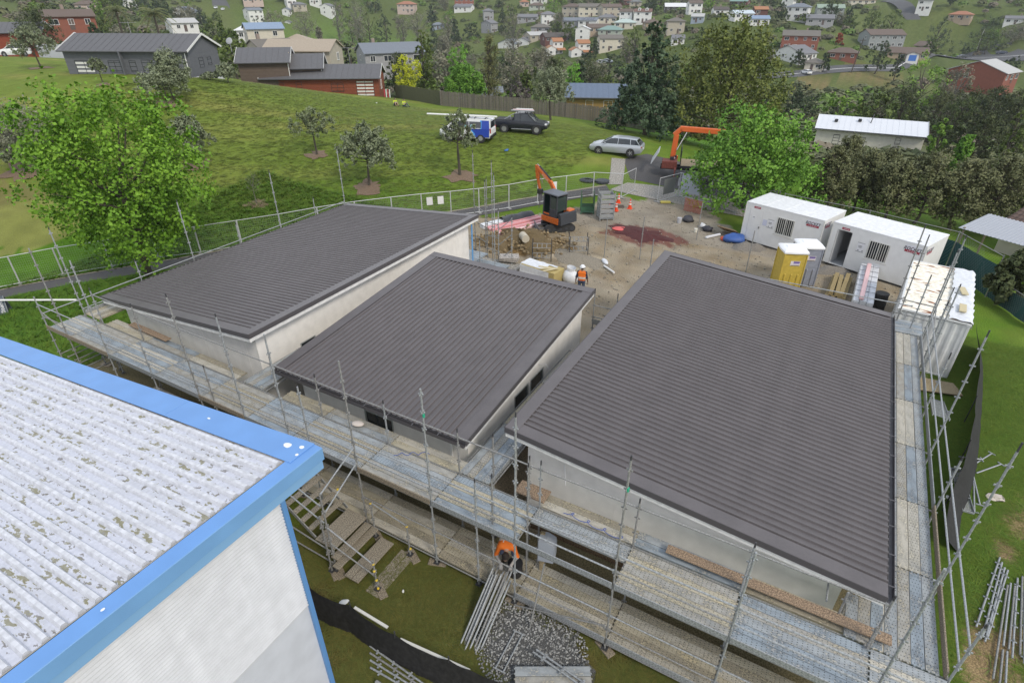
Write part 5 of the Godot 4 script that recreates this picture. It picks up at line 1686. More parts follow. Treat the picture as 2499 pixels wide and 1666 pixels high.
# loose scaffold gear on the grass, litter, reels
func make_small() -> void:
	var tube_m := zinc
	# bundle leaning up against the lower deck, held by the bent worker
	for k in 13:
		var u: float = (k % 7) / 6.0
		var lay := k / 7
		var m := Mb.new()
		m.tube(V(-5.12 + 0.52 * u + 0.02 * lay,0.04 + 0.05 * lay,-6.25 - 0.06 * (k % 3)),V(-5.28 + 0.56 * u,0.80 + 0.06 * lay + 0.03 * (k % 2),-8.5 + 0.1 * ((k * 3) % 4)),0.0242,-1,9)
		one("scaffold_tube",m,zinc_old if k % 3 == 2 else zinc,"loose scaffold tube in the bundle leaning up to the bent worker","scaffold tube",Vector3.ZERO,0.0,"leaning bundle of tubes")
	# tubes heaped along the shade-cloth at the hall corner
	for k in 11:
		var z := -5.6 + k * 0.075
		var m := Mb.new()
		m.tube(V(-9.6 + 0.07 * k,0.05 + 0.05 * (k % 3),z),V(-7.3 + 0.12 * (k % 4),0.06 + 0.05 * ((k + 1) % 3),z + 0.12 - 0.05 * (k % 3)),0.0242,-1,8)
		one("scaffold_tube",m,zinc_old if k % 2 == 0 else zinc,"loose scaffold tube in the heap beside the hall corner","scaffold tube",Vector3.ZERO,0.0,"heap of tubes beside the hall")
	for k in 4:
		var o := part("loose_standard",standard_mesh(2.0),zinc_old if k == 1 else zinc)
		tag(o,"scaffold standard with pressings lying on the grass along the black shade cloth","scaffold tube","standards along the shade cloth")
		o.transform = Transform3D(Basis(Vector3.FORWARD,PI / 2) * Basis(Vector3.UP,0.3),on(-6.95 + 0.12 * k,-5.44 + 0.13 * k,0.05))
		o.rotation = V(0,-0.05 + 0.03 * k,-PI / 2)
	# standards and tubes on the lawn at the right
	var rt := [[6.41,-15.93,5.63,-13.14],[6.44,-15.76,5.74,-12.91],[6.48,-15.59,5.77,-12.78],[6.54,-15.53,5.84,-12.95],[6.47,-14.96,5.83,-11.81],[6.55,-15.07,6.14,-12.87],[6.63,-15.02,6.24,-12.83],[6.73,-15.35,6.28,-12.61],[6.85,-15.48,6.45,-12.8],[6.83,-14.99,6.5,-12.59],[6.12,-12.75,5.9,-11.5],[6.2,-12.75,6.0,-11.4]]
	for k in rt.size():
		var e: Array = rt[k]
		var a := on(e[0],e[1],0.07)
		var b := on(e[2],e[3],0.07)
		var pressed := k < 4 or k in [7,9]
		var o: MeshInstance3D
		if pressed:
			o = part("loose_standard",standard_mesh((b - a).length()),zinc)
			var y := (b - a).normalized()
			var x := y.cross(Vector3.UP).normalized()
			o.transform = Transform3D(Basis(x,y,x.cross(y)),a)
			tag(o,"scaffold standard with pressings laid side by side on the right lawn","scaffold tube","standards on the right lawn")
		else:
			var m := Mb.new()
			m.tube(a,b,0.0242,-1,8)
			o = one("scaffold_tube",m,zinc_old if k % 2 == 0 else zinc,"plain scaffold tube laid on the right lawn","scaffold tube",Vector3.ZERO,0.0,"tubes on the right lawn")
	# narrow steel tray and brackets on the right lawn
	var tr := thing("steel_tray","narrow grey steel tray with two cross bars lying on the right lawn","tray",on(5.72,-18.45,0.05),0.09)
	part("tray_floor",bx(V(0,0,0),V(0.30,0.012,2.0)),zinc_old,tr)
	for s in [-0.15,0.15]: part("tray_side",bx(V(s,0.03,0),V(0.012,0.07,2.0)),zinc,tr)
	for s in [-1.0,-0.35,0.35,1.0]: part("cross_bar",bx(V(0,0.03,s),V(0.30,0.06,0.02)),zinc,tr)
	for e in [[6.1,-19.3,5.98,-17.6,0.05],[6.05,-20.6,6.15,-18.0,0.06],[6.2,-20.1,6.75,-21.0,0.05],[6.2,-19.6,6.95,-20.5,0.06],[5.75,-20.2,6.4,-20.4,0.1]]:
		var m := Mb.new()
		m.tube(on(e[0],e[1],e[4]),on(e[2],e[3],e[4]),0.024,-1,7)
		var d := (on(e[2],e[3],0) - on(e[0],e[1],0)).normalized()
		m.box(on(e[2],e[3],e[4]),V(0.22,0.03,0.03),Basis(d.cross(Vector3.UP),Vector3.UP,-d))
		one("scaffold_bracket",m,zinc,"galvanised bracket in the heap beside the steel tray on the right lawn","bracket",Vector3.ZERO,0.0,"brackets on the right lawn")
	# aluminium ladder against the right run
	var ld := thing("ladder","aluminium ladder leaning against the outside of the right scaffold","ladder")
	var la := V(5.35,0.1,-24.0)
	var lb := V(4.55,2.3,-19.0)
	var across := V(0.22,0.0,0.03)
	for s in [-1.0,1.0]:
		var m := Mb.new()
		m.beam(la + across * s,lb + across * s,0.025,0.07,0.005)
		part("stile",m,zinc,ld)
	for k in 17:
		var m := Mb.new()
		var c := la.lerp(lb,(k + 0.5) / 17.0)
		m.tube(c - across,c + across,0.015,-1,6)
		part("rung",m,zinc,ld)
	# light stack of planks and the two-pole frame at the bottom of the picture
	var ps := thing("plank_stack","stack of steel planks on the gravel beside the right scaffold","plank stack",on(-2.75,-6.75,0.0),0.52)
	for k in 5: part("plank",plank_mesh(1.7),deck_mats[(k * 4) % 12],ps).transform = Transform3D(ry(PI / 2),V(0,0.2 + 0.0 * k,-0.25 + k * 0.235))
	for k in 4: part("bearer",bx(V(-0.75 + k * 0.5,0.07,0.2),V(0.09,0.12,1.2),0.006),sole_timber,ps)
	for s in [0,1]:
		var o := part("loose_standard",standard_mesh(1.9),zinc)
		tag(o,["outer","inner"][s] + " standard lying along the edge of the steel plank stack","scaffold tube")
		o.position = on(-3.45 + 0.04 * s,-7.1 - 0.09 * s,0.28)
		o.rotation = V(0,0.0,-PI / 2)
		o.rotate_y(-0.12)
	var hf := thing("steel_hoop","two-legged galvanised frame lying flat on the gravel","frame",on(-4.0,-6.95,0.07),0.05)
	for s in [-0.1,0.1]:
		var m := Mb.new()
		m.tube(V(s,0,-0.52),V(s,0,0.52),0.02,-1,7)
		part("side",m,zinc,hf)
	for s in [-0.52,0.5]:
		var m := Mb.new()
		m.tube(V(-0.16,0,s),V(0.16,0,s),0.02,-1,7)
		part("end",m,zinc,hf)
	# temporary power box on a post under the deck
	var pb := thing("power_box","grey temporary power box on a timber post under the front deck","power box",on(-4.3,-9.2),0.25)
	part("post",bx(V(0,0.85,0),V(0.12,1.7,0.1),0.01),mat("pale_timber"),pb)
	var bxm := Mb.new()
	bxm.prism(PackedVector2Array([V2(-0.2,0.9),V2(0.2,0.9),V2(0.2,1.5),V2(0.0,1.62),V2(-0.2,1.62)]),-0.17,0.17,V(0.14,0.05,0.1),ry(0.0))
	part("box",bxm,mat("box_grey",0.34,0.37,0.42,0.5),pb)
	part("lid",bx(V(0.35,1.25,0.1),V(0.02,0.5,0.3),0.005),mat("box_grey"),pb)
	# black bucket beside the bent worker
	var bk := Mb.new()
	bk.tube(V(0,0,0),V(0,0.42,0),0.17,0.2,16)
	one("black_bucket",bk,mat("black_plastic",0.015,0.015,0.017,0.5),"black bucket on the lower deck to the right of the bent worker","bucket",V(-4.83,0.51,-8.72))
	# blue lead on the deck, white cable loops
	var bc := Mb.new()
	var cpnts := []
	for k in 30: cpnts.append(V(-3.9 + 0.055 * k + 0.12 * sin(k * 0.8),2.54,-9.55 + 0.07 * cos(k * 0.8) + 0.004 * k))
	bc.pipe(cpnts,0.009,5)
	one("blue_lead",bc,mat("lead_blue",0.05,0.10,0.36,0.5),"thin blue lead snaking over the deck in front of the right block","cable")
	var bc2 := Mb.new()
	cpnts = []
	for k in 18: cpnts.append(V(-8.9 + 0.05 * k + 0.05 * sin(k * 1.3),2.54,-9.1 - 0.03 * k + 0.05 * cos(k * 1.1)))
	bc2.pipe(cpnts,0.009,5)
	one("blue_lead",bc2,mat("lead_blue"),"thin blue lead on the deck in front of the middle block","cable")
	# cream sack on the deck by the window
	var sk := Mb.new()
	sk.ball(V(0,0.05,0),V(0.2,0.06,0.13),Basis(),11,6)
	one("cement_sack",sk,mat("sack_cream",0.56,0.50,0.45,0.85),"small cream sack on the deck under the middle block's window","sack",V(-10.75,2.46,-9.62),0.3)
	# coil and disc on the far grass
	for e in [[-17.82,-43.79,"flat coil of dark hose on the grass beyond the site fence",0.62,0.06],[-16.66,-44.11,"dark round reel end lying on the grass by the driveway",0.55,0.16]]:
		var m := Mb.new()
		var loops := 4 if e[4] < 0.1 else 1
		for l in loops:
			var pp := []
			for k in 25: pp.append(V(cos(TAU * k / 24) * (e[3] - 0.1 * l),0.05 + 0.02 * l,sin(TAU * k / 24) * (e[3] - 0.1 * l) * 0.85))
			if loops > 1: m.pipe(pp,0.045,6)
		if loops == 1: m.tube(V(0,0,0),V(0,e[4],0),e[3],-1,24)
		one("hose_coil" if loops > 1 else "reel_disc",m,mat("hose_black",0.03,0.035,0.045,0.6),e[2],"coil" if loops > 1 else "reel",on(e[0],e[1],0.03))
	# litter
	var lit := [[-26.47,-45.7,0.35,V(0.05,0.16,0.42),"crumpled blue sheet on the grass beyond the thin tree","blue_sheet"],[-8.3,-6.0,0.14,V(0.75,0.76,0.75),"white scrap on the worn lawn near the hall corner","litter"],[-7.2,-7.0,0.05,V(0.7,0.7,0.65),"small pale scrap on the worn lawn under the scaffold","litter"],[5.35,-17.9,0.12,V(0.75,0.76,0.76),"white scrap on the right lawn beside the steel tray","litter"],[6.6,-18.6,0.28,V(0.55,0.48,0.42),"pale flattened carton on the right lawn beyond the tray","carton"],[-52,-58,0.12,V(0.7,0.7,0.68),"tiny white scrap high on the grass slope","litter"]]
	for e in lit:
		var m := Mb.new()
		m.ball(V(0,0.02,0),V(e[2],0.03,e[2] * 0.6),Basis(),9,5)
		for j in m.v.size(): m.v[j] += m.n[j] * soil_noise.get_noise_3d(m.v[j].x * 60,e[0] * 9.0,m.v[j].z * 60) * e[2] * 0.35
		one(e[5],m,mat("scrap_%s" % e[3],e[3].x,e[3].y,e[3].z,0.7),e[4],e[5].replace("_"," "),on(e[0],e[1],0.02),e[0])
	grass()

# tufts of grass where the blades can be made out; all one mass
func grass() -> void:
	var beds := [["long_grass",-46.0,-25.4,-32.0,-1.0,26000,0.20,Color(0.10,0.205,0.022),0],["lawn_grass",4.4,13.5,-30.0,-8.0,42000,0.06,Color(0.12,0.21,0.028),1],["worn_grass",-11.0,0.5,-9.0,-3.5,24000,0.035,Color(0.13,0.145,0.04),2],["slope_grass",-70.0,-20.0,-60.0,-22.0,30000,0.05,Color(0.16,0.225,0.05),3]]
	for bed in beds:
		var tuft := Mb.new()
		var r2 := RandomNumberGenerator.new()
		r2.seed = hash(bed[0])
		var nb := 9
		for k in nb:
			var an := r2.randf() * TAU
			var d := V(cos(an),0,sin(an))
			var o := d * r2.randf() * 0.07 * (1.6 if bed[8] != 0 else 1.2)
			var h := r2.randf_range(0.5,1.0)
			var s := d.cross(Vector3.UP) * 0.011 * (1.6 if bed[8] in [0,3] else 0.8)
			tuft.tri(o - s,o + d * h * 0.35 + V(0,h,0) * bed[6],o + s)
			for j in 3: tuft.n[tuft.n.size() - 1 - j] = (tuft.n[tuft.n.size() - 1 - j] * 0.4 + Vector3.UP).normalized()
		var mm := MultiMesh.new()
		mm.transform_format = MultiMesh.TRANSFORM_3D
		mm.use_colors = true
		mm.mesh = tuft.mesh()
		var xf := []
		var cs := []
		for k in int(bed[5]):
			var x := rng.randf_range(bed[1],bed[2])
			var z := rng.randf_range(bed[3],bed[4])
			if bed[8] != 1 and bed[8] != 2 and x > -26.0 and z > -31.0: continue
			if Geometry2D.is_point_in_polygon(V2(x,z),DIRT): continue
			var c := ground_colour(x,z)
			if c.r > c.g * 0.98 and rng.randf() < 0.93: continue
			if bed[8] == 0 or bed[8] == 3:
				var on_path := absf((x + 41.5) * 0.72 + (z + 12.0) * 0.69 - 0.0) < 0.0
				if path_near(x,z): continue
				if bed[8] == 0 and x < -42: continue
			if bed[8] == 2 and spot(x,z,-3.6,-7.3,1.5,1.3) < 0.95: continue
			var sc := rng.randf_range(0.6,1.4)
			xf.append(Transform3D(ry(rng.randf() * TAU).scaled(V(sc,sc * rng.randf_range(0.7,1.3),sc)),on(x,z)))
			var w := rng.randf_range(0.75,1.3)
			var b: Color = c.lerp(bed[7],0.6)
			cs.append(Color(b.r * w * rng.randf_range(0.9,1.25),b.g * w,b.b * w))
		mm.instance_count = xf.size()
		for k in xf.size():
			mm.set_instance_transform(k,xf[k])
			mm.set_instance_color(k,cs[k])
		var gm := mat("grass_blade",1,1,1,0.8)
		gm.vertex_color_use_as_albedo = true
		gm.metallic_specular = 0.25
		gm.backlight_enabled = true
		gm.backlight = Color(0.5,0.5,0.5)
		scatter(bed[0],mm,gm)

func path_near(x: float,z: float) -> bool:
	var c := [V2(-46.2,-1.8),V2(-41.2,-10.4),V2(-40.1,-12.9),V2(-39.0,-15.0),V2(-37.2,-16.9),V2(-35.0,-19.2),V2(-30.0,-25.0),V2(-24.8,-30.7),V2(-22.4,-34.2),V2(-20.3,-37.3),V2(-17.3,-41.0),V2(-15.6,-43.0)]
	for k in c.size() - 1:
		if Geometry2D.get_closest_point_to_segment(V2(x,z),c[k],c[k + 1]).distance_to(V2(x,z)) < 1.0: return true
	return V2(x,z).distance_to(V2(-16.6,-47)) < 1.6 or V2(x,z).distance_to(V2(-13.6,-46.5)) < 4.0

# ---------------------------------------------------------------- vehicles (local z forward, x to the right hand)
func wheel(p: Node,x: float,z: float,r: float,rim_m: Material) -> void:
	var s := signf(x)
	var m := Mb.new()
	m.tube(V(x - s * 0.20,r,z),V(x,r,z),r,-1,20)
	var w := part("wheel",m,mat("rubber"),p)
	var q := Mb.new()
	q.tube(V(x - s * 0.05,r,z),V(x + s * 0.008,r,z),r * 0.66,r * 0.60,18)
	part("rim",q,rim_m,w)
	var sp := Mb.new()
	for k in 5:
		var a := TAU * k / 5.0
		sp.beam(V(x + s * 0.01,r,z),V(x + s * 0.014,r + sin(a) * r * 0.6,z + cos(a) * r * 0.6),0.05,0.02,0.0,V(1,0,0))
	part("spokes",sp,mat("rim_silver",0.45,0.45,0.46,0.3,0.6),w)

func body_rings(st: Array) -> Array:
	var rings := []
	for e in st:
		var z: float = e[0]; var a: float = e[1]; var b: float = e[2]; var w: float = e[3]
		rings.append([V(-w * 0.9,a,z),V(-w,a + (b - a) * 0.25,z),V(-w,a + (b - a) * 0.75,z),V(-w * 0.92,b,z),V(w * 0.92,b,z),V(w,a + (b - a) * 0.75,z),V(w,a + (b - a) * 0.25,z),V(w * 0.9,a,z)])
	return rings

func cabin_rings(st: Array) -> Array:
	var rings := []
	for e in st: rings.append([V(-e[3],e[1],e[0]),V(-e[4],e[2],e[0]),V(e[4],e[2],e[0]),V(e[3],e[1],e[0])])
	return rings

func wagon(label: String,at: Vector3,turn: float,paint: Material,called := "parked_car",cat := "car",group := "") -> Node3D:
	var t := thing(called,label,cat,at,turn,group)
	var b := Mb.new()
	b.loft(body_rings([[-2.36,0.42,0.84,0.70],[-2.27,0.30,0.95,0.82],[-1.9,0.24,0.98,0.90],[0.6,0.22,0.96,0.915],[1.1,0.22,0.94,0.91],[1.75,0.24,0.85,0.87],[2.2,0.27,0.72,0.76],[2.34,0.36,0.60,0.60]]))
	var body := part("body",b.smooth(35),paint,t)
	var g := Mb.new()
	g.loft(cabin_rings([[-2.22,0.96,0.97,0.78,0.76],[-1.75,0.96,1.36,0.80,0.60],[-0.9,0.96,1.42,0.82,0.62],[0.1,0.95,1.42,0.82,0.62],[0.45,0.95,1.36,0.81,0.60],[1.25,0.93,0.945,0.78,0.74]]))
	part("windows",g.smooth(20),glass(),t)
	var r := Mb.new()
	r.loft(cabin_rings([[-1.86,1.34,1.375,0.625,0.56],[-0.9,1.40,1.45,0.645,0.58],[0.1,1.40,1.445,0.645,0.58],[0.42,1.35,1.375,0.625,0.56]]))
	part("roof",r.smooth(35),paint,body)
	for s in [-1.0,1.0]:
		for e in [[V(0.815,0.95,-0.25),V(0.635,1.41,-0.25)],[V(0.815,0.95,-1.35),V(0.63,1.39,-1.3)],[V(0.79,0.95,1.2),V(0.62,1.37,0.42)],[V(0.78,0.96,-2.15),V(0.61,1.35,-1.78)]]:
			var m := Mb.new()
			m.beam(e[0] * V(s,1,1),e[1] * V(s,1,1),0.05,0.06,0.01)
			part("pillar",m,paint,body)
		part("headlight",bx(V(s * 0.62,0.66,2.19),V(0.26,0.12,0.12),0.03),mat("lamp_clear",0.65,0.66,0.68,0.15),t)
		part("tail_light",bx(V(s * 0.66,0.82,-2.29),V(0.28,0.13,0.1),0.02),mat("lamp_red",0.35,0.02,0.02,0.2),t)
		part("mirror",bx(V(s * 0.98,1.0,0.85),V(0.16,0.12,0.10),0.03),paint,t)
		for z in [-1.42,1.40]:
			var a := Mb.new()
			a.tube(V(s * 0.70,0.33,z),V(s * 0.918,0.33,z),0.37,-1,20)
			part("wheel_arch",a,mat("black_plastic",0.015,0.015,0.017,0.5),t)
			wheel(t,s * 0.925,z,0.32,mat("rim_dark",0.06,0.06,0.065,0.4,0.4))
	part("number_plate",bx(V(0,0.62,-2.37),V(0.42,0.12,0.02)),mat("plate_white",0.7,0.7,0.68,0.6),t)
	return t

func work_van() -> void:
	var t := thing("work_van","white and blue work van with white pipes on its roof rack, behind the thin tree","van",on(-31.0,-46.4),deg_to_rad(-74.0))
	var white := grainy("van_white",0.70,0.71,0.73,0.35,noise("panel_film",0.015,0.97,1.0,4),0.5,false)
	var blue := mat("van_blue",0.02,0.055,0.36,0.35)
	var sky := mat("van_skyblue",0.08,0.34,0.75,0.35)
	var b := Mb.new()
	b.loft(body_rings([[-2.44,0.45,1.10,0.86],[-2.36,0.35,1.15,0.93],[-1.2,0.30,1.15,0.95],[1.3,0.30,1.13,0.95],[1.75,0.30,1.08,0.94],[2.25,0.33,0.98,0.86],[2.44,0.42,0.80,0.72]]))
	var body := part("body",b.smooth(35),white,t)
	var u := Mb.new()
	u.loft(cabin_rings([[-2.38,1.14,1.88,0.91,0.78],[-2.2,1.14,1.96,0.935,0.80],[0.4,1.13,1.97,0.935,0.80],[0.95,1.12,1.90,0.92,0.76],[1.35,1.10,1.55,0.91,0.80],[1.9,1.06,1.10,0.90,0.86]]))
	part("upper_body",u.smooth(30),white,body)
	# glass let into the sides, screen and back door
	for s in [-1.0,1.0]:
		for e in [[-1.55,-0.45,0],[-0.40,0.62,1],[0.70,1.25,2]]:
			var m := Mb.new()
			var z0: float = e[0]
			var z1: float = e[1]
			var o := V(s,0,0)
			var topw := 0.836
			m.quad_o(V(s * 0.930,1.22,z0),V(s * topw,1.74,z0),V(s * topw,1.74 if e[2] < 2 else 1.60,z1 if e[2] < 2 else z1 - 0.2),V(s * 0.932,1.22,z1),o)
			m.quad_o(V(s * 0.90,1.22,z0),V(s * (topw - 0.03),1.74,z0),V(s * (topw - 0.03),1.7,z1 - 0.1),V(s * 0.90,1.22,z1),-o)
			for j in m.v.size(): m.v[j].x += s * 0.016
			var w := part("side_window",m,glass(),t)
			if e[2] == 0 and s > 0:
				pass
		# blue rear quarter with a pale blue edge, standing 3 mm off the panel
		var q := Mb.new()
		var lower := [[-2.30,0.45],[-1.0,0.45],[-0.95,0.75],[-0.72,1.0],[-0.60,1.16],[-2.33,1.16]]
		for j in range(1,lower.size() - 1):
			q.tri_o(V(s * 0.957,lower[0][1],lower[0][0]),V(s * 0.957,lower[j][1],lower[j][0]),V(s * 0.957,lower[j + 1][1],lower[j + 1][0]),V(s,0,0))
		q.quad_o(V(s * 0.948,1.16,-2.33),V(s * 0.825,1.86,-2.28),V(s * 0.825,1.86,-1.60),V(s * 0.948,1.16,-1.60),V(s,0.1,0))
		part("blue_panel",q,blue,body)
		var q2 := Mb.new()
		var edge := [[-1.0,0.45],[-0.95,0.75],[-0.72,1.0],[-0.60,1.16]]
		for j in 3: q2.quad_o(V(s * 0.958,edge[j][1],edge[j][0]),V(s * 0.958,edge[j][1],edge[j][0] + 0.12),V(s * 0.958,edge[j + 1][1],edge[j + 1][0] + 0.12),V(s * 0.958,edge[j + 1][1],edge[j + 1][0]),V(s,0,0))
		q2.quad_o(V(s * 0.949,1.16,-1.60),V(s * 0.825,1.86,-1.60),V(s * 0.825,1.86,-1.46),V(s * 0.949,1.16,-1.46),V(s,0.1,0))
		part("pale_blue_edge",q2,sky,body)
		for z in [-1.5,1.5]:
			var a := Mb.new()
			a.tube(V(s * 0.70,0.35,z),V(s * 0.953,0.35,z),0.42,-1,20)
			part("wheel_arch",a,mat("black_plastic"),t)
			wheel(t,s * 0.96,z,0.335,mat("rim_silver",0.45,0.45,0.46,0.3,0.6))
		part("tail_light",bx(V(s * 0.88,1.0,-2.40),V(0.10,0.42,0.10),0.02),mat("lamp_red",0.35,0.02,0.02,0.2),t)
		part("headlight",bx(V(s * 0.70,0.86,2.34),V(0.28,0.16,0.14),0.03),mat("lamp_clear"),t)
		part("mirror",bx(V(s * 1.05,1.2,1.35),V(0.18,0.22,0.1),0.03),mat("black_plastic"),t)
		part("door_rail",bx(V(s * 0.957,1.1,-0.9),V(0.012,0.03,1.4)),mat("black_plastic"),body)
	lettering(t,"OC",V(0.955,1.36,-0.78),Basis(V(0,0,-1),V(0,1,0),V(1,0,0)) * Basis(V(1,0,0),-0.2),0.24,mat("letter_teal",0.30,0.62,0.66,0.5))
	lettering(t,"i",V(0.955,1.36,-0.1),Basis(V(0,0,-1),V(0,1,0),V(1,0,0)) * Basis(V(1,0,0),-0.2),0.24,mat("letter_teal"))
	var sc := Mb.new()
	sc.quad_o(V(-0.80,1.12,1.90),V(-0.72,1.82,1.06),V(0.72,1.82,1.06),V(0.80,1.12,1.90),V(0,0.5,1))
	part("windscreen",sc,glass(),t)
	part("back_window",bx(V(0,1.5,-2.41),V(1.3,0.55,0.02),0.005),glass(),t)
	part("bumper",bx(V(0,0.48,-2.42),V(1.8,0.3,0.16),0.05),mat("black_plastic"),t)
	part("bumper",bx(V(0,0.45,2.42),V(1.6,0.24,0.14),0.05),mat("black_plastic"),t)
	var rk := part("roof_rack",bx(V(0,2.06,-0.4),V(1.4,0.03,0.05),0.006),mat("black_plastic"),t)
	for z in [-1.9,-0.9,0.6]:
		part("cross_bar",bx(V(0,2.04,z),V(1.5,0.04,0.05),0.008),mat("black_plastic"),rk)
		for s in [-0.72,0.72]: part("foot",bx(V(s,2.0,z),V(0.05,0.12,0.06),0.008),mat("black_plastic"),rk)
	# loads
	for k in 3:
		var m := Mb.new()
		m.tube(V(0,0,-2.9),V(0,0,3.6),0.07,-1,12)
		one("white_pipe",m,mat("pipe_white"),["outer","middle","inner"][k] + " white pipe carried on the work van's roof rack","pipe",on(-31.0,-46.4) + ry(deg_to_rad(-74.0)) * V(0.34 + k * 0.15,2.15 + 0.02 * k,0),deg_to_rad(-74.0),"pipes on the van")
	var ld := thing("ladder","ladder lying flat on the work van's roof rack beside the white pipes","ladder",on(-31.0,-46.4) + ry(deg_to_rad(-74.0)) * V(-0.2,2.1,-0.5),deg_to_rad(-74.0))
	for s in [-0.18,0.18]: part("stile",bx(V(s,0,0),V(0.03,0.06,3.0),0.005),zinc,ld)
	for k in 10: part("rung",bx(V(0,0,-1.35 + k * 0.3),V(0.36,0.025,0.025)),zinc,ld)

func ute() -> void:
	var t := thing("pickup","black double-cab pickup with open front door and loaded roof rack, parked by the paling fence","pickup truck",on(-28.0,-51.4),deg_to_rad(106.0))
	var black := mat("ute_black",0.018,0.02,0.026,0.22)
	var b := Mb.new()
	b.loft(body_rings([[-2.62,0.55,1.10,0.84],[-2.5,0.42,1.14,0.88],[-0.9,0.38,1.14,0.90],[0.9,0.38,1.12,0.90],[1.4,0.38,1.08,0.89],[2.2,0.42,1.0,0.82],[2.55,0.5,0.82,0.68]]))
	var body := part("body",b.smooth(35),black,t)
	part("tray_cover",bx(V(0,1.16,-1.7),V(1.6,0.05,1.65),0.015),mat("tonneau",0.03,0.03,0.033,0.8),body)
	var g := Mb.new()
	g.loft(cabin_rings([[-0.85,1.13,1.15,0.80,0.74],[-0.62,1.13,1.70,0.82,0.66],[0.45,1.13,1.75,0.82,0.66],[0.7,1.12,1.68,0.81,0.64],[1.45,1.09,1.10,0.80,0.76]]))
	part("windows",g.smooth(20),glass(),t)
	var r := Mb.new()
	r.loft(cabin_rings([[-0.66,1.66,1.73,0.68,0.62],[0.45,1.72,1.79,0.68,0.62],[0.7,1.66,1.70,0.66,0.60]]))
	part("roof",r.smooth(35),black,body)
	for s in [-1.0,1.0]:
		for e in [[V(0.82,1.12,-0.05),V(0.67,1.73,-0.05)],[V(0.80,1.1,1.4),V(0.66,1.68,0.7)],[V(0.81,1.13,-0.75),V(0.67,1.7,-0.62)]]:
			var m := Mb.new()
			m.beam(e[0] * V(s,1,1),e[1] * V(s,1,1),0.06,0.07,0.01)
			part("pillar",m,black,body)
		for z in [-1.6,1.55]:
			var a := Mb.new()
			a.tube(V(s * 0.62,0.4,z),V(s * 0.905,0.4,z),0.45,-1,20)
			part("wheel_arch",a,mat("black_plastic"),t)
			wheel(t,s * 0.915,z,0.385,mat("rim_silver"))
		part("side_step",bx(V(s * 0.95,0.42,0.1),V(0.14,0.05,1.9),0.015),zinc,t)
		part("headlight",bx(V(s * 0.62,0.86,2.38),V(0.3,0.16,0.2),0.04),mat("lamp_clear"),t)
		part("tail_light",bx(V(s * 0.80,0.98,-2.58),V(0.14,0.3,0.1),0.02),mat("lamp_red"),t)
		var sb := Mb.new()
		sb.pipe([V(s * 0.7,1.15,-0.95),V(s * 0.68,1.5,-1.0),V(s * 0.7,1.2,-1.6)],0.03,8)
		part("sports_bar",sb,mat("chrome",0.6,0.6,0.6,0.2,1.0),t)
	var dr := Mb.new()
	dr.box(V(0,0,0),V(0.07,0.72,1.0),Basis(),0.02)
	var door := part("front_door",dr,black,t)
	door.transform = Transform3D(ry(deg_to_rad(58)),V(1.22,0.82,0.72))
	var fr := Mb.new()
	fr.pipe([V(0,0.36,-0.48),V(-0.1,0.86,-0.4),V(-0.1,0.86,0.05),V(0,0.36,0.45)],0.03,6)
	part("window_frame",fr,black,door)
	var rk := part("roof_rack",bx(V(0,1.9,-0.35),V(1.3,0.04,0.05),0.008),mat("black_plastic"),t)
	part("cross_bar",bx(V(0,1.9,0.4),V(1.3,0.04,0.05),0.008),mat("black_plastic"),rk)
	for e in [[-0.5,-0.35],[0.5,-0.35],[-0.5,0.4],[0.5,0.4]]: part("foot",bx(V(e[0],1.84,e[1]),V(0.06,0.12,0.06)),mat("black_plastic"),rk)
	for k in 4: one("rack_load",bx(V(0,0,0),V(0.22,0.08 + 0.03 * (k % 2),2.2 - 0.2 * k),0.01),[zinc,mat("pink_pale"),zinc_old,mat("pipe_white")][k],["grey","pinkish","dull grey","white"][k] + " length strapped on the black pickup's roof rack","length",on(-28.0,-51.4) + ry(deg_to_rad(106.0)) * V(-0.4 + 0.27 * k,1.99,0.1),deg_to_rad(106.0))

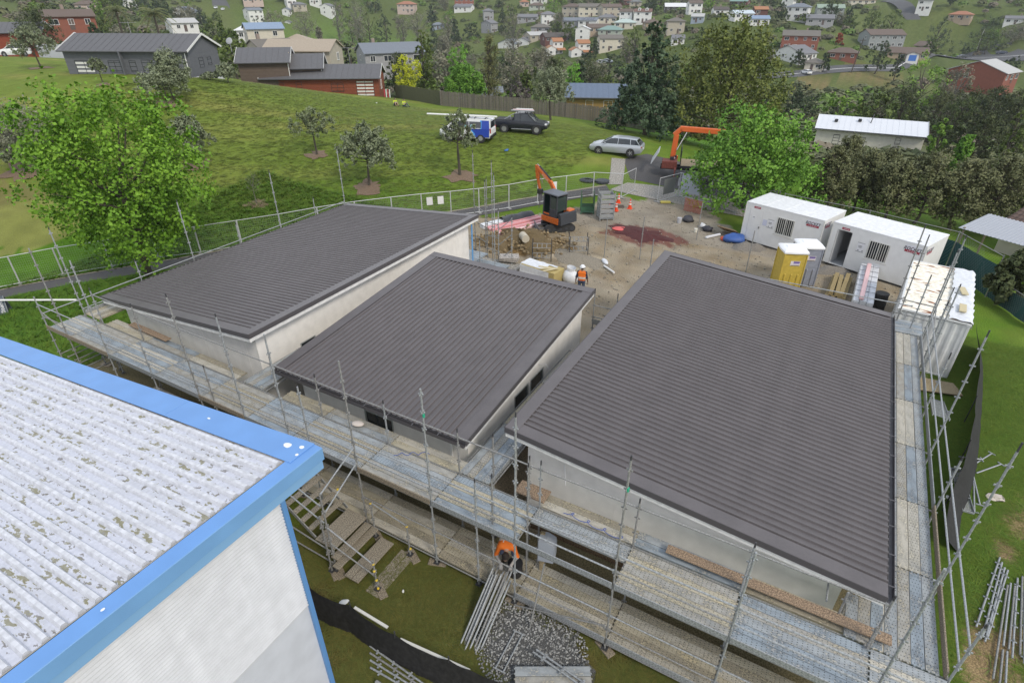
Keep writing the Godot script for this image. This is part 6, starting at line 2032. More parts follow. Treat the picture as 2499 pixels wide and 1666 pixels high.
func crane_truck() -> void:
	var t := thing("crane_truck","flatbed truck with orange folding crane, parked behind the bright round tree","truck",on(-11.4,-49.3),deg_to_rad(-76.0))
	# local z forward (to the left of the picture), bed behind
	var dark := grainy("truck_dark",0.03,0.032,0.036,0.5,noise("digger_dust",0.03,0.82,1.0,4),0.8,false)
	var orange := mat("crane_orange",0.58,0.12,0.025,0.4)
	for s in [-0.42,0.42]: part("chassis_rail",bx(V(s,0.85,-1.9),V(0.09,0.24,8.0),0.01),dark,t)
	part("bed",bx(V(0,1.22,-2.2),V(2.45,0.1,5.4),0.01),grainy("bed_timber",0.42,0.34,0.22,0.9,noise("wood_streak",0.09,0.6,1.0),0.6,false),t)
	for s in [-1.23,1.23]: part("bed_edge",bx(V(s,1.16,-2.2),V(0.04,0.2,5.42),0.008),dark,t)
	for z in [-3.9,-2.7]:
		for s in [-1.0,1.0]:
			wheel(t,s * 1.15,z,0.48,mat("rim_pale",0.4,0.4,0.4,0.5))
			var a := Mb.new()
			for k in 9:
				var an := PI * k / 9.0
				a.quad_o(V(s * 0.85,0.5 + 0.6 * sin(an),z + 0.6 * cos(an)),V(s * 1.2,0.5 + 0.6 * sin(an),z + 0.6 * cos(an)),V(s * 1.2,0.5 + 0.6 * sin(an + PI / 9),z + 0.6 * cos(an + PI / 9)),V(s * 0.85,0.5 + 0.6 * sin(an + PI / 9),z + 0.6 * cos(an + PI / 9)),V(0,sin(an),cos(an)))
			part("mudguard",a,dark,t)
	for s in [-1.0,1.0]: wheel(t,s * 1.1,-6.4,0.48,mat("rim_pale"))
	# tilting headboard and gear between cab and bed
	part("headboard",bx(V(0,1.7,2.6),V(2.2,1.1,0.06),0.01,Basis(V(1,0,0),-0.5)),mat("board_grey",0.45,0.46,0.48,0.5),t)
	part("tool_locker",bx(V(0.5,1.2,1.4),V(1.1,0.6,1.2),0.03),grainy("locker_red",0.20,0.05,0.035,0.6,noise("digger_dust",0.03,0.82,1.0,4),0.8,false),t)
	for k in 4: part("hydraulic_block",bx(V(-0.6 + 0.35 * k,1.45 + 0.12 * (k % 2),0.95 + 0.1 * k),V(0.26,0.35,0.3),0.03),[orange,dark,mat("pink_pale"),dark][k],t)
	var fr := Mb.new()
	fr.pipe([V(1.0,1.25,0.55),V(1.0,2.35,0.55),V(-0.2,2.35,0.55),V(-0.2,1.25,0.55)],0.035,7)
	part("guard_frame",fr,dark,t)
	part("black_board",bx(V(0.75,2.35,0.6),V(0.5,0.9,0.06),0.01,Basis(V(0,0,1),-0.3)),dark,t)
	var col := Mb.new()
	col.beam(V(-0.3,1.0,1.25),V(-0.3,3.35,1.15),0.42,0.36,0.04,V(1,0,0))
	var c := part("crane_column",col,orange,t)
	var jib := Mb.new()
	jib.beam(V(-0.3,3.3,1.35),V(-0.3,3.85,0.8),0.34,0.36,0.04)
	jib.beam(V(-0.3,3.82,0.95),V(-0.3,3.72,-2.6),0.34,0.40,0.04)
	part("crane_jib",jib,orange,c)
	part("jib_head",bx(V(-0.3,3.72,-2.75),V(0.30,0.34,0.35),0.04),dark,c)
	var rm := Mb.new()
	rm.tube(V(-0.05,2.2,0.95),V(-0.1,3.6,0.35),0.06,-1,8)
	part("ram",rm,mat("chrome"),c)
	var leg := Mb.new()
	leg.beam(V(1.1,1.0,0.9),V(1.75,0.95,0.9),0.14,0.14,0.01)
	leg.tube(V(1.75,0.95,0.9),V(1.9,0.12,0.9),0.05,-1,8)
	leg.tube(V(1.9,0.05,0.9),V(1.9,0.12,0.9),0.12,-1,12)
	part("stabiliser_leg",leg,mat("locker_red"),t)
	var cab := Mb.new()
	cab.box(V(0,1.75,-6.2),V(2.3,2.2,1.6),Basis(),0.1)
	part("cab",cab,dark,t)

func make_vehicles() -> void:
	var silver := mat("car_silver",0.42,0.45,0.48,0.3,0.4)
	wagon("silver estate car parked on the grass in front of the dark conifer",on(-18.1,-50.7),deg_to_rad(-82.0),silver)
	work_van()
	ute()
	crane_truck()
	# far cars, one of them with its parts and the rest copied from it
	var white := mat("car_white",0.68,0.69,0.70,0.35)
	var far0 := wagon("white car driving on the valley road below the red-brown brick house",on(-20.6,-247.6,0.25),deg_to_rad(-140),white,"far_car")
	var more := [[50.5,-380.0,-1.4,"dark car at the right end of the wide road junction",V(0.04,0.05,0.08)],[30.0,-398.0,0.4,"small pale car crossing the middle of the wide road junction",V(0.5,0.5,0.5)],[33.0,-352.0,-0.9,"dark car half hidden by the pale green tree at the near edge of the junction",V(0.04,0.045,0.05)],[-103.5,-261.0,1.2,"white car parked beside the hedge below the cream two-storey house",V(0.68,0.69,0.7)],[-101.0,-262.5,1.2,"silver car parked next to the white one beside the hedge",V(0.42,0.45,0.48)],[-375.0,-278.0,0.7,"near white car on the hill street",V(0.68,0.69,0.7)],[-371.8,-280.5,0.7,"far white car on the hill street",V(0.66,0.67,0.7)],[8.0,-410.0,1.0,"white car parked under the dark trees above the junction",V(0.66,0.67,0.7)]]
	for k in more.size():
		var e: Array = more[k]
		var o := dup(far0,on(e[0],e[1],0.3),e[2],e[3])
		var m := mat("car_paint_%d" % k,e[4].x,e[4].y,e[4].z,0.35)
		for ch in o.get_children():
			if String(ch.name).begins_with("body") or String(ch.name).begins_with("mirror"):
				ch.material_override = m
				for c2 in ch.get_children(): c2.material_override = m
	# the white people-carrier by the top fence at the far left
	var v := wagon("white people carrier parked beside the pale wall at the far left edge",on(-127.0,-53.5),deg_to_rad(-28.0),white,"people_carrier","van")
	v.scale = V(1.02,1.32,1.0)
	one("garden_wall",bx(V(0,0,0),V(19,2.4,0.2),0.02),mat("grey_wall",0.42,0.43,0.46,0.9),"pale grey wall between the white people carrier and the grey house","wall",on(-112.0,-56.5,0.9),deg_to_rad(12))

# ---------------------------------------------------------------- people
# bones: [from, to, radius at from, radius at to, colour]; joined by a smooth minimum on a grid and meshed as surface nets
func body_mesh(bones: Array,cell: float,blend: float) -> Mb:
	var lo := Vector3.ONE * 1e9
	var hi := -lo
	for b in bones:
		for e in 2:
			var r: float = maxf(b[2],b[3]) + cell * 3.0
			lo = lo.min(b[e] - Vector3.ONE * r)
			hi = hi.max(b[e] + Vector3.ONE * r)
	var n := Vector3i(((hi - lo) / cell).ceil()) + Vector3i.ONE
	var val := PackedFloat32Array()
	val.resize(n.x * n.y * n.z)
	val.fill(1.0)
	var near := val.duplicate()
	var who := PackedInt32Array()
	who.resize(val.size())
	for bi in bones.size():
		var b: Array = bones[bi]
		var a: Vector3 = b[0]
		var ab: Vector3 = b[1] - b[0]
		var l2 := maxf(ab.length_squared(),1e-9)
		var rr: float = maxf(b[2],b[3]) + blend + cell * 2.0
		var p0 := Vector3i(((a.min(b[1]) - Vector3.ONE * rr - lo) / cell).floor()).clamp(Vector3i.ZERO,n - Vector3i.ONE)
		var p1 := Vector3i(((a.max(b[1]) + Vector3.ONE * rr - lo) / cell).ceil()).clamp(Vector3i.ZERO,n - Vector3i.ONE)
		for k in range(p0.z,p1.z + 1):
			for j in range(p0.y,p1.y + 1):
				for i in range(p0.x,p1.x + 1):
					var p := lo + Vector3(i,j,k) * cell
					var t := clampf((p - a).dot(ab) / l2,0,1)
					var d: float = (p - a - ab * t).length() - lerpf(b[2],b[3],t)
					var at := (k * n.y + j) * n.x + i
					if d < near[at]:
						near[at] = d
						who[at] = bi
					var h := maxf(blend - absf(d - val[at]),0.0) / blend
					val[at] = minf(d,val[at]) - h * h * blend * 0.25
	var m := Mb.new()
	var id := {}
	for k in n.z - 1:
		for j in n.y - 1:
			for i in n.x - 1:
				var at := (k * n.y + j) * n.x + i
				var s := Vector3.ZERO
				var c := 0
				var vs := []
				for e in 8: vs.append(val[at + (e & 1) + ((e >> 1) & 1) * n.x + (e >> 2) * n.x * n.y])
				var inside := 0
				for e in 8:
					if vs[e] < 0: inside += 1
				if inside == 0 or inside == 8: continue
				for e in [[0,1],[2,3],[4,5],[6,7],[0,2],[1,3],[4,6],[5,7],[0,4],[1,5],[2,6],[3,7]]:
					var q: float = vs[e[0]]
					var w: float = vs[e[1]]
					if (q < 0) != (w < 0):
						var f := q / (q - w)
						var pa := Vector3(e[0] & 1,(e[0] >> 1) & 1,e[0] >> 2)
						var pb := Vector3(e[1] & 1,(e[1] >> 1) & 1,e[1] >> 2)
						s += pa.lerp(pb,f)
						c += 1
				var g := Vector3(vs[1] + vs[3] + vs[5] + vs[7] - vs[0] - vs[2] - vs[4] - vs[6],vs[2] + vs[3] + vs[6] + vs[7] - vs[0] - vs[1] - vs[4] - vs[5],vs[4] + vs[5] + vs[6] + vs[7] - vs[0] - vs[1] - vs[2] - vs[3])
				id[at] = m.v.size()
				m.col = bones[who[at]][4]
				m.put(lo + (Vector3(i,j,k) + s / c) * cell,g.normalized(),Vector2.ZERO)
	var dx := 1
	var dy := n.x
	var dz := n.x * n.y
	for at in id:
		for ax in [[dx,dy,dz],[dy,dz,dx],[dz,dx,dy]]:
			var q := val[at]
			var w: float = val[at + ax[0]]
			if (q < 0) == (w < 0): continue
			var ids := [at,at - ax[1],at - ax[1] - ax[2],at - ax[2]]
			if not (id.has(ids[1]) and id.has(ids[2]) and id.has(ids[3])): continue
			var o := [0,1,2,0,2,3] if q > 0 else [0,2,1,0,3,2]
			for e in o: m.ix.append(id[ids[e]])
	return m

func hand(m: Mb,wrist: Vector3,dir: Vector3,palm_out: Vector3,side: float,skin: Color,curl := 0.5,size := 1.0) -> void:
	m.col = skin
	var d := dir.normalized()
	var o := (palm_out - d * palm_out.dot(d)).normalized()
	var a := d.cross(o) * side
	var b := Basis(a,d,a.cross(d))
	m.box(wrist + d * 0.05 * size,V(0.082,0.10,0.03) * size,b,0.012)
	for k in 4:
		var root := wrist + d * 0.098 * size + a * (-0.030 + 0.02 * k) * size
		var ln: float = [0.075,0.085,0.08,0.062][k] * size
		var p1 := root + (d * cos(curl * 0.5) + o * sin(curl * 0.5)) * ln * 0.55
		var p2 := p1 + (d * cos(curl * 1.5) + o * sin(curl * 1.5)) * ln * 0.5
		m.tube(root,p1,0.0095 * size,0.0085 * size,6)
		m.tube(p1,p2,0.0085 * size,0.007 * size,6)
	var th := wrist + d * 0.03 * size - a * 0.038 * size
	var t1 := th + (d * 0.6 - a * 0.6 + o * 0.4).normalized() * 0.045 * size
	m.tube(th,t1,0.012 * size,0.010 * size,6)
	m.tube(t1,t1 + (d * 0.8 + o * 0.5).normalized() * 0.03 * size,0.010 * size,0.008 * size,6)

# head with nose, brow, chin and ears; looks along f
func head_bones(o: Vector3,f: Vector3,up: Vector3,skin: Color,hair: Color) -> Array:
	var r := f.cross(up).normalized()
	return [[o + up * 0.03,o + up * 0.03 - f * 0.015,0.088,0.092,hair if hair.a > 0 else skin],[o - up * 0.05 + f * 0.035,o - up * 0.075 + f * 0.045,0.055,0.042,skin],[o + up * 0.0 + f * 0.05,o + up * 0.02 + f * 0.045,0.055,0.055,skin],[o + f * 0.10 + up * 0.01,o + f * 0.112 - up * 0.022,0.010,0.016,skin],[o + r * 0.09 - f * 0.01,o + r * 0.092 - up * 0.02,0.014,0.01,skin],[o - r * 0.09 - f * 0.01,o - r * 0.092 - up * 0.02,0.014,0.01,skin]]

func eyes(m: Mb,o: Vector3,f: Vector3,up: Vector3) -> void:
	var r := f.cross(up).normalized()
	for s in [-1.0,1.0]:
		m.col = Color(0.5,0.5,0.48)
		m.ball(o + r * 0.032 * s + f * 0.092 + up * 0.012,V(0.012,0.009,0.009),Basis(),8,5)
		m.col = Color(0.02,0.015,0.01)
		m.ball(o + r * 0.032 * s + f * 0.099 + up * 0.012,V(0.006,0.006,0.005),Basis(),6,4)
	m.col = Color(0.25,0.09,0.07)
	m.ball(o + f * 0.094 - up * 0.055,V(0.022,0.006,0.008),Basis(r,up,f),8,4)

func helmet(p: Node,o: Vector3,f: Vector3,up: Vector3,m: Material) -> void:
	var b := Basis(f.cross(up).normalized(),up,-f)
	var h := Mb.new()
	h.ball(o + up * 0.05,V(0.122,0.115,0.14),b,18,8,0.0,0.5)
	var ring := []
	for k in 19:
		var a := TAU * k / 18
		var out := 1.0 + (0.30 if sin(a) < -0.2 else 0.08)
		ring.append([o + up * 0.05 + b * V(cos(a) * 0.122,0,sin(a) * 0.14),o + up * 0.043 + b * V(cos(a) * 0.122 * out,0,sin(a) * 0.14 * out)])
	for k in 18: h.quad_o(ring[k][0],ring[k + 1][0],ring[k + 1][1],ring[k][1],up)
	part("helmet",h,m,p)

func make_people() -> void:
	var skin := Color(0.20,0.115,0.075)
	var fair := Color(0.36,0.22,0.16)
	var hi := Color(0.72,0.16,0.012)
	var lime := Color(0.45,0.55,0.03)
	var band := Color(0.62,0.55,0.50)
	var navy := Color(0.02,0.025,0.05)
	var jean := Color(0.05,0.065,0.11)
	var boot := Color(0.06,0.04,0.025)
	var glove := Color(0.35,0.33,0.31)
	var body_m := mat("person",1,1,1,0.8)
	body_m.vertex_color_use_as_albedo = true
	# ---- standing worker, back to the camera, arms slightly away from the sides
	var t := thing("person","worker standing with back turned in white helmet and orange vest beyond the middle block","person",on(-10.15,-25.05),deg_to_rad(12.0))
	var bn := []
	var f := V(0,0,-1)
	for s in [-1.0,1.0]:
		bn += [[V(s * 0.10,0.93,0.0),V(s * 0.115,0.5,-0.02),0.095,0.062,jean],[V(s * 0.115,0.5,-0.02),V(s * 0.12,0.1,0.02),0.062,0.045,jean],[V(s * 0.12,0.06,0.05),V(s * 0.135,0.04,-0.14),0.05,0.042,boot]]
		bn += [[V(s * 0.19,1.43,0.0),V(s * 0.27,1.15,0.03),0.062,0.05,navy],[V(s * 0.27,1.15,0.03),V(s * 0.31,0.90,-0.06),0.047,0.034,skin]]
	bn += [[V(-0.06,0.95,0),V(0.06,0.95,0),0.115,0.115,jean],[V(-0.07,1.05,0),V(0.07,1.05,0),0.115,0.115,hi],[V(-0.08,1.14,0),V(0.08,1.14,0),0.122,0.122,band],[V(-0.085,1.24,0),V(0.085,1.24,0),0.122,0.122,hi],[V(-0.12,1.38,0.0),V(0.12,1.38,0.0),0.108,0.108,hi],[V(0,1.45,0),V(0,1.55,-0.01),0.055,0.052,skin]]
	bn += head_bones(V(0,1.65,-0.01),f,Vector3.UP,skin,Color(0.02,0.015,0.012))
	var m := body_mesh(bn,0.022,0.05)
	hand(m,V(-0.31,0.90,-0.06),V(-0.05,-1,-0.15),V(1,0,0),1.0,skin,0.6)
	hand(m,V(0.31,0.90,-0.06),V(0.05,-1,-0.15),V(-1,0,0),-1.0,skin,0.6)
	eyes(m,V(0,1.65,-0.01),f,Vector3.UP)
	part("body",m,body_m,t)
	helmet(t,V(0,1.65,-0.01),f,Vector3.UP,mat("helmet_white",0.72,0.73,0.75,0.4))
	# ---- worker bent double over the tube bundle, on the lower deck
	t = thing("person","bent-over worker in banded orange vest reaching down to the leaning tube bundle","person",V(-5.18,0.503,-9.0),deg_to_rad(22.0))
	bn = []
	f = V(0,-0.55,0.83).normalized()
	for s in [-1.0,1.0]:
		bn += [[V(s * 0.11,0.78,-0.08),V(s * 0.15,0.46,0.14),0.095,0.065,jean],[V(s * 0.15,0.46,0.14),V(s * 0.14,0.1,-0.04),0.062,0.045,jean],[V(s * 0.14,0.06,-0.05),V(s * 0.16,0.04,0.15),0.05,0.042,boot]]
		bn += [[V(s * 0.19,1.0,0.40),V(s * 0.27,0.72,0.42),0.062,0.05,hi],[V(s * 0.27,0.72,0.42),V(s * 0.13,0.55,0.58),0.047,0.036,glove]]
	bn += [[V(-0.06,0.80,-0.08),V(0.06,0.80,-0.08),0.12,0.12,jean],[V(-0.07,0.92,0.03),V(0.07,0.92,0.03),0.125,0.125,hi],[V(-0.08,1.0,0.15),V(0.08,1.0,0.15),0.135,0.135,hi],[V(-0.09,1.03,0.25),V(0.09,1.03,0.25),0.132,0.132,band],[V(-0.11,1.03,0.36),V(0.11,1.03,0.36),0.120,0.120,hi],[V(0,1.0,0.45),V(0,0.97,0.54),0.055,0.052,fair]]
	bn += head_bones(V(0,0.93,0.62),V(0,-0.8,0.6),V(0,0.6,0.8),fair,Color(0.025,0.018,0.012))
	m = body_mesh(bn,0.02,0.05)
	hand(m,V(-0.13,0.55,0.58),V(0.1,-0.8,0.5),V(0,-0.3,-1),1.0,glove,1.1,1.1)
	hand(m,V(0.13,0.55,0.58),V(-0.1,-0.8,0.5),V(0,-0.3,-1),-1.0,glove,1.1,1.1)
	eyes(m,V(0,0.93,0.62),V(0,-0.8,0.6),V(0,0.6,0.8))
	part("body",m,body_m,t)
	for s in [-0.09,0.09]:
		var vb := Mb.new()
		vb.pipe([V(s,1.10,0.02),V(s,1.165,0.15),V(s,1.17,0.25),V(s,1.15,0.38)],0.016,6)
		if s < 0: part("vest_band",vb,mat("reflective",0.62,0.55,0.52,0.5),t)
	# ---- two workers resting on the slope
	var labels := ["left one of two workers in lime vests sitting on the grass slope","right one of two workers in lime vests sitting on the grass slope, legs stretched out"]
	for w in 2:
		t = thing("person",labels[w],"person",on(-49.6 + 1.05 * w,-58.6 - 0.35 * w),deg_to_rad(60.0 + 14 * w),"workers resting on the slope")
		bn = []
		f = V(0,-0.1,1).normalized()
		for s in [-1.0,1.0]:
			var kn := V(s * 0.14,0.42 if (w == 0 or s > 0) else 0.2,0.42)
			bn += [[V(s * 0.10,0.12,0.0),kn,0.092,0.062,jean],[kn,V(s * 0.14,0.08,0.74 if w == 0 else 0.86),0.058,0.042,fair if w == 0 else jean],[V(s * 0.14,0.06,0.76 + 0.1 * w),V(s * 0.15,0.09,0.9 + 0.1 * w),0.045,0.04,boot]]
			bn += [[V(s * 0.18,0.56,0.02),V(s * 0.24,0.36,0.16),0.058,0.045,lime],[V(s * 0.24,0.36,0.16),V(s * 0.14,0.42,0.38),0.042,0.032,fair]]
		bn += [[V(-0.06,0.13,-0.02),V(0.06,0.13,-0.02),0.12,0.12,jean],[V(-0.07,0.26,-0.04),V(0.07,0.26,-0.04),0.12,0.12,lime],[V(-0.08,0.36,-0.03),V(0.08,0.36,-0.03),0.118,0.118,band],[V(-0.11,0.52,0.0),V(0.11,0.52,0.0),0.105,0.105,lime],[V(0,0.6,0.02),V(0,0.68,0.04),0.052,0.05,fair]]
		bn += head_bones(V(0,0.79,0.06),f,Vector3.UP,fair,Color(0.03,0.02,0.015))
		m = body_mesh(bn,0.026,0.05)
		hand(m,V(-0.14,0.42,0.38),V(0.5,-0.1,0.8),V(0,-1,0),1.0,fair,0.8)
		hand(m,V(0.14,0.42,0.38),V(-0.5,-0.1,0.8),V(0,-1,0),-1.0,fair,0.8)
		eyes(m,V(0,0.79,0.06),f,Vector3.UP)
		part("body",m,body_m,t)

# ---------------------------------------------------------------- fences
func fence_panel_proto(w: float,h: float) -> Node3D:
	var t := Node3D.new()
	var fr := Mb.new()
	for e in [[V(0,0.08,0),V(w,0.08,0)],[V(0,h,0),V(w,h,0)],[V(0.02,0,0),V(0.02,h,0)],[V(w - 0.02,0,0),V(w - 0.02,h,0)]]: fr.tube(e[0],e[1],0.021,-1,7)
	part("frame",fr,cache["fence_tube"],t)
	var ms := Mb.new()
	var n := int(w / 0.11)
	for k in n: ms.tube(V(w * (k + 0.5) / n,0.08,0),V(w * (k + 0.5) / n,h,0),0.0028,-1,3,false)
	for k in 12: ms.tube(V(0,0.14 + (h - 0.2) * k / 11.0,0),V(w,0.14 + (h - 0.2) * k / 11.0,0),0.0028,-1,3,false)
	part("wire_mesh",ms,cache["fence_wire"],t)
	for x in [0.0,w]:
		part("foot",bx(V(x,0.03,0),V(0.22,0.08,0.55),0.02),mat("block_foot",0.25,0.25,0.24,0.9),t)
	return t

func make_fences() -> void:
	mat("fence_tube",0.52,0.53,0.54,0.45,0.2)
	mat("fence_wire",0.30,0.31,0.31,0.6,0.2)
	var proto := fence_panel_proto(2.4,1.78)
	var line := [V2(-46.2,-1.4),V2(-42.4,-11.1),V2(-40.7,-15.1),V2(-37.2,-19.2),V2(-31.2,-24.3),V2(-26.2,-29.6),V2(-22.1,-34.2),V2(-19.35,-38.0),V2(-16.3,-41.3),V2(-14.3,-42.05)]
	var where := ["by the footpath at the far left","beyond the long grass at the left","behind the bright green tree","behind the back of the left block","past the mini excavator","by the driveway gate"]
	var first := true
	var cnt := 0
	for k in line.size() - 1:
		var l: float = line[k].distance_to(line[k + 1])
		var n := maxi(1,int(round(l / 2.4)))
		for j in n:
			var a: Vector2 = line[k].lerp(line[k + 1],float(j) / n)
			var b: Vector2 = line[k].lerp(line[k + 1],float(j + 1) / n)
			var o: Node3D = proto if first else proto.duplicate()
			o.name = numbered("mesh_fence")
			add_child(o)
			first = false
			var pa := on(a.x,a.y)
			var pb := on(b.x,b.y)
			var d := pb - pa
			o.transform = Transform3D(Basis(d / 2.4,Vector3.UP,Vector3(d.x,0,d.z).normalized().cross(Vector3.UP)),pa)
			tag(o,"wire mesh temporary fence panel " + where[mini(int(k * 6 / 9.0),5)],"fence panel","temporary fence panels " + where[mini(int(k * 6 / 9.0),5)])
			cnt += 1
	for e in [[V2(-14.24,-41.9),V2(-13.87,-43.75),"swung-open gate panel of the temporary fence by the driveway"],[V2(-11.6,-42.5),V2(-10.65,-44.65),"gate panel carrying the dark grey board, in front of the crane truck"],[V2(-10.65,-44.65),V2(-8.2,-44.4),"fence panel carrying the white board, in front of the truck wheels"],[V2(-8.2,-44.4),V2(-6.0,-43.2),"fence panel disappearing behind the bright round tree"]]:
		var o: Node3D = proto.duplicate()
		o.name = numbered("site_gate")
		add_child(o)
		var pa := on(e[0].x,e[0].y)
		var d := on(e[1].x,e[1].y) - pa
		o.transform = Transform3D(Basis(d / 2.4,Vector3.UP,Vector3(d.x,0,d.z).normalized().cross(Vector3.UP)),pa)
		tag(o,e[2],"fence panel")
	# boards hung on the fence
	var boards := [[V2(-44.1,-6.9),V2(-43.4,-8.6),0.95,0.75,0.55,V(0.52,0.53,0.55),"grey notice board hung on the fence at the far left"],[V2(-24.6,-31.4),V2(-22.1,-34.2),1.1,0.42,0.55,V(0.62,0.62,0.62),"left of two pale notices on the fence behind the left block"],[V2(-24.1,-32.0),V2(-22.1,-34.2),1.1,0.42,0.55,V(0.66,0.66,0.66),"right of two pale notices on the fence behind the left block"],[V2(-18.6,-38.75),V2(-16.3,-41.3),1.0,0.4,0.65,V(0.68,0.69,0.72),"white notice on the fence above the mini excavator"],[V2(-11.4,-42.9),V2(-10.65,-44.65),0.75,1.3,1.15,V(0.16,0.17,0.17),"dark grey board on the gate panel in front of the truck"],[V2(-10.5,-44.6),V2(-8.2,-44.4),0.75,1.45,1.4,V(0.40,0.43,0.50),"large pale board on the fence in front of the truck wheels"],[V2(-10.75,-44.4),V2(-10.65,-44.65),1.0,0.35,0.6,V(0.55,0.55,0.62),"small white notice at the corner of the gate"]]
	for e in boards:
		var a: Vector2 = e[0]
		var d := Vector2(e[1] - e[0]).normalized()
		var ux := V(d.x,0,d.y)
		var c: Vector2 = a + d * e[3] * 0.5
		var b := Basis(ux,Vector3.UP,ux.cross(Vector3.UP))
		var o := one("notice_board",bx(V(0,0,0),V(e[3],e[4],0.012),0.003),mat("board_%s" % e[5],e[5].x,e[5].y,e[5].z,0.6),e[6],"sign")
		var side := b.z if b.z.dot(V(-c.x,0,-c.y)) > 0 else -b.z
		o.transform = Transform3D(b,on(c.x,c.y,e[2] + e[4] * 0.25) + side * 0.05)
	# yellow block by the gate, orange net
	one("fence_block",bx(V(0,0,0),V(0.75,0.16,0.28),0.04),mat("foot_yellow",0.50,0.42,0.10,0.7),"yellow fence foot under the gate panel with the dark board","fence foot",on(-11.0,-42.6,0.08),0.5)
	var nt := Mb.new()
	for k in 18: nt.beam(V(0.08 * k,0,0),V(0.08 * k,0.95,0),0.022,0.006,0.0,V(0,0,1))
	for k in 12: nt.beam(V(0,0.05 + 0.08 * k,0.002),V(1.4,0.05 + 0.08 * k,0.002),0.006,0.022)
	one("safety_net",nt,mat("net_red",0.42,0.11,0.07,0.7),"faded red plastic net fence beneath the bright round tree","net",on(-9.4,-41.8),-0.25)
	# fallen sign frames on the long grass at the left
	for k in 2:
		var t := thing("folding_sign",["left","right"][k] + " dark folding sign leaning under the white pole in the long grass","sign",on(-37.75 + 0.62 * k,-9.95 - 0.55 * k),deg_to_rad(48))
		part("panel",bx(V(0,0.48,0.1),V(0.5,1.0,0.02),0.004,Basis(V(1,0,0),-0.25)),mat("sign_slate",0.10,0.12,0.15,0.6),t)
		for s in [-0.26,0.26]: part("leg",bx(V(s,0.48,0.115),V(0.03,1.08,0.03),0.005,Basis(V(1,0,0),-0.25)),zinc,t)
		part("panel",bx(V(0,0.48,-0.25),V(0.5,1.0,0.02),0.004,Basis(V(1,0,0),0.25)),mat("sign_slate"),t)
		var b := Basis(V(1,0,0),-0.25) * Basis(V(0,0,1),PI / 2)
		lettering(t,["ler PL","Board"][k],V(0.08,0.36 + 0.1 * k,0.15),b,0.17,mat("notice_white"))
	var wp := Mb.new()
	wp.tube(V(0,0,0),V(4.1,-0.35,-3.2),0.05,-1,10)
	one("white_pole",wp,mat("pipe_white"),"long white pole resting over the fallen folding signs in the long grass","pole",on(-38.05,-9.5,1.05))
	var cl := Mb.new()
	cl.ball(V(0,0.3,0),V(0.5,0.5,0.4),Basis(),10,6)
	one("dark_sack",cl,mat("junk_black",0.03,0.03,0.04,0.7),"dark bundle at the left edge of the long grass","sack",on(-36.3,-6.9),0.3)
	# timber paling fence, every paling a piece
	var pal := thing("paling_fence","weathered timber paling fence along the top of the grass slope","fence")
	var pl := [V2(-59.5,-70.6),V2(-57.0,-69.2),V2(-48.2,-66.2),V2(-38.5,-69.6),V2(-29.5,-73.0),V2(-22.0,-75.5)]
	var woods := []
	for k in 4: woods.append(grainy("paling_%d" % k,[0.20,0.235,0.165,0.21][k],[0.185,0.21,0.15,0.19][k],[0.155,0.18,0.13,0.15][k],0.95,noise("wood_streak",0.09,0.6,1.0),0.6,true))
	var green_wood := grainy("paling_mossy",0.15,0.155,0.085,0.95,noise("wood_streak",0.09,0.6,1.0),0.6,true)
	var shapes := []
	for k in 3:
		var h := [1.75,1.8,1.84][k] as float
		shapes.append(bx(V(0,h / 2,0),V(0.142,h,0.02),0.003).mesh())
	for k in pl.size() - 1:
		var l: float = pl[k].distance_to(pl[k + 1])
		var d: Vector2 = (pl[k + 1] - pl[k]) / l
		var n := int(l / 0.155)
		for j in n:
			var q: Vector2 = pl[k] + d * (j + 0.5) * l / n
			var o := part("paling",shapes[rng.randi() % 3],green_wood if k < 2 else woods[rng.randi() % 4],pal)
			o.position = on(q.x,q.y,-0.03)
			o.rotation = V(0,-atan2(d.y,d.x) + rng.randf_range(-0.03,0.03),rng.randf_range(-0.012,0.012))
		for y in [0.4,1.45]:
			var m := Mb.new()
			for j in int(l / 2.4) + 1:
				var qa: Vector2 = pl[k] + d * minf(l,j * 2.4)
				var qb: Vector2 = pl[k] + d * minf(l,(j + 1) * 2.4)
				if qa.distance_to(qb) > 0.05: m.beam(on(qa.x,qa.y,y) + V(d.y,0,-d.x) * 0.05,on(qb.x,qb.y,y) + V(d.y,0,-d.x) * 0.05,0.05,0.09)
			part("rail",m,woods[2],pal)
	part("post",bx(on(-48.2,-66.1,0.95),V(0.14,1.9,0.14),0.01),woods[1],pal)
	# chain-link and green cloth behind the cabins
	var cf := thing("chain_link_fence","tall chain-link fence with green cloth behind the near cabin","fence")
	var cp := [V2(-3,-41.8),V2(2.0,-40.6),V2(6.4,-38.8),V2(8.0,-35.6),V2(9.6,-32.2),V2(12.5,-27.6)]
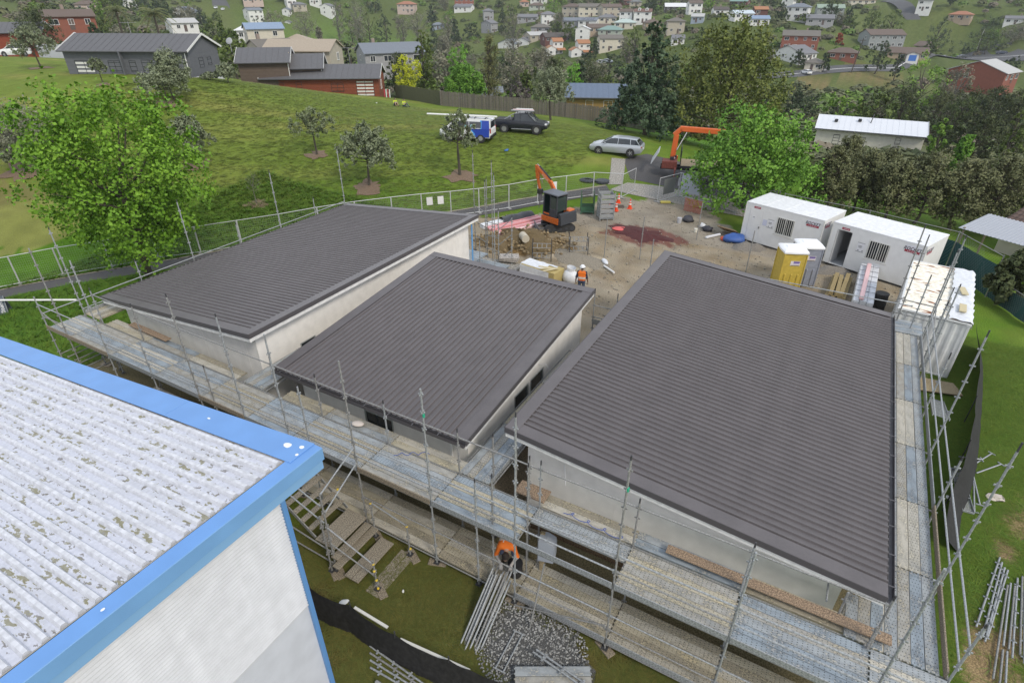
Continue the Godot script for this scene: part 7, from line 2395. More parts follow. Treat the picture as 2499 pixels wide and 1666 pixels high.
	for k in cp.size():
		var m := Mb.new()
		m.tube(on(cp[k].x,cp[k].y),on(cp[k].x,cp[k].y,2.3 if k < 4 else 1.2),0.03,-1,8)
		part("post",m,zinc_old,cf)
		if k + 1 < cp.size():
			var h := 2.25 if k < 3 else 1.15
			var tr := Mb.new()
			tr.tube(on(cp[k].x,cp[k].y,h),on(cp[k + 1].x,cp[k + 1].y,h),0.02,-1,7)
			part("top_rail",tr,zinc_old,cf)
			var wm := Mb.new()
			var l: float = cp[k].distance_to(cp[k + 1])
			var n := int(l / 0.16)
			for j in n:
				for s in [0,1]:
					var qa: Vector2 = cp[k].lerp(cp[k + 1],float(j) / n)
					var qb: Vector2 = cp[k].lerp(cp[k + 1],clampf((j + (8.0 if s == 0 else -8.0)) / n,0,1))
					wm.tube(on(qa.x,qa.y,0.05),on(qb.x,qb.y,minf(h,0.05 + qa.distance_to(qb) * 1.6)),0.003,-1,3,false)
			part("wire_mesh",wm,cache["fence_wire"],cf).set_meta("kind","stuff")
			if k in [1,2,3]:
				var c := Mb.new()
				var ch := 1.7 if k < 3 else 1.0
				for j in 10:
					var qa: Vector2 = cp[k].lerp(cp[k + 1],j / 10.0)
					var qb: Vector2 = cp[k].lerp(cp[k + 1],(j + 1) / 10.0)
					c.quad(on(qa.x + 0.04 * sin(j * 1.7),qa.y - 0.05,0.05),on(qa.x + 0.03 * cos(j * 2.2),qa.y - 0.05,ch),on(qb.x + 0.03 * cos(j * 2.2 + 2.2),qb.y - 0.05,ch),on(qb.x + 0.04 * sin(j * 1.7 + 1.7),qb.y - 0.05,0.05))
				part("green_cloth",c.smooth(60),mat("green_cloth",0.012,0.06,0.06,0.8),cf)
	# black shade cloth: at the hall corner and beside the container
	shade_cloth("black shade cloth fence curving past the hall corner and the heap of tubes",[[-9.8,-5.62,0.85],[-8.8,-5.5,0.9],[-8.2,-5.52,0.84],[-7.6,-5.63,0.9],[-6.9,-5.58,0.8],[-6.2,-5.58,0.88],[-5.4,-5.62,0.82],[-4.8,-5.7,0.9],[-4.3,-5.76,0.86],[-3.4,-5.9,0.85],[-2.0,-6.0,0.85]],0.16)
	shade_cloth("sagging black shade cloth fence between the container and the right lawn",[[6.6,-29.0,1.25],[6.55,-26.5,1.2],[6.3,-24.3,1.3],[6.1,-22.6,1.1],[5.95,-21.3,1.15],[5.75,-19.9,0.95],[5.45,-18.4,1.05],[5.15,-17.2,0.7],[4.95,-15.2,0.45]],-0.5)
	for e in [[-7.55,-5.7,-6.55,-5.72,0.95,"white perforated strip lying along the top of the black shade cloth"],[-6.1,-5.62,-4.35,-5.83,0.93,"pale batten along the top of the black shade cloth, in front of the leaning tubes"]]:
		var m := Mb.new()
		m.beam(V(e[0],e[4],e[1]),V(e[2],e[4] - 0.06,e[3]),0.07,0.035,0.005)
		one("batten",m,mat("batten_pale",0.55,0.54,0.50,0.7),e[5],"batten")
	var lp: Node3D = fence_panel_proto(2.0,1.2)
	lp.name = numbered("mesh_fence")
	add_child(lp)
	lp.transform = Transform3D(ry(-0.02) * Basis(V(1,0,0),deg_to_rad(82)),V(-8.1,0.15,-4.85))
	tag(lp,"wire fence panel lying flat on the grass at the foot of the hall wall","fence panel")

func shade_cloth(label: String,pts: Array,lean: float) -> void:
	var t := thing("shade_cloth",label,"shade cloth")
	var m := Mb.new()
	var cols := []
	for k in pts.size() - 1:
		for j in 5:
			var f := j / 5.0
			var x := lerpf(pts[k][0],pts[k + 1][0],f)
			var z := lerpf(pts[k][1],pts[k + 1][1],f)
			var h := lerpf(pts[k][2],pts[k + 1][2],f) - 0.06 * sin(f * PI)
			var d := Vector2(pts[k + 1][0] - pts[k][0],pts[k + 1][1] - pts[k][1]).normalized()
			var nrm := V(-d.y,0,d.x)
			var col := []
			for r in 6:
				var u := r / 5.0
				col.append(on(x,z,h * (1.0 - u)) + nrm * (lean * u + 0.05 * sin(u * 5.0 + k * 2.0 + f * 6.0) * u * (1.2 - u)))
			cols.append(col)
	for k in cols.size() - 1:
		for r in 5: m.quad(cols[k][r],cols[k][r + 1],cols[k + 1][r + 1],cols[k + 1][r])
	part("cloth",m.smooth(70),grainy("black_cloth",0.022,0.021,0.021,0.75,noise("cloth_dust",0.03,0.6,1.0,4),0.8,true),t)
	for k in pts.size():
		if k % 2 == 1:
			var p := Mb.new()
			p.tube(on(pts[k][0],pts[k][1],0.0),on(pts[k][0],pts[k][1],pts[k][2] + 0.12),0.018,-1,6)
			part("stake",p,zinc_dark,t)

# ---------------------------------------------------------------- trees
# look: leaf size, number of leaves, two leaf colours (linear), blobs, shape, trunk share, leaf length, clumpiness
var LOOKS := {
	"maple": [0.19,24000,Color(0.075,0.165,0.014),Color(0.135,0.24,0.024),46,"egg",0.16,0.9,0.35],
	"grey": [0.115,6500,Color(0.085,0.105,0.05),Color(0.20,0.225,0.145),22,"dome",0.30,1.8,0.3],
	"grey_thin": [0.11,2100,Color(0.085,0.105,0.05),Color(0.17,0.195,0.115),13,"dome",0.42,2.0,0.34],
	"twiggy": [0.09,5200,Color(0.12,0.125,0.085),Color(0.20,0.205,0.15),26,"dome",0.12,2.2,0.6],
	"conifer": [0.17,16000,Color(0.026,0.052,0.026),Color(0.07,0.10,0.055),58,"cone",0.06,2.2,0.3],
	"olive": [0.20,20000,Color(0.045,0.068,0.016),Color(0.125,0.140,0.035),60,"heap",0.08,1.5,0.26],
	"bright": [0.155,15000,Color(0.05,0.12,0.018),Color(0.14,0.26,0.035),44,"heap",0.15,1.5,0.3],
	"yellow": [0.16,4200,Color(0.26,0.29,0.015),Color(0.37,0.39,0.03),20,"egg",0.2,1.2,0.4],
	"column": [0.17,6500,Color(0.05,0.075,0.018),Color(0.11,0.14,0.035),34,"column",0.08,1.7,0.3],
	"lime": [0.16,5200,Color(0.085,0.20,0.025),Color(0.15,0.30,0.04),22,"egg",0.15,1.2,0.35],
	"poplar": [0.11,4200,Color(0.085,0.095,0.035),Color(0.14,0.14,0.06),26,"column",0.1,2.4,0.7],
	"scrub": [0.10,8000,Color(0.060,0.070,0.028),Color(0.135,0.140,0.070),30,"heap",0.12,2.0,0.5],
	"dark_scrub": [0.16,5200,Color(0.030,0.045,0.018),Color(0.075,0.085,0.035),24,"heap",0.15,1.7,0.35],
	"plum": [0.13,3000,Color(0.055,0.045,0.045),Color(0.12,0.105,0.10),16,"heap",0.1,1.6,0.4],
	"ivy": [0.14,5200,Color(0.025,0.042,0.014),Color(0.08,0.10,0.035),22,"stump",0.02,1.2,0.3],
	"bare": [0.02,0,Color(0,0,0),Color(0,0,0),9,"dome",0.25,1.0,0.5],
	"far_green": [0.36,1500,Color(0.040,0.065,0.018),Color(0.105,0.135,0.035),18,"heap",0.12,1.5,0.4],
	"far_dark": [0.36,1500,Color(0.022,0.038,0.018),Color(0.060,0.078,0.034),18,"heap",0.12,1.5,0.4],
	"far_lime": [0.36,1400,Color(0.08,0.155,0.022),Color(0.15,0.235,0.04),16,"egg",0.12,1.4,0.4],
	"far_grey": [0.26,1700,Color(0.105,0.10,0.07),Color(0.18,0.175,0.125),20,"egg",0.12,2.4,0.7],
	"far_conifer": [0.36,1400,Color(0.022,0.038,0.02),Color(0.06,0.08,0.04),20,"cone",0.06,2.0,0.35],
	"far_red": [0.34,1200,Color(0.15,0.025,0.014),Color(0.22,0.05,0.025),16,"heap",0.12,1.5,0.4],
}

# places of the leaf masses in a crown of height 1 and half-width 1, over the bare trunk
func blobs(shape: String,n: int,r: RandomNumberGenerator) -> Array:
	var out := []
	for k in n:
		var u := (k + 0.5) / n
		var an := k * 2.39996 + r.randf_range(-0.4,0.4)
		var y := 0.5
		var rad := 0.6
		var s := 0.3
		match shape:
			"egg":
				y = 0.08 + 0.86 * u
				rad = 0.78 * pow(sin(PI * clampf(0.12 + 0.86 * (1.0 - u),0,1)),0.7) * sqrt(r.randf_range(0.2,1.0))
				s = r.randf_range(0.16,0.27)
			"dome":
				y = 0.25 + 0.65 * u
				rad = 0.80 * sqrt(clampf(1.0 - pow(u,1.6),0,1)) * sqrt(r.randf_range(0.25,1.0))
				s = r.randf_range(0.18,0.30)
			"cone":
				y = 0.04 + 0.93 * u
				rad = 0.86 * pow(1.0 - u,0.8) * sqrt(r.randf_range(0.35,1.0))
				s = lerpf(0.24,0.07,u) * r.randf_range(0.8,1.2)
			"heap":
				y = 0.08 + 0.80 * u
				rad = 0.82 * sqrt(clampf(1.0 - pow(u * 1.0,2.2),0,1)) * sqrt(r.randf_range(0.25,1.0))
				s = r.randf_range(0.15,0.30)
			"column":
				y = 0.05 + 0.9 * u
				rad = 0.62 * pow(1.0 - u * 0.8,0.6) * sqrt(r.randf_range(0.1,1.0))
				s = r.randf_range(0.22,0.36) * (1.0 - 0.5 * u)
			"stump":
				y = 0.05 + 0.9 * u
				rad = 0.5 * sqrt(r.randf())
				s = r.randf_range(0.28,0.42)
		out.append([V(cos(an) * rad,y,sin(an) * rad),s])
	return out

func tree_meshes(look: String,h: float,w: float,seed_: int) -> Array:
	var L: Array = LOOKS[look]
	var r := RandomNumberGenerator.new()
	r.seed = seed_
	var th: float = h * L[6]
	var bl := blobs(L[5],L[4],r)
	var crown := Mb.new()
	var ch := h - th
	var total := 0.0
	for b in bl: total += b[1] * b[1]
	var leaf: float = L[0]
	for b in bl:
		var c := V(b[0].x * w * 0.5,th + b[0].y * ch,b[0].z * w * 0.5)
		var rx: float = b[1] * w * 0.62
		var ryy: float = minf(b[1] * 1.25 * ch,rx * 1.15)
		var n := int(L[1] * b[1] * b[1] / total)
		var tone := r.randf()
		var clump := []
		for k in maxi(3,n / 26):
			var d := V(r.randf_range(-1,1),r.randf_range(-0.75,1),r.randf_range(-1,1)).normalized()
			clump.append([d * lerpf(0.72,1.02,r.randf()),r.randf()])
		for k in n:
			var q: Array = clump[k % clump.size()]
			var d: Vector3 = q[0] + V(r.randfn(),r.randfn(),r.randfn()) * L[8] * 0.42
			var p := c + V(d.x * rx,d.y * ryy,d.z * rx)
			if p.y < 0.15: continue
			var col: Color = (L[2] as Color).lerp(L[3],clampf(tone * 0.35 + q[1] * 0.4 + r.randf() * 0.35,0,1))
			var sz: float = leaf * r.randf_range(0.65,1.25)
			var ax := (d.normalized() * 0.5 + V(r.randf_range(-1,1),r.randf_range(-0.9,0.7),r.randf_range(-1,1))).normalized()
			var nn := (d.normalized() * 0.9 + V(r.randf_range(-1,1),r.randf_range(-0.2,1.2),r.randf_range(-1,1))).normalized()
			var bx2 := ax.cross(nn).normalized() * sz * 0.5
			ax = ax * sz * L[7] * 0.5
			crown.col = Color(col.r * 1.5,col.g * 1.5,col.b * 1.5)
			var i0 := crown.v.size()
			var mid := nn * sz * 0.10
			crown.put(p - ax,nn,Vector2(0.5,0)); crown.put(p - bx2 + mid,nn,Vector2(0,0.5)); crown.put(p + ax,nn,Vector2(0.5,1)); crown.put(p + bx2 + mid,nn,Vector2(1,0.5))
			for e in [0,1,2,0,2,3]: crown.ix.append(i0 + e)
	# trunk, limbs to the leaf masses, twigs
	var tr := Mb.new()
	var r0 := maxf(0.035,h * (0.022 if look != "bare" else 0.012))
	var lean := V(r.randf_range(-0.06,0.06) * h,0,r.randf_range(-0.06,0.06) * h) if L[5] != "cone" else Vector3.ZERO
	var fork := V(0,maxf(th,h * 0.12),0) + lean
	tr.tube(V(0,-0.3,0),fork,r0 * 1.25,r0 * 0.8,8,false)
	var top := V(lean.x,h * (0.93 if L[5] in ["cone","column"] else 0.6),lean.z)
	tr.tube(fork,top,r0 * 0.8,r0 * 0.2,7,false)
	for k in bl.size():
		if k % (2 if bl.size() > 30 else 1) == 0:
			var c := V(bl[k][0].x * w * 0.5,th + bl[k][0].y * ch,bl[k][0].z * w * 0.5)
			var st := fork.lerp(top,clampf((c.y - fork.y) / maxf(0.1,top.y - fork.y) * 0.6,0,0.9))
			var mid := st.lerp(c,0.5) + V(r.randf_range(-0.1,0.1),-0.04,r.randf_range(-0.1,0.1)) * w * 0.4
			tr.tube(st,mid,r0 * 0.42,r0 * 0.26,6,false)
			tr.tube(mid,c,r0 * 0.26,r0 * 0.08,5,false)
			if look in ["twiggy","poplar","far_grey","bare","scrub","grey_thin"]:
				for j in (14 if look == "bare" else 9):
					var d := V(r.randf_range(-1,1),r.randf_range(-0.2,1.2),r.randf_range(-1,1)).normalized()
					var rr: float = bl[k][1] * w * 0.62
					tr.tube(mid.lerp(c,r.randf()),c + d * rr * r.randf_range(0.6,1.25),r0 * 0.13,r0 * 0.03,4,false)
	return [crown.mesh() if crown.v.size() else null,tr.mesh()]

func tree(look: String,x: float,z: float,h: float,w: float,label: String,group := "",called := "tree",y := -999.0) -> Node3D:
	var t := thing(called,label,"tree" if called.ends_with("tree") else called.replace("_"," "),on(x,z) if y < -900 else V(x,y,z),0.0,group)
	var ms := tree_meshes(look,h,w,hash(label) % 100000)
	var leaf := mat("leaf",1,1,1,0.62)
	leaf.vertex_color_use_as_albedo = true
	leaf.metallic_specular = 0.35
	leaf.backlight_enabled = true
	leaf.backlight = Color(0.55,0.55,0.55)
	var bark := grainy("bark",0.13,0.11,0.085,0.95,noise("bark_grain",0.08,0.5,1.0,4),1.5,true)
	if look in ["bare","twiggy","far_grey"]: bark = grainy("bark_pale",0.25,0.24,0.20,0.95,noise("bark_grain",0.08,0.5,1.0,4),1.5,true)
	part("trunk",ms[1],bark,t)
	if ms[0]: part("crown",ms[0],leaf,t)
	return t

func mulch(x: float,z: float,r: float) -> void:
	setting("mulch_ring",patch(x,z,r,r * 0.85,0.04,0.05,0.45,0.0,30),grainy("mulch",0.30,0.205,0.135,0.95,noise("soil_lump",0.07,0.5,1.0,4),1.2,true))

func palm(x: float,z: float,y_crown: float,spread: float,label: String) -> void:
	var t := thing("palm_tree",label,"palm",on(x,z))
	var y := y_crown - hgt(x,z)
	var tr := Mb.new()
	tr.tube(V(0,-0.2,0),V(0.1,y,0),0.28,0.2,9)
	part("trunk",tr,cache["bark"],t)
	var leaf := cache["leaf"] as Material
	for k in 34:
		var r := RandomNumberGenerator.new()
		r.seed = k + hash(label) % 1000
		var an := k * 2.39996
		var rise := lerpf(1.2,-0.55,k / 33.0)
		var m := Mb.new()
		var c := Color(0.12,0.155,0.05).lerp(Color(0.24,0.25,0.11),r.randf())
		if k > 26: c = Color(0.22,0.19,0.10)
		m.col = c
		var d := V(cos(an),0,sin(an))
		var side := d.cross(Vector3.UP)
		var ln := spread * r.randf_range(0.38,0.52)
		var prev := V(0.1,y,0)
		for j in 9:
			var f := (j + 1) / 9.0
			var p := V(0.1,y,0) + d * ln * f * cos(rise * (1 - f * 0.3)) + V(0,ln * (sin(rise) * f - f * f * 0.65),0)
			m.tube(prev,p,0.03 * (1.2 - f),0.03 * (1.1 - f),4,false)
			for s in [-1.0,1.0]:
				for q in 2:
					var o := prev.lerp(p,q * 0.5)
					m.tri(o,o + side * s * ln * 0.24 * (1.0 - absf(f - 0.45)) + d * ln * 0.10 - V(0,ln * 0.09,0),o + d * ln * 0.035)
			prev = p
		part("frond",m,leaf,t)

func make_trees() -> void:
	near_trees()
	far_trees()

# trees beyond the valley and in it: one of each kind with its trunk and crown, then copies
func far_trees() -> void:
	var kinds := ["far_green","far_dark","far_lime","far_grey","far_conifer"]
	var words := {"far_green": "olive green bushy tree","far_dark": "dark green spreading tree","far_lime": "fresh lime green tree","far_grey": "bare grey twiggy tree","far_conifer": "dark pointed conifer"}
	var protos := {}
	for k in kinds: protos[k] = []
	var houses := house_spots()
	var placed := 0
	var r := RandomNumberGenerator.new()
	r.seed = 77
	var taken := []
	var tries := 0
	while placed < 285 and tries < 9000:
		tries += 1
		var an := deg_to_rad(r.randf_range(-22.0,78.0))
		var d := r.randf_range(112.0,520.0)
		if r.randf() < 0.35: d = r.randf_range(330,500)
		var x := -sin(an) * d
		var z := -cos(an) * d
		if z > -75 : continue
		if Geometry2D.is_point_in_polygon(V2(x,z),MEADOW) or Geometry2D.is_point_in_polygon(V2(x,z),BROWN): continue
		# keep clear of the houses, of their view downhill, and of the roads
		var ok := true
		for hs in houses:
			var hd: float = V2(hs[0],hs[1]).length()
			var hp := V2(hs[0],hs[1])
			var p := V2(x,z)
			if p.distance_to(hp) < hs[2] * 0.5 + 3.0: ok = false; break
			var dir := hp / hd
			var al := p.dot(dir)
			if al < hd and al > hd - 55.0 and absf(p.cross(dir)) < hs[2] * 0.45: ok = false; break
		if not ok: continue
		for q in taken:
			if V2(x,z).distance_to(q) < (7.0 if d < 300 else 5.0): ok = false; break
		if not ok: continue
		for rd in [[V2(-45,-230),V2(10,-290),8.0],[V2(10,-290),V2(20,-350),9.0],[V2(15,-350),V2(110,-362),30.0],[V2(30,-410),V2(-4,-480),8.0],[V2(-369,-274),V2(-420,-310),7.0]]:
			if Geometry2D.get_closest_point_to_segment(V2(x,z),rd[0],rd[1]).distance_to(V2(x,z)) < rd[2]: ok = false; break
		# nothing tall in front of the valley road and the junction
		if x > -30 and x < 40 and z > -262 and z < -205: ok = false
		if x > 30 and x < 75 and z > -345 and z < -300 and r.randf() < 0.6: ok = false
		if not ok: continue
		var kind: String = kinds[[0,0,0,1,1,2,3,3,4][r.randi() % 9]]
		if an > deg_to_rad(38.0) and an < deg_to_rad(54.0) and d > 140.0 and d < 345.0 and r.randf() < 0.9: continue
		var left_valley := x < -110 and d < 330
		if left_valley and r.randf() < 0.6: kind = "far_grey" if r.randf() < 0.5 else "far_green"
		if x > -20 and d < 240: kind = "far_dark" if r.randf() < 0.6 else "far_green"
		var h := r.randf_range(4.5,9.5) if d > 250 else r.randf_range(5.0,9.0)
		if kind == "far_conifer": h *= 1.3
		var zone := "on the far hillside among the houses" if d > 340 else ("along the valley floor" if d > 200 else "in the gully below the grass slope")
		var label: String = words[kind] + " " + zone
		var best := 38.0
		for hs in houses:
			var dd := V2(x,z).distance_to(V2(hs[0],hs[1]))
			if dd < best:
				var hp := V2(hs[0],hs[1])
				var dir := hp.normalized()
				var lat := V2(x,z).cross(dir) / V2(x,z).length() * hp.length()
				var l2: String = words[kind] + (" right of the " if lat < -4.0 else " left of the ") + String(hs[3]).trim_prefix("long ")
				if absf(lat) <= 4.0: l2 = words[kind] + (" behind the " if V2(x,z).length() > hp.length() else " below the ") + String(hs[3])
				if l2.split(" ").size() <= 16:
					best = dd
					label = l2
		var grp: String = words[kind] + "s " + zone
		var list: Array = protos[kind]
		var o: Node3D
		if list.size() < 3:
			o = tree(kind,x,z,8.0,[8.6,9.6,7.0,8.0,5.2][kinds.find(kind)],label + " " + str(list.size()),grp,"far_tree")
			o.set_meta("label",label)
			o.set_meta("category","tree")
			list.append(o)
		else:
			o = dup(list[r.randi() % 3],on(x,z,-0.2),r.randf() * TAU,label,grp)
		var s := h / 8.0
		o.rotation.y = r.randf() * TAU
		o.scale = V(s * r.randf_range(0.85,1.25),s,s * r.randf_range(0.85,1.25))
		taken.append(V2(x,z))
		placed += 1
	# low bush that covers the gully and the hillside between the trees
	var bush := Mb.new()
	var rb := RandomNumberGenerator.new()
	rb.seed = 5
	for k in 110:
		var d := V(rb.randf_range(-1,1),rb.randf_range(-0.1,1),rb.randf_range(-1,1)).normalized()
		var p := d * rb.randf_range(0.7,1.05)
		var nn := (d + V(rb.randf_range(-0.7,0.7),rb.randf_range(0,0.8),rb.randf_range(-0.7,0.7))).normalized()
		var ax := nn.cross(V(rb.randf(),rb.randf(),rb.randf())).normalized() * 0.30
		var bb := nn.cross(ax).normalized() * 0.2
		var w := rb.randf_range(0.6,1.3)
		bush.col = Color(w,w,w)
		bush.quad(p - ax,p + bb,p + ax,p - bb)
	var mm := MultiMesh.new()
	mm.transform_format = MultiMesh.TRANSFORM_3D
	mm.use_colors = true
	mm.mesh = bush.mesh()
	var xf := []
	var cs := []
	tries = 0
	while xf.size() < 5200 and tries < 60000:
		tries += 1
		var an := deg_to_rad(r.randf_range(-24.0,80.0))
		var d := r.randf_range(84.0,560.0)
		if r.randf() < 0.4: d = r.randf_range(84,220)
		var x := -sin(an) * d
		var z := -cos(an) * d
		if d < 130 and x < -50 and z > -90: continue
		if z > -76 and x < -20: continue
		if x > -40 and x < -12 and z > -96: continue
		if Geometry2D.is_point_in_polygon(V2(x,z),MEADOW) or Geometry2D.is_point_in_polygon(V2(x,z),BROWN): continue
		var ok := true
		for rd in [[V2(-45,-230),V2(10,-290),9.0],[V2(10,-290),V2(20,-350),9.0],[V2(15,-350),V2(110,-362),32.0],[V2(30,-410),V2(-4,-480),8.0],[V2(-369,-274),V2(-420,-310),8.0]]:
			if Geometry2D.get_closest_point_to_segment(V2(x,z),rd[0],rd[1]).distance_to(V2(x,z)) < rd[2]: ok = false; break
		for hs in houses:
			if V2(x,z).distance_to(V2(hs[0],hs[1])) < hs[2] * 0.5 + 2.0: ok = false; break
		if not ok: continue
		var s := r.randf_range(0.9,2.3) * (1.0 if d > 220 else 1.25)
		xf.append(Transform3D(ry(r.randf() * TAU).scaled(V(s * 1.2,s * r.randf_range(0.7,1.1),s * 1.2)),on(x,z,-0.1)))
		var c := Color(0.055,0.072,0.026).lerp(Color(0.12,0.125,0.06),r.randf())
		if r.randf() < 0.18: c = Color(0.10,0.16,0.03)
		if r.randf() < 0.15: c = Color(0.14,0.12,0.085)
		cs.append(Color(c.r * 1.4,c.g * 1.4,c.b * 1.4))
	mm.instance_count = xf.size()
	for k in xf.size():
		mm.set_instance_transform(k,xf[k])
		mm.set_instance_color(k,cs[k])
	scatter("undergrowth",mm,cache["leaf"])

func near_trees() -> void:
	tree("maple",-34.91,-17.17,9.95,10.35,"large bright lime-green tree between the footpath and the left block","","tree")
	tree("twiggy",-57.18,-21.63,5.19,6.37,"pale grey twiggy tree at the far left edge of the grass slope","","tree")
	mulch(-57.18,-21.63,1.60)
	tree("grey",-57.09,-21.69,2.71,3.01,"small dense grey tree beside the twiggy one at the far left","","tree")
	tree("grey",-60.86,-37.18,3.14,5.79,"grey-green tree on the slope, the nearer of two in front of the grey house","","tree")
	mulch(-60.86,-37.18,1.30)
	tree("grey",-61.48,-38.39,4.03,4.85,"grey-green tree against the right end of the grey house","","tree")
	tree("grey_thin",-71.87,-37.38,2.55,1.87,"thin leaning young tree in front of the grey house windows","","tree")
	mulch(-71.87,-37.38,0.80)
	tree("grey",-93.66,-41.78,4.76,5.38,"windblown grey-green tree beside the white people carrier","","tree")
	mulch(-93.66,-41.78,1.60)
	tree("dark_scrub",-136.28,-62.67,8.51,8.39,"dark tree rising behind the pale garden wall","","tree")
	tree("grey",-47.31,-29.80,3.61,3.95,"round grey-green tree just right of the bright lime-green tree","","tree")
	mulch(-47.31,-29.80,1.10)
	tree("bare",-38.05,-27.98,2.46,1.96,"small leafless whitish tree on the grass slope","","tree")
	mulch(-38.05,-27.98,0.90)
	tree("grey_thin",-40.22,-36.60,3.66,3.99,"flat-topped young tree standing alone on the middle of the slope","","tree")
	mulch(-40.22,-36.60,1.00)
	tree("grey",-32.24,-34.06,4.34,4.48,"grey-green round tree nearest the back of the left block","","tree")
	mulch(-32.24,-34.06,1.35)
	tree("grey_thin",-27.21,-39.39,4.90,3.48,"thin open tree in front of the white and blue van","","tree")
	mulch(-27.21,-39.39,1.20)
	tree("grey",-29.99,-61.68,5.15,4.95,"grey-green tree in front of the paling fence beside the black pickup","","tree")
	tree("conifer",-19.96,-64.52,10.96,9.69,"big dark conifer behind the silver car","","tree")
	tree("olive",-12.98,-68.79,12.70,14.95,"huge olive-green tree behind the crane truck","","tree")
	tree("bright",-5.76,-44.72,6.44,9.47,"dense bright green round tree behind the far site cabin","","tree")
	tree("yellow",-61.64,-76.19,5.67,5.57,"yellow-leaved tree at the left end of the paling fence","","tree")
	tree("column",-65.52,-85.85,11.37,5.60,"tall dark green columnar tree behind the yellow one","","tree")
	tree("dark_scrub",-71.35,-86.33,7.53,5.83,"dark brown-green bushy tree left of the columnar one","","tree")
	tree("lime",-68.76,-100.78,10.15,5.58,"round fresh green tree behind the paling fence, right of the columnar one","","tree")
	tree("bright",-49.13,-73.01,4.89,6.31,"low green tree leaning over the paling fence","","tree")
	tree("poplar",-48.10,-78.43,10.06,4.20,"tall thin brown-green feathery tree behind the paling fence","","tree")
	tree("plum",-41.81,-75.16,3.68,3.62,"grey-purple shrub behind the paling fence","","shrub")
	tree("lime",-44.09,-98.59,8.00,3.99,"fresh green tree behind the blue-roofed house","","tree")
	tree("far_grey",-65.92,-117.81,10.46,10.23,"broad bare grey tree behind the feathery one","","tree")
	tree("far_grey",-67.70,-133.85,11.22,8.93,"bare grey tree below the houses with orange roofs","","tree")
	tree("dark_scrub",-53.87,-129.22,9.87,9.63,"dark bushy tree below the white parked cars","","tree")
	tree("dark_scrub",-54.63,-112.43,9.42,5.76,"dark bush left of the dark conifer","","tree")
	tree("far_green",-49.76,-92.46,6.35,4.15,"small olive tree behind the grey-purple shrub","","tree")
	tree("ivy",11.53,-101.35,9.58,3.96,"ivy-covered stump column right of the white-roofed house","","ivy_column")
	tree("scrub",-0.67,-47.00,5.11,3.40,"olive scrub tree behind the gap between bright tree and far cabin","","tree")
	tree("scrub",1.34,-49.98,4.51,3.55,"scrub tree rising behind the far cabin's roof","","tree")
	tree("scrub",3.40,-48.88,4.35,3.41,"grey-olive scrub tree behind the gap between the cabins","","tree")
	tree("scrub",5.28,-49.72,5.07,3.90,"broad twiggy scrub tree behind the near cabin, largest of the row","","tree")
	tree("scrub",7.71,-50.41,5.19,3.86,"twiggy scrub tree behind the right end of the near cabin","","tree")
	tree("scrub",9.68,-52.11,5.62,3.90,"grey scrub tree in front of the tiled roof","","tree")
	tree("scrub",11.68,-54.77,5.90,3.49,"scrub tree at the right edge, beside the tiled roof","","tree")
	tree("scrub",-0.06,-60.00,4.54,3.35,"scrub tree below the left end of the white-roofed house","","tree")
	tree("scrub",3.21,-61.92,3.85,3.38,"pale scrub tree below the windows of the white-roofed house","","tree")
	tree("far_lime",-2.70,-121.97,8.17,8.44,"yellow-green bush behind the white roof","","tree")
	tree("dark_scrub",2.40,-124.98,10.27,7.65,"dark scrub tree behind the right part of the white roof","","tree")
	tree("dark_scrub",6.15,-129.85,11.32,8.32,"dark tree under the pale green one on the right","","tree")
	tree("far_lime",10.45,-174.69,15.96,14.32,"pale green feathery tree below the road junction","","tree")
	tree("far_grey",17.42,-177.15,13.94,7.48,"bare brownish tree beside the red-brick gable house","","tree")
	tree("dark_scrub",11.08,-124.51,9.81,8.09,"dark tree behind the ivy column","","tree")
	tree("dark_scrub",15.07,-127.11,11.10,8.83,"dark spreading tree right of the ivy column","","tree")
	tree("dark_scrub",18.59,-124.62,11.54,8.50,"dark spreading tree near the right edge","","tree")
	tree("dark_scrub",21.59,-122.11,11.17,6.84,"dark spreading tree at the right edge","","tree")
	tree("dark_scrub",14.46,-98.95,8.20,5.74,"dark bush below the spreading trees at the right","","tree")
	tree("column",16.47,-90.51,8.56,4.13,"dark green pointed shrub at the right edge","","tree")
	tree("bright",11.63,-87.23,6.14,2.24,"round yellow-green bush beside the ivy column","","tree")
	tree("far_lime",9.72,-97.52,6.87,2.34,"fresh green shrub at the right end of the white-roofed house","","tree")
	tree("far_dark",30.86,-207.72,14.22,6.14,"round dark tree beside the red-brick gable house","","tree")
	tree("dark_scrub",8.65,-34.94,2.85,2.37,"dark leafy shrub at the right edge behind the lawn","","shrub")
	tree("grey",-67.05,-46.86,0.77,1.87,"low grey shrub at the foot of the grey house's right end","","shrub")
	tree("grey",-64.96,-47.57,1.87,2.53,"grey-green bush between the grey house and the brown gabled house","","shrub")
	palm(-143.31,-81.78,10.87,5.68,"left of two palms behind the grey house")
	palm(-135.52,-85.05,10.29,7.77,"right and larger of two palms behind the grey house")
	tree("far_dark",-132.45,-70.40,7.79,3.45,"dark green bush left of the palms","","tree")
	tree("far_green",-94.22,-71.04,8.20,7.81,"olive bushy tree behind the right end of the grey house","","tree")
	tree("far_green",-165.40,-82.87,10.91,2.86,"rounded green tree above the brown roof at the left","","tree")
	tree("far_green",-181.37,-84.29,11.59,9.05,"big yellow-green tree above the red-walled house at the left edge","","tree")
	tree("far_lime",-105.98,-106.15,10.01,4.27,"bright green round bush above the red-brown house roof","","tree")
	tree("far_green",-108.60,-103.47,8.90,3.99,"grey-green tree behind the long beige roof","","tree")
	tree("far_dark",-103.88,-108.21,11.02,3.02,"dark green tree left of the pale green meadow's near edge","","tree")
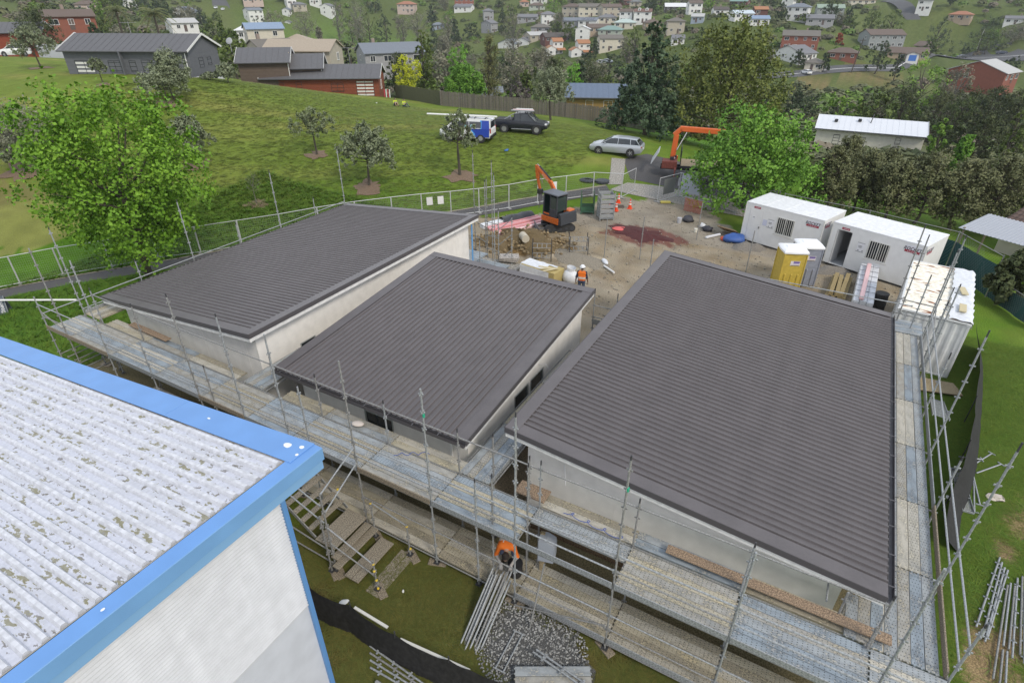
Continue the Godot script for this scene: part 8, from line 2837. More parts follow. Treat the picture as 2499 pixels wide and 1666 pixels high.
	tree("far_green",-135.16,-147.42,12.13,4.71,"dark olive tree at the meadow's near edge","","tree")
	tree("far_grey",-215.70,-208.51,6.98,3.42,"pale bare shrub on the meadow","","tree")
	tree("far_grey",-250.33,-215.02,11.34,12.03,"bare grey tree left of the meadow","","tree")
	tree("far_grey",-252.63,-234.96,14.54,14.42,"broad bare grey tree at the top left of the meadow","","tree")
	tree("far_green",-255.28,-270.59,19.44,10.38,"dark tree behind the meadow, left of the bush line","","tree")
	tree("far_green",-247.94,-277.33,21.03,14.10,"tall olive tree in the bush line behind the meadow","","tree")
	tree("far_grey",-240.75,-260.89,14.61,9.95,"plum-grey bush in the line behind the meadow","","tree")
	tree("far_dark",-234.25,-273.36,17.44,10.15,"dark green tree in the bush line behind the meadow","","tree")
	tree("far_grey",-230.17,-283.28,16.75,10.35,"pinkish bare tree in the bush line behind the meadow","","tree")
	tree("far_grey",-213.88,-277.05,18.34,15.21,"tall pale bare tree right of the bush line","","tree")
	tree("far_grey",-184.53,-261.44,16.46,9.19,"pale bare tree below the blue-grey house","","tree")
	tree("far_lime",-241.52,-343.61,11.01,7.72,"yellow-green tree above the blue-grey house","","tree")
	tree("far_grey",-291.35,-316.25,25.35,18.29,"tall bare tree on the hill behind the meadow","","tree")
	tree("far_grey",-299.79,-308.26,25.88,10.49,"bare tree on the hill left of the tall one","","tree")
	tree("far_red",-15.33,-299.61,4.35,4.11,"small red-leaved tree below the big trees on the right hillside","","tree")
	tree("far_grey",-20.47,-304.31,1.44,6.08,"brownish bush left of the red-leaved tree","","tree")
	tree("far_dark",0.54,-268.00,11.37,9.24,"round dark green tree in front of the long brown roof","","tree")
	tree("far_dark",-24.51,-253.82,6.12,6.04,"round dark tree beside the white car on the valley road","","tree")
	tree("far_dark",-15.70,-254.52,6.51,4.37,"dark tree on the verge of the valley road","","tree")
	tree("far_green",-15.61,-344.65,4.73,14.47,"broad green tree on the right hillside","","tree")
	tree("far_green",-6.38,-349.94,10.65,10.33,"tall olive tree on the right hillside, left of a pair","","tree")
	tree("far_green",1.81,-352.00,13.34,11.30,"tall olive tree on the right hillside, right of a pair","","tree")
	tree("far_dark",24.98,-399.22,19.81,14.78,"dark conical tree above the road junction","","tree")
	tree("far_dark",43.56,-397.62,16.41,18.14,"big dark spreading tree beyond the road junction","","tree")
	tree("far_green",45.23,-387.37,9.68,13.98,"yellow-olive tree at the edge of the road junction","","tree")
	tree("far_grey",55.19,-396.17,8.65,14.00,"greyish bare thicket at the right edge of the hillside","","tree")
	tree("far_conifer",-43.55,-327.11,7.42,8.67,"tall dark pine on the right hillside above the olive tree","","tree")
	tree("far_green",19.29,-329.44,6.94,6.17,"small tree at the left edge of the road junction","","tree")
	tree("far_dark",7.04,-261.91,9.36,4.29,"dark shrub beside the garage with the blue door","","tree")
	tree("far_green",-32.39,-328.41,3.37,11.12,"mid-green tree above the red-brown house on the right hillside","","tree")
	tree("far_lime",-184.38,-377.36,7.30,12.54,"tall bright green tree among the houses in the middle of the hillside","","tree")
	tree("far_conifer",-128.79,-399.77,4.24,12.97,"dark blue-green conifer between the houses on the hillside","","tree")
	tree("far_lime",-100.50,-371.65,1.63,11.81,"bright lime tree in front of the beige hip-roofed house","","tree")
	tree("far_lime",-90.28,-384.54,3.88,9.44,"yellow-green tree between white houses on the hillside","","tree")
	tree("far_green",-84.53,-245.87,15.20,8.74,"brown-green tree beside the cream two-storey house","","tree")
	tree("far_green",-136.98,-300.23,9.80,8.91,"palm-like tree left of the white house with blue doors","","tree")
	tree("far_green",-149.12,-311.11,6.32,6.98,"feathery tree left of the solar-roofed house","","tree")
	tree("far_green",-208.01,-364.87,7.61,8.41,"yellow-green tree at the left of the middle hillside","","tree")
	tree("far_grey",-147.69,-261.13,21.10,13.25,"brownish tree left of the white gabled house","","tree")
	tree("far_dark",-114.02,-277.49,8.51,5.62,"dark tree right of the houses with orange roofs","","tree")

# ---------------------------------------------------------------- houses
var WALLS := {"white": V(0.66,0.66,0.64),"cream": V(0.55,0.51,0.42),"beige": V(0.40,0.36,0.29),"brick": V(0.24,0.085,0.055),"grey": V(0.30,0.30,0.31),"pink": V(0.48,0.38,0.33),"bluewall": V(0.28,0.33,0.40),"greenwall": V(0.36,0.40,0.34),"greywall": V(0.26,0.28,0.28),"tan": V(0.36,0.28,0.20),"darkred": V(0.13,0.055,0.045),"darkwall": V(0.06,0.055,0.05)}
var ROOFS := {"brown": V(0.13,0.095,0.075),"grey": V(0.17,0.17,0.18),"bluegrey": V(0.17,0.19,0.22),"pale": V(0.44,0.44,0.43),"white": V(0.66,0.67,0.68),"bluemetal": V(0.22,0.29,0.40),"tan": V(0.36,0.30,0.23),"greybrown": V(0.15,0.135,0.115),"terracotta": V(0.34,0.15,0.085),"redbrown": V(0.17,0.095,0.075),"orange": V(0.36,0.165,0.075),"darkbrown": V(0.085,0.07,0.06),"paleteal": V(0.42,0.50,0.47),"teal": V(0.20,0.30,0.27),"green": V(0.26,0.33,0.26),"paleblue": V(0.50,0.57,0.62),"dark": V(0.075,0.078,0.085)}

func wall_mat(k: String) -> Material:
	var c: Vector3 = WALLS[k]
	return grainy("house_wall_" + k,c.x,c.y,c.z,0.85,noise("render_mottle",0.02,0.955,1.0,4),0.2,false)
func roof_mat(k: String) -> Material:
	var c: Vector3 = ROOFS[k]
	return grainy("house_roof_" + k,c.x,c.y,c.z,0.75,noise("roof_dirt",0.03,0.94,1.0,5),0.3,false)

# a roof over w by d at height y: "gable" has its ridge along x, "hip" falls on all four sides
func roof_shape(w: float,d: float,y: float,pitch: float,hip: bool,eave := 0.5,th := 0.14) -> Mb:
	var m := Mb.new()
	var hw := w * 0.5 + eave * (1.0 if hip else 0.6)
	var hd := d * 0.5 + eave
	var ry_ := y + hd * pitch
	var hr := maxf(0.0,hw - hd) if hip else hw
	for dn in [0.0,-th]:
		var up := V(0,1 if dn == 0.0 else -1,0)
		var e := [V(-hw,y + dn,hd),V(hw,y + dn,hd),V(hw,y + dn,-hd),V(-hw,y + dn,-hd)]
		var r := [V(-hr,ry_ + dn,0),V(hr,ry_ + dn,0)]
		m.quad_o(e[0],r[0],r[1],e[1],up); m.quad_o(e[3],r[0],r[1],e[2],up)
		if hip:
			m.tri_o(e[0],r[0],e[3],up); m.tri_o(e[1],r[1],e[2],up)
	for s in [-1.0,1.0]:
		m.quad_o(V(-hw,y,s * hd),V(-hw,y - th,s * hd),V(hw,y - th,s * hd),V(hw,y,s * hd),V(0,0,s))
		if hip: m.quad_o(V(s * hw,y,-hd),V(s * hw,y - th,-hd),V(s * hw,y - th,hd),V(s * hw,y,hd),V(s,0,0))
		else:
			for q in [-1.0,1.0]: m.quad_o(V(s * hw,y,q * hd),V(s * hw,y - th,q * hd),V(s * hw,ry_ - th,0),V(s * hw,ry_,0),V(s,0,0))
	return m

func walls_shape(w: float,d: float,low: float,y: float,pitch: float,gable: bool) -> Mb:
	var m := Mb.new()
	if gable: m.prism(PackedVector2Array([V2(-d / 2,low),V2(d / 2,low),V2(d / 2,y),V2(0,y + d * 0.5 * pitch),V2(-d / 2,y)]),-w / 2,w / 2,Vector3.ZERO,Basis(V(0,0,-1),V(0,1,0),V(1,0,0)))
	else: m.box(V(0,(low + y) / 2,0),V(w,y - low,d))
	return m

func far_window(p: Node,o: Vector3,turn: float,w: float,h: float,frame: Material) -> void:
	var kf := "win_%d_%d" % [int(w * 10),int(h * 10)]
	if not cache.has(kf):
		var f := Mb.new()
		for e in [[0,h / 2,w + 0.1,0.08],[0,-h / 2,w + 0.16,0.08]]: f.box(V(e[0],e[1],0.02),V(e[2],e[3],0.1))
		for x in [-w / 2,0.0,w / 2]: f.box(V(x,0,0.018),V(0.07,h,0.09))
		cache[kf] = f.mesh()
		cache[kf + "p"] = bx(V(0,0,0),V(w,h,0.05)).mesh()
	var n := part("window",cache[kf],frame,p)
	n.position = o
	n.rotation.y = turn
	part("pane",cache[kf + "p"],glass("house_glass",0.025,0.03,0.035),n)

func house(x: float,y: float,z: float,yaw: float,w: float,d: float,st: int,kind: String,wc: String,rc: String,label: String) -> Node3D:
	var t := thing("hill_house",label,"house",V(x,y - 0.15,z),yaw,"houses on the far hillside")
	var h := 2.55 * st
	var pitch := 0.36 if kind != "hip" else 0.40
	var wm := wall_mat(wc)
	var rm := roof_mat(rc)
	var frame := mat("house_trim",0.66,0.66,0.65,0.6)
	if kind == "stepped":
		d = 7.0
		part("wall",walls_shape(w * 0.52,d,-2.5,h + 0.6,pitch,true),wm,t).position = V(w * 0.10,0,-1.0)
		part("roof",roof_shape(w * 0.52,d,h + 0.6,pitch,false),rm,t).position = V(w * 0.10,0,-1.0)
		part("low_wall",walls_shape(d * 0.8,w * 0.45,-2.5,h * 0.55,0.5,true),wm,t).transform = Transform3D(ry(PI / 2),V(-w * 0.28,0,1.2))
		part("low_roof",roof_shape(d * 0.8,w * 0.45,h * 0.55,0.5,false,0.3),rm,t).transform = Transform3D(ry(PI / 2),V(-w * 0.28,0,1.2))
		part("porch_roof",bx(V(w * 0.25,h * 0.48,d * 0.5),V(w * 0.45,0.12,2.6),0.0,Basis(V(1,0,0),0.35)),rm,t)
		for e in [[-0.02,0.88],[0.25,0.88],[0.25,0.22],[0.02,0.2]]: far_window(t,V(w * e[0],h * e[1],d / 2 - 1.0 + 0.03),0,1.0,0.95,frame)
		far_window(t,V(-w * 0.30,h * 0.22,1.2 + d * 0.4 + 0.03),0,1.1,1.0,frame)
		return t
	var gable := kind != "hip"
	part("wall",walls_shape(w,d,-2.5,h,pitch,gable),wm,t)
	var rf := part("roof",roof_shape(w,d,h,pitch,not gable),rm,t)
	if kind == "dormer":
		for s in [-0.22,0.22]:
			var q := part("dormer",walls_shape(1.6,1.5,h - 0.2,h + 1.0,0.7,true),wm,rf)
			q.transform = Transform3D(ry(PI / 2),V(w * s,0.2,d * 0.28))
			var q2 := part("dormer_roof",roof_shape(1.7,1.5,h + 1.0,0.7,false,0.15,0.08),frame,rf)
			q2.transform = Transform3D(ry(PI / 2),V(w * s,0.2,d * 0.28))
			far_window(q,V(-0.83,h + 0.65,0),-PI / 2,0.7,0.7,frame)
	if kind == "solar":
		for s in 3: part("solar_panel",bx(V(-w * 0.25 + s * w * 0.24,h + d * 0.27 * pitch + 0.12,d * 0.27),V(w * 0.2,0.06,2.4),0.0,Basis(V(1,0,0),atan(pitch))),glass("solar",0.015,0.02,0.05),rf)
	if kind == "garage":
		part("garage_wing",walls_shape(4.2,4.0,-2.5,2.4,0.35,true),wall_mat("white"),t).transform = Transform3D(ry(PI / 2),V(w * 0.1,0,d / 2 + 1.5))
		part("garage_roof",roof_shape(4.2,4.0,2.4,0.35,false),rm,t).transform = Transform3D(ry(PI / 2),V(w * 0.1,0,d / 2 + 1.5))
		part("garage_door",bx(V(w * 0.1,1.05,d / 2 + 3.63),V(2.6,2.1,0.06)),mat("door_blue",0.05,0.16,0.50,0.5),t)
	var r := RandomNumberGenerator.new()
	r.seed = hash(label)
	for f in st:
		var n := maxi(2,int(w / 2.9))
		for k in n:
			if r.randf() < 0.12: continue
			var ww := 1.0 if r.randf() < 0.5 else 1.6
			far_window(t,V(-w / 2 + w * (k + 0.5) / n,1.5 + f * 2.55,d / 2 + 0.01),0,ww,1.05,frame)
		for s in [-1.0,1.0]: far_window(t,V(s * (w / 2 + 0.01),1.5 + f * 2.55,r.randf_range(-0.2,0.2) * d),s * PI / 2,1.0,1.0,frame)
	part("door",bx(V(w * r.randf_range(-0.15,0.15),1.0,d / 2 + 0.03),V(0.9,2.0,0.06)),mat("door_%d" % (r.randi() % 3),0.10,0.07,0.06,0.6),t)
	if r.randf() < 0.4: part("chimney",bx(V(w * r.randf_range(-0.3,0.3),h + d * 0.3 * pitch + 0.7,-d * 0.1),V(0.6,1.6,0.6),0.02),mat("chimney",0.25,0.20,0.17,0.9),rf)
	return t

# a nearer house with its own openings: [x along the front, sill, width, height, side] side 0 front, 1 right end
func near_house(called_label: String,at: Vector3,yaw: float,w: float,d: float,h: float,pitch: float,wm: Material,rm: Material,opens: Array,low := -2.5,barge: Material = null) -> Node3D:
	var t := thing("house",called_label,"house",at,yaw)
	part("wall",walls_shape(w,d,low,h,pitch,true),wm,t)
	var rf := part("roof",roof_shape(w,d,h,pitch,false,0.55),rm,t)
	var tr := barge if barge else mat("house_trim",0.66,0.66,0.65,0.6)
	var hd := d / 2 + 0.55
	for s in [-1.0,1.0]:
		for q in [-1.0,1.0]:
			var m := Mb.new()
			m.beam(V(s * (w / 2 + 0.345),h - 0.02,q * hd),V(s * (w / 2 + 0.345),h + hd * pitch - 0.02,0),0.03,0.24,0.004)
			part("barge_board",m,tr,rf)
	var g := Mb.new()
	g.box(V(0,h - 0.05,hd + 0.06),V(w + 0.6,0.13,0.12),Basis(),0.02)
	part("gutter",g,mat("gutter_dark",0.10,0.10,0.11,0.5),rf)
	for k in int(w / 0.8): part("roof_rib",bx(V(-w / 2 + 0.4 + k * 0.8,h + hd * pitch * 0.5 + 0.012,hd * 0.5),V(0.04,0.03,hd / cos(atan(pitch))),0.0,Basis(V(1,0,0),atan(pitch))),rm,rf)
	for k in int((h - low) / 0.42):
		part("weatherboard",bx(V(0,h - 0.2 - k * 0.42,d / 2 + 0.006),V(w,0.4,0.02),0.006,Basis(V(1,0,0),-0.03)),wm,t)
		part("weatherboard",bx(V(w / 2 + 0.006,h - 0.2 - k * 0.42,0),V(0.02,0.4,d),0.006,Basis(V(0,0,1),-0.03)),wm,t)
	for e in opens:
		var right: bool = e[4] == 1
		var o := V(e[0],0,d / 2 + 0.035) if not right else V(w / 2 + 0.035,0,e[0])
		window_part(t,o - (V(e[2] / 2,0,0) if not right else V(0,0,-e[2] / 2)),V(1,0,0) if not right else V(0,0,-1),V(0,0,1) if not right else V(1,0,0),e[2],e[1],e[1] + e[3],e[5] if e.size() > 5 and e[5] else mat("window_frame",0.30,0.32,0.31,0.45,0.3),1 if e[2] > 1.1 else 0,e[6] if e.size() > 6 else 0.0)
	return t

func antenna(label: String,p: Vector3,h: float,turn: float) -> void:
	var m := Mb.new()
	m.tube(V(0,0,0),V(0,h,0),0.03,-1,6)
	m.tube(V(-0.9,h - 0.1,0),V(0.9,h - 0.1,0),0.02,-1,5)
	for k in 7: m.tube(V(-0.85 + k * 0.28,h - 0.1,-0.3),V(-0.85 + k * 0.28,h - 0.1,0.3),0.014,-1,5)
	one("roof_antenna",m,mat("antenna",0.32,0.32,0.33,0.5,0.4),label,"antenna",p,turn)

func make_houses() -> void:
	hill_houses()
	var dark_f := mat("frame_black",0.03,0.032,0.036,0.5)
	var white_f := mat("house_trim",0.66,0.66,0.65,0.6)
	# grey weatherboard house at the top of the slope: eave from the far left to the near right corner
	var slate := grainy("slate_boards",0.115,0.12,0.135,0.8,noise("render_mottle",0.02,0.955,1.0,4),0.3,false)
	var tile := grainy("slate_roof",0.115,0.115,0.122,0.75,noise("roof_dirt",0.03,0.94,1.0,5),0.3,false)
	var a := V(-82.8,4.6,-39.5)
	var b := V(-69.2,4.6,-46.2)
	var dir := (b - a).normalized()
	var back := V(dir.z,0,-dir.x)
	var yaw := atan2(-dir.z,dir.x)
	var gh := near_house("long grey weatherboard house at the top of the grass slope, white-edged gable",(a + b) * 0.5 + back * 3.6,yaw,15.0,6.9,3.45,0.40,slate,tile,[[-5.3,0.9,2.2,1.5,0,dark_f,0.97],[-1.6,1.15,1.5,1.25,0,dark_f],[0.6,1.2,0.8,1.2,0,dark_f],[2.7,0.9,2.0,1.6,0,dark_f],[0.9,1.5,1.0,1.1,1,dark_f],[-1.0,1.6,0.9,0.9,1,dark_f]],-1.2)
	part("base_wall",bx(V(5.8,-0.3,0.0),V(3.6,1.9,7.1),0.01),mat("base_white",0.52,0.53,0.56,0.85),gh)
	part("downpipe",bx(V(7.2,1.4,3.55),V(0.09,3.6,0.09),0.01),mat("pipe_white",0.72,0.72,0.71,0.5),gh)
	part("air_conditioner",bx(V(2.2,0.55,3.75),V(0.8,0.9,0.4),0.03),white_f,gh)
	for s in [0.25,0.62]: part("fan_grille",bx(V(2.2,s,3.96),V(0.62,0.3,0.02),0.004),dark_f,gh)
	part("porch_post",bx(V(-0.3,1.3,3.9),V(0.14,4.2,0.5),0.01),slate,gh)
	var dish := Mb.new()
	dish.ball(V(0,0,0),V(0.42,0.1,0.42),Basis(V(1,0,0),1.1),14,5,0.0,0.5)
	dish.tube(V(0,-0.1,-0.1),V(0,-1.2,-0.1),0.04,-1,6)
	one("satellite_dish",dish,mat("dish_grey",0.30,0.31,0.33,0.5),"grey satellite dish at the right end of the grey house","satellite dish",V(-70.4,8.7,-53.0),0.4)
	# two brown gabled units to its right
	var brown := grainy("brown_boards",0.115,0.085,0.068,0.85,noise("render_mottle",0.02,0.955,1.0,4),0.3,false)
	for k in 2:
		var o := atd_place(k)
		var u := near_house(["left of two brown gabled units between the grey and the red-brown houses","right of two brown gabled units between the grey and the red-brown houses"][k],o,yaw + 0.25,6.5,6.0,2.8,0.45,brown,tile,[[0.8,0.9,1.4,1.3,1,white_f],[-1.2,1.1,1.0,1.0,1,white_f]],-2.0)
		part("gable_boards",bx(V(3.29,3.35,0),V(0.05,1.0,2.9),0.01),mat("gable_cream" if k == 0 else "gable_brown",0.46 if k == 0 else 0.12,0.38 if k == 0 else 0.09,0.26 if k == 0 else 0.07,0.8),u)
		part("downpipe",bx(V(3.2,1.0,3.05),V(0.09,3.4,0.09),0.01),white_f,u)
	# red-brown house with a deck
	var rust := grainy("rust_boards",0.20,0.052,0.022,0.8,noise("render_mottle",0.02,0.955,1.0,4),0.3,false)
	a = V(-73.0,1.1,-58.5)
	b = V(-59.6,1.1,-67.6)
	dir = (b - a).normalized()
	back = V(dir.z,0,-dir.x)
	yaw = atan2(-dir.z,dir.x)
	var rh := near_house("red-brown house with grey roof and curtained sliding door at the foot of the slope's crest",(a + b) * 0.5 + back * 3.4,yaw,15.8,6.6,2.65,0.38,rust,tile,[[6.0,0.15,2.4,2.1,0,dark_f,0.98],[2.2,0.9,1.7,1.1,0,dark_f],[-3.0,0.3,0.8,1.9,0,dark_f],[-6.0,0.9,2.0,1.2,0,dark_f],[0.6,0.9,1.2,1.2,1,white_f]],-2.0)
	var rl := Mb.new()
	for k in 5: rl.beam(V(-1.6 + k * 0.35,0.0 + k * 0.12,4.6),V(-1.6 + k * 0.35,0.9 + k * 0.12,4.6),0.07,0.07)
	rl.beam(V(-1.7,0.9,4.6),V(0.1,1.52,4.6),0.08,0.1)
	part("deck_rail",rl,rust,rh)
	part("low_wall",bx(V(1.6,0.35,4.4),V(3.6,0.9,0.12),0.01),rust,rh)
	part("deck_box",bx(V(0.9,0.5,4.6),V(0.7,1.2,0.7),0.02),rust,rh)
	part("table",bx(V(5.0,0.55,5.0),V(1.2,0.06,0.8),0.01),mat("table_grey",0.3,0.3,0.3,0.7),rh)
	for k in 4: part("striped_cloth",bx(V(8.6 + k * 0.24,0.55,3.4),V(0.13,1.2,0.04),0.01),mat("cloth_red",0.45,0.04,0.07,0.8) if k % 2 == 0 else white_f,rh)
	antenna("television antenna on the red-brown house roof",V(-67.5,4.9,-70.5),2.2,0.3)
	antenna("television antenna in front of the grey house's palms",V(-80.5,8.6,-47.0),2.2,0.8)
	# blue-roofed house behind the paling fence
	var ochre := grainy("ochre_wall",0.28,0.18,0.06,0.85,noise("render_mottle",0.02,0.955,1.0,4),0.3,false)
	near_house("ochre-walled house with blue-grey tiled roof behind the right end of the paling fence",V(-34.6,-1.9,-86.6),0.42,9.0,6.0,3.0,0.42,ochre,grainy("blue_tiles",0.12,0.16,0.23,0.6,noise("roof_dirt",0.03,0.94,1.0,5),0.3,false),[[-1.2,1.3,1.1,1.3,0,white_f],[1.5,1.3,1.3,1.3,0,white_f],[3.4,1.3,1.0,1.3,0,white_f]],-2.0)
	house(-39.0,-3.2,-99.0,0.5,9.0,7.0,1,"gable","cream","teal","house with teal roof behind the blue-tiled one")
	house(-56.0,-3.0,-88.0,0.6,7.0,6.0,1,"gable","grey","bluegrey","grey pointed roof showing over the left end of the paling fence")
	# white-roofed house in the gully at the right
	var wb := grainy("cream_boards",0.60,0.58,0.50,0.8,noise("render_mottle",0.02,0.955,1.0,4),0.3,false)
	var slot := [[-4.2,1.3,0.9,1.5,0,dark_f],[-2.0,1.5,0.65,1.2,0,dark_f],[-0.6,1.5,0.65,1.2,0,dark_f],[3.9,2.1,0.7,0.95,0,dark_f],[3.9,1.45,0.7,0.45,0,dark_f],[3.9,0.3,0.7,0.9,0,dark_f],[1.0,1.6,0.8,1.3,1,dark_f],[-2.0,1.4,0.9,1.2,1,dark_f]]
	var wr := near_house("cream weatherboard house with plain white metal roof, standing low behind the scrub at the right",V(1.7,-7.35,-109.6),0.03,14.2,9.2,3.55,0.25,wb,mat("white_metal_roof",0.62,0.64,0.68,0.45),slot,-2.5)
	for e in [[-4.8,2.4],[-1.6,1.7]]: part("roof_vent",bx(V(e[0],3.55 + (5.15 - e[1]) * 0.25 + 0.22,e[1]),V(0.5,0.4,0.5),0.08),dark_f,wr)
	var fl := Mb.new()
	fl.tube(V(-0.1,4.4,1.9),V(0.1,5.5,1.0),0.07,-1,8)
	part("flue",fl,dark_f,wr)
	# red-walled house at the far left edge
	near_house("red-stained house with grey roof at the far left edge, behind the white people carrier",V(-143.0,4.3,-60.0),0.9,13.0,8.0,3.4,0.35,grainy("red_stain",0.22,0.045,0.02,0.85,noise("render_mottle",0.02,0.955,1.0,4),0.3,false),tile,[[3.5,0.9,3.0,1.8,0,dark_f],[-2.0,0.9,1.6,1.6,0,dark_f]],-2.0)
	tiled_house()

func atd_place(k: int) -> Vector3:
	return V([-74.2,-71.6][k],[3.0,2.1][k],[-61.2,-64.6][k])

# brown concrete-tile roof at the right edge, its tiles as overlapping curved pieces; grey carport beside it
func tiled_house() -> void:
	var t := thing("house","house with brown tiled roof at the right edge, behind the scrub row","house",V(16.2,-1.6,-45.5),deg_to_rad(-38.0))
	part("wall",walls_shape(11.0,7.0,-2.0,2.5,0.42,true),wall_mat("cream"),t)
	var rf := part("roof",roof_shape(11.0,7.0,2.5,0.42,false,0.5),roof_mat("darkbrown"),t)
	var tm := grainy("brown_tile",0.105,0.068,0.055,0.8,noise("roof_dirt",0.03,0.94,1.0,5),0.6,false)
	var tile := Mb.new()
	for k in 6:
		var x0 := -0.16 + k * 0.0533
		var x1 := x0 + 0.0533
		var h0 := 0.03 + 0.025 * cos(x0 / 0.16 * PI)
		var h1 := 0.03 + 0.025 * cos(x1 / 0.16 * PI)
		tile.quad_o(V(x0,h0 + 0.02,0.2),V(x0,h0,-0.2),V(x1,h1,-0.2),V(x1,h1 + 0.02,0.2),Vector3.UP)
		tile.quad_o(V(x0,h0 + 0.02,0.2),V(x0,h0 - 0.01,0.2),V(x1,h1 - 0.01,0.2),V(x1,h1 + 0.02,0.2),V(0,0,1))
	var tmesh := tile.smooth(50).mesh()
	var mm := MultiMesh.new()
	mm.transform_format = MultiMesh.TRANSFORM_3D
	mm.mesh = tmesh
	var bas := Basis(V(1,0,0),atan(0.42))
	var hd := 4.0
	var rows := int(hd / cos(atan(0.42)) / 0.36)
	var list := []
	for r in rows:
		for c in 36: list.append(Transform3D(bas,V(-5.7 + c * 0.318,2.5 + (r + 0.5) * 0.36 * sin(atan(0.42)) + 0.02,hd - (r + 0.5) * 0.36 * cos(atan(0.42)))))
	for k in 300:
		var j := list.size() - 1 - k
		if j >= 0: pass
	var near := mini(290,list.size())
	for k in near:
		var o := part("tile",tmesh,tm,rf)
		o.transform = list[k]
	mm.instance_count = list.size() - near
	for k in list.size() - near: mm.set_instance_transform(k,list[near + k])
	var rest := MultiMeshInstance3D.new()
	rest.name = "far_tiles"
	rest.multimesh = mm
	rest.material_override = tm
	rest.set_meta("kind","stuff")
	rf.add_child(rest)
	part("gutter",bx(V(0,2.42,4.08),V(11.6,0.13,0.12),0.02),mat("gutter_tan",0.40,0.33,0.25,0.6),rf)
	var cp := thing("carport","low carport with grey corrugated roof behind the near site cabin","carport",V(0,0,0))
	part("roof",ribbed(on(6.6,-41.0,2.0),on(12.6,-37.0,2.2),V(1.6,0.35,-2.6),0.2,0.03,0.08,0.15,0.1),mat("grey_sheet",0.34,0.36,0.40,0.5),cp)
	for e in [[6.9,-41.0],[12.3,-37.3],[8.4,-43.3],[13.8,-39.8]]: part("post",bx(on(e[0],e[1],1.0),V(0.1,2.2,0.1),0.01),sole_timber,cp)
	# power poles and the leaning street pole on the right hillside
	for e in [[V(-7.0,-10.6,-262.0),11.5,0.10,"tall leaning timber power pole beside the garage with the blue door"],[V(-45.0,-6.0,-290.0),9.5,0.02,"thin grey power pole among the trees above the olive tree"],[V(63.0,-9.5,-368.0),5.0,0.0,"white street sign post at the right side of the road junction"],[V(42.0,-7.5,-395.0),7.5,0.03,"lamp post on the far side of the road junction"]]:
		var pole := thing("power_pole",e[3],"pole",e[0])
		var m := Mb.new()
		m.tube(V(0,-1,0),V(e[1] * e[2],e[1],0),0.2 if e[1] > 9 else 0.12,0.14 if e[1] > 9 else 0.08,8)
		part("shaft",m,cache["bark"] if e[1] > 9 else mat("pole_pale",0.5,0.5,0.48,0.6),pole)
		if e[1] > 9: part("cross_arm",bx(V(e[1] * e[2] * 0.95,e[1] * 0.95,0),V(2.2,0.14,0.14),0.0,ry(0.5)),cache["bark"],pole)

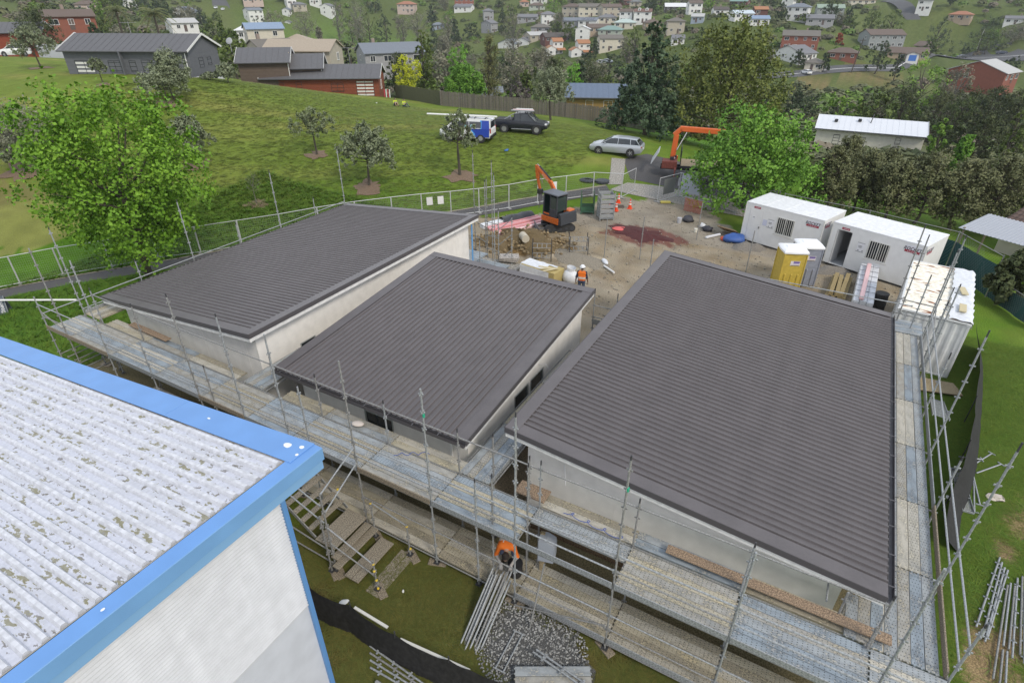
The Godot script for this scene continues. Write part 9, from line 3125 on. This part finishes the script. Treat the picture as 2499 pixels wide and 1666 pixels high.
# x, y, z, turn, width, depth, storeys, form, wall, roof, label
const HILL := [
	[-156.4,7.3,-78.5,1.21,9.2,6.1,1,"gable","brick","brown","brown-roofed brick house behind the dark tree at the left"],
	[-304.9,7.9,-162.8,1.12,10.0,6.6,1,"hip","pink","brown","pinkish house above the brown roof at the left"],
	[-384.0,7.6,-228.5,1.18,6.6,6.0,2,"gable","white","grey","white two-storey house between the palms"],
	[-369.5,2.9,-252.1,1.87,10.0,13.7,1,"gable","white","bluegrey","white gabled house right of the right palm"],
	[-199.3,3.7,-133.7,1.28,8.1,6.0,1,"gable","white","pale","low white pale-roofed building right of the palms"],
	[-357.6,0.8,-291.7,1.39,10.1,6.7,2,"gable","white","bluegrey","white house with tall grey roof left of the meadow"],
	[-148.7,3.4,-118.2,0.75,4.8,6.0,1,"hip","white","white","house with bright white hipped roof behind the grey house"],
	[-368.0,9.9,-301.9,0.89,12.3,8.2,1,"gable","pink","brown","long brown roof at the top of the hill left of the meadow"],
	[-350.9,8.6,-317.8,1.11,6.2,6.0,2,"gable","white","grey","small white two-storey house at the top, above the meadow's left end"],
	[-345.9,6.3,-319.8,1.10,9.0,6.0,1,"hip","beige","grey","beige hip-roofed house at the top, above the meadow's left end"],
	[-343.6,9.0,-333.3,0.54,6.7,6.0,2,"gable","white","grey","white house at the top edge above the meadow"],
	[-347.4,3.4,-310.4,1.84,3.7,5.0,1,"gable","white","bluegrey","tiny white gable peeping through bare trees left of the meadow"],
	[-332.0,2.8,-332.0,1.79,5.8,7.9,2,"gable","white","grey","white gable house behind the trees above the meadow"],
	[-341.6,-3.6,-304.9,1.74,3.5,4.8,1,"gable","white","grey","pale cottage half hidden left of the meadow"],
	[-134.6,1.7,-111.8,1.03,8.6,6.0,2,"gable","cream","bluemetal","cream two-storey house with blue metal roof below the meadow"],
	[-131.7,1.3,-119.7,0.63,6.4,6.0,1,"hip","pink","tan","tan hip-roofed house beside the blue metal roof"],
	[-107.1,2.5,-90.1,1.27,7.7,6.0,1,"gable","beige","greybrown","low beige house with grey gabled roof behind the brown gables"],
	[-79.5,3.9,-73.1,0.48,10.3,6.9,1,"gable","beige","tan","long house with tan roof directly behind the red-brown house"],
	[-293.4,3.9,-369.2,0.36,11.9,8.0,2,"hip","pink","terracotta","two-storey house with terracotta trim above the meadow"],
	[-256.2,7.3,-385.1,0.55,12.8,8.6,2,"gable","brick","brown","red brick two-storey house with brown roof on the hill"],
	[-251.3,5.1,-377.5,0.26,11.9,8.0,1,"gable","white","grey","white verandah house in front of the red brick one on the hill"],
	[-251.6,-4.6,-346.8,0.60,7.7,6.0,1,"hip","bluewall","bluegrey","blue-grey house alone right of the meadow"],
	[-90.5,1.1,-106.8,0.95,12.5,8.3,1,"gable","grey","bluegrey","long grey-roofed house behind the columnar tree"],
	[-223.1,0.7,-362.4,0.66,6.3,6.0,2,"hip","grey","grey","grey house with steep pointed roof on the hill"],
	[-205.1,-5.0,-334.3,1.35,5.9,8.0,2,"gable","grey","grey","grey gabled house below the steep pointed roof"],
	[-213.3,9.6,-413.4,0.32,10.8,7.2,1,"gable","white","white","long white house at the very top, left of centre"],
	[-217.3,8.0,-399.6,0.62,5.6,6.0,1,"hip","pink","terracotta","small house with red hipped roof at the top, left of centre"],
	[-202.9,6.1,-390.6,0.54,10.2,6.8,1,"hip","greenwall","brown","pale green house with brown roof near the top, left of centre"],
	[-166.1,3.4,-366.2,0.09,10.6,7.1,2,"hip","beige","brown","beige two-storey house with brown hipped roof"],
	[-153.1,3.5,-360.8,0.44,12.1,8.1,2,"gable","cream","greybrown","cream house with balcony and grey-brown roof"],
	[-137.4,3.6,-353.5,0.77,11.4,7.6,2,"gable","beige","brown","broad beige gabled house with brown roof"],
	[-119.3,1.9,-331.4,0.18,6.5,6.0,2,"gable","white","brown","white two-storey house with brown roof left of the dormer house"],
	[-110.5,2.0,-331.4,0.26,8.6,6.0,2,"dormer","white","redbrown","white house with two dormers in its red-brown roof"],
	[-190.5,0.4,-355.4,0.34,12.0,8.0,1,"gable","grey","grey","long grey house left of the white bay-windowed one"],
	[-170.3,-0.1,-342.2,0.60,7.8,6.0,2,"hip","white","grey","white bay-windowed house with grey hipped roof"],
	[-146.9,0.1,-324.2,0.38,10.6,7.0,1,"gable","grey","bluegrey","grey house with curved-looking blue-grey roof"],
	[-136.8,0.4,-323.1,0.16,9.8,6.6,1,"solar","white","bluegrey","white house with dark solar panels on its roof"],
	[-129.3,1.7,-330.5,0.40,9.1,6.0,1,"hip","cream","grey","cream house with grey pyramid roof"],
	[-126.9,-2.3,-313.0,0.58,11.9,7.9,1,"gable","tan","brown","long house with plain brown roof above the teal one"],
	[-116.0,-0.1,-321.2,0.21,10.1,6.7,1,"hip","cream","paleteal","house with pale green-white hipped roof"],
	[-119.3,-3.0,-310.4,0.17,11.2,7.5,1,"hip","greenwall","teal","house with teal hipped roof"],
	[-131.7,-5.3,-304.3,1.86,5.0,6.9,2,"gable","white","white","narrow white two-storey house with blue garage doors"],
	[-160.8,-6.4,-309.7,0.98,11.3,7.6,1,"gable","beige","pale","beige house with light grey roof"],
	[-165.0,-3.3,-322.8,0.39,10.3,6.9,1,"hip","grey","greybrown","grey hip-roofed house behind the light-roofed beige one"],
	[-146.4,-6.5,-303.2,0.76,13.6,9.1,1,"gable","darkred","darkbrown","low dark red house with flat-looking brown roof"],
	[-171.5,-10.3,-300.9,1.52,8.1,11.1,1,"gable","white","bluegrey","white gabled house at the left end of the near row"],
	[-164.9,-9.0,-303.6,1.60,5.7,7.8,1,"gable","white","grey","smaller white gabled house beside the near row's left end"],
	[-139.1,-10.8,-287.9,0.70,9.5,6.3,2,"stepped","white","orange","left of two stepped white houses with orange roofs"],
	[-124.2,-11.0,-285.4,0.66,10.7,7.1,2,"stepped","white","orange","right of two stepped white houses with orange roofs"],
	[-111.9,-8.3,-291.2,0.57,11.1,7.4,2,"gable","cream","greybrown","cream two-storey house right of the orange roofs"],
	[-101.4,0.1,-319.4,0.64,7.7,6.0,1,"hip","tan","brown","tan house with brown roof under the dark conifer"],
	[-86.2,-1.2,-307.5,0.39,7.8,6.0,2,"hip","beige","greybrown","large beige hip-roofed house with a porch"],
	[-105.8,6.3,-375.0,0.37,13.2,8.8,1,"gable","darkwall","white","dark garage with bright white roof at the top right of centre"],
	[-90.8,5.7,-355.2,0.53,6.9,6.0,2,"gable","white","brown","white house behind the yellow-green tree"],
	[-74.9,5.6,-344.9,0.46,7.3,6.0,1,"gable","white","darkbrown","white bungalow with dark brown roof"],
	[-81.0,2.9,-326.5,0.16,5.8,6.0,1,"gable","bluewall","pale","small bluish shed-like house with pale roof"],
	[-61.2,4.4,-328.6,0.68,9.6,6.4,1,"gable","white","paleblue","white house with pale blue roof"],
	[-55.3,5.9,-342.7,0.36,6.1,6.0,1,"gable","darkred","orange","dark house with orange-red roof"],
	[-50.8,2.7,-315.6,0.36,8.0,6.0,1,"gable","white","bluemetal","white house with blue-grey roof above the olive tree"],
	[-80.1,8.8,-419.3,-0.10,10.3,6.9,1,"gable","darkred","teal","dark house with slate-teal roof at the top"],
	[-78.9,-4.5,-287.8,0.37,5.3,6.0,1,"gable","white","grey","white house glimpsed between conifer and olive tree"],
	[-153.3,8.9,-420.8,0.39,7.5,6.0,1,"gable","darkred","redbrown","red-brown house at the top, right of centre"],
	[-143.9,8.3,-414.6,0.24,7.0,6.0,1,"hip","beige","grey","beige house at the top beside the red-brown one"],
	[-54.8,7.6,-435.3,1.33,4.9,6.7,2,"gable","white","white","tall white house at the top, above the right hillside"],
	[-37.0,4.6,-332.9,-0.08,9.4,6.3,2,"hip","white","bluegrey","white two-storey house with blue-grey hipped roof on the right hillside"],
	[-30.5,3.2,-421.0,0.22,14.0,9.3,2,"gable","greywall","green","grey house with pale green roof on the right hillside"],
	[-27.0,2.9,-328.1,0.18,11.2,7.5,1,"gable","grey","grey","low long grey roof below the green-roofed house"],
	[-28.2,-4.3,-278.6,0.15,13.1,8.7,2,"gable","brick","greybrown","red-brown brick house above the valley road"],
	[-27.6,-6.8,-265.0,1.05,9.1,12.6,1,"gable","white","grey","white gabled house below the red-brown brick one"],
	[-19.2,-9.2,-256.7,0.01,5.9,6.0,1,"hip","cream","greybrown","cream house behind the dark verge trees"],
	[-11.8,-7.1,-279.6,0.02,10.2,6.8,1,"hip","brick","brown","orange-brick bungalow with brown roof above the valley road"],
	[-0.6,-4.8,-315.2,0.50,14.5,9.5,2,"gable","greywall","brown","large grey house with brown gables above the garage"],
	[10.1,-8.2,-308.7,0.09,14.0,9.3,1,"garage","tan","brown","brown-roofed house with white garage front and blue door"],
	[20.2,-11.5,-418.7,-0.21,14.7,9.5,1,"hip","tan","brown","brown hip roof behind the garage with the blue door"],
	[34.2,3.0,-438.9,-0.22,10.5,7.0,1,"hip","tan","terracotta","house with terracotta roof and chimney among dark trees"],
	[15.8,7.0,-443.5,-0.07,7.0,6.0,2,"gable","white","grey","white house at the top among the right-hand trees"],
	[-17.5,9.6,-474.0,0.29,14.0,9.3,1,"hip","cream","terracotta","house with orange-tan roof at the top right"],
	[24.9,-5.1,-203.5,1.13,9.3,12.8,1,"gable","brick","pale","red-brick gable-ended house with pale roof by the road junction"],
	[57.8,1.6,-429.4,-0.07,9.5,6.3,1,"gable","white","grey","grey-roofed house at the right edge of the hillside"],
]

func hill_houses() -> void:
	for e in HILL: house(e[0],e[1],e[2],e[3],e[4],e[5],e[6],e[7],e[8],e[9],e[10])

func house_spots() -> Array:
	var out := []
	for e in HILL: out.append([e[0],e[2],maxf(e[4],6.0),e[10]])
	return out
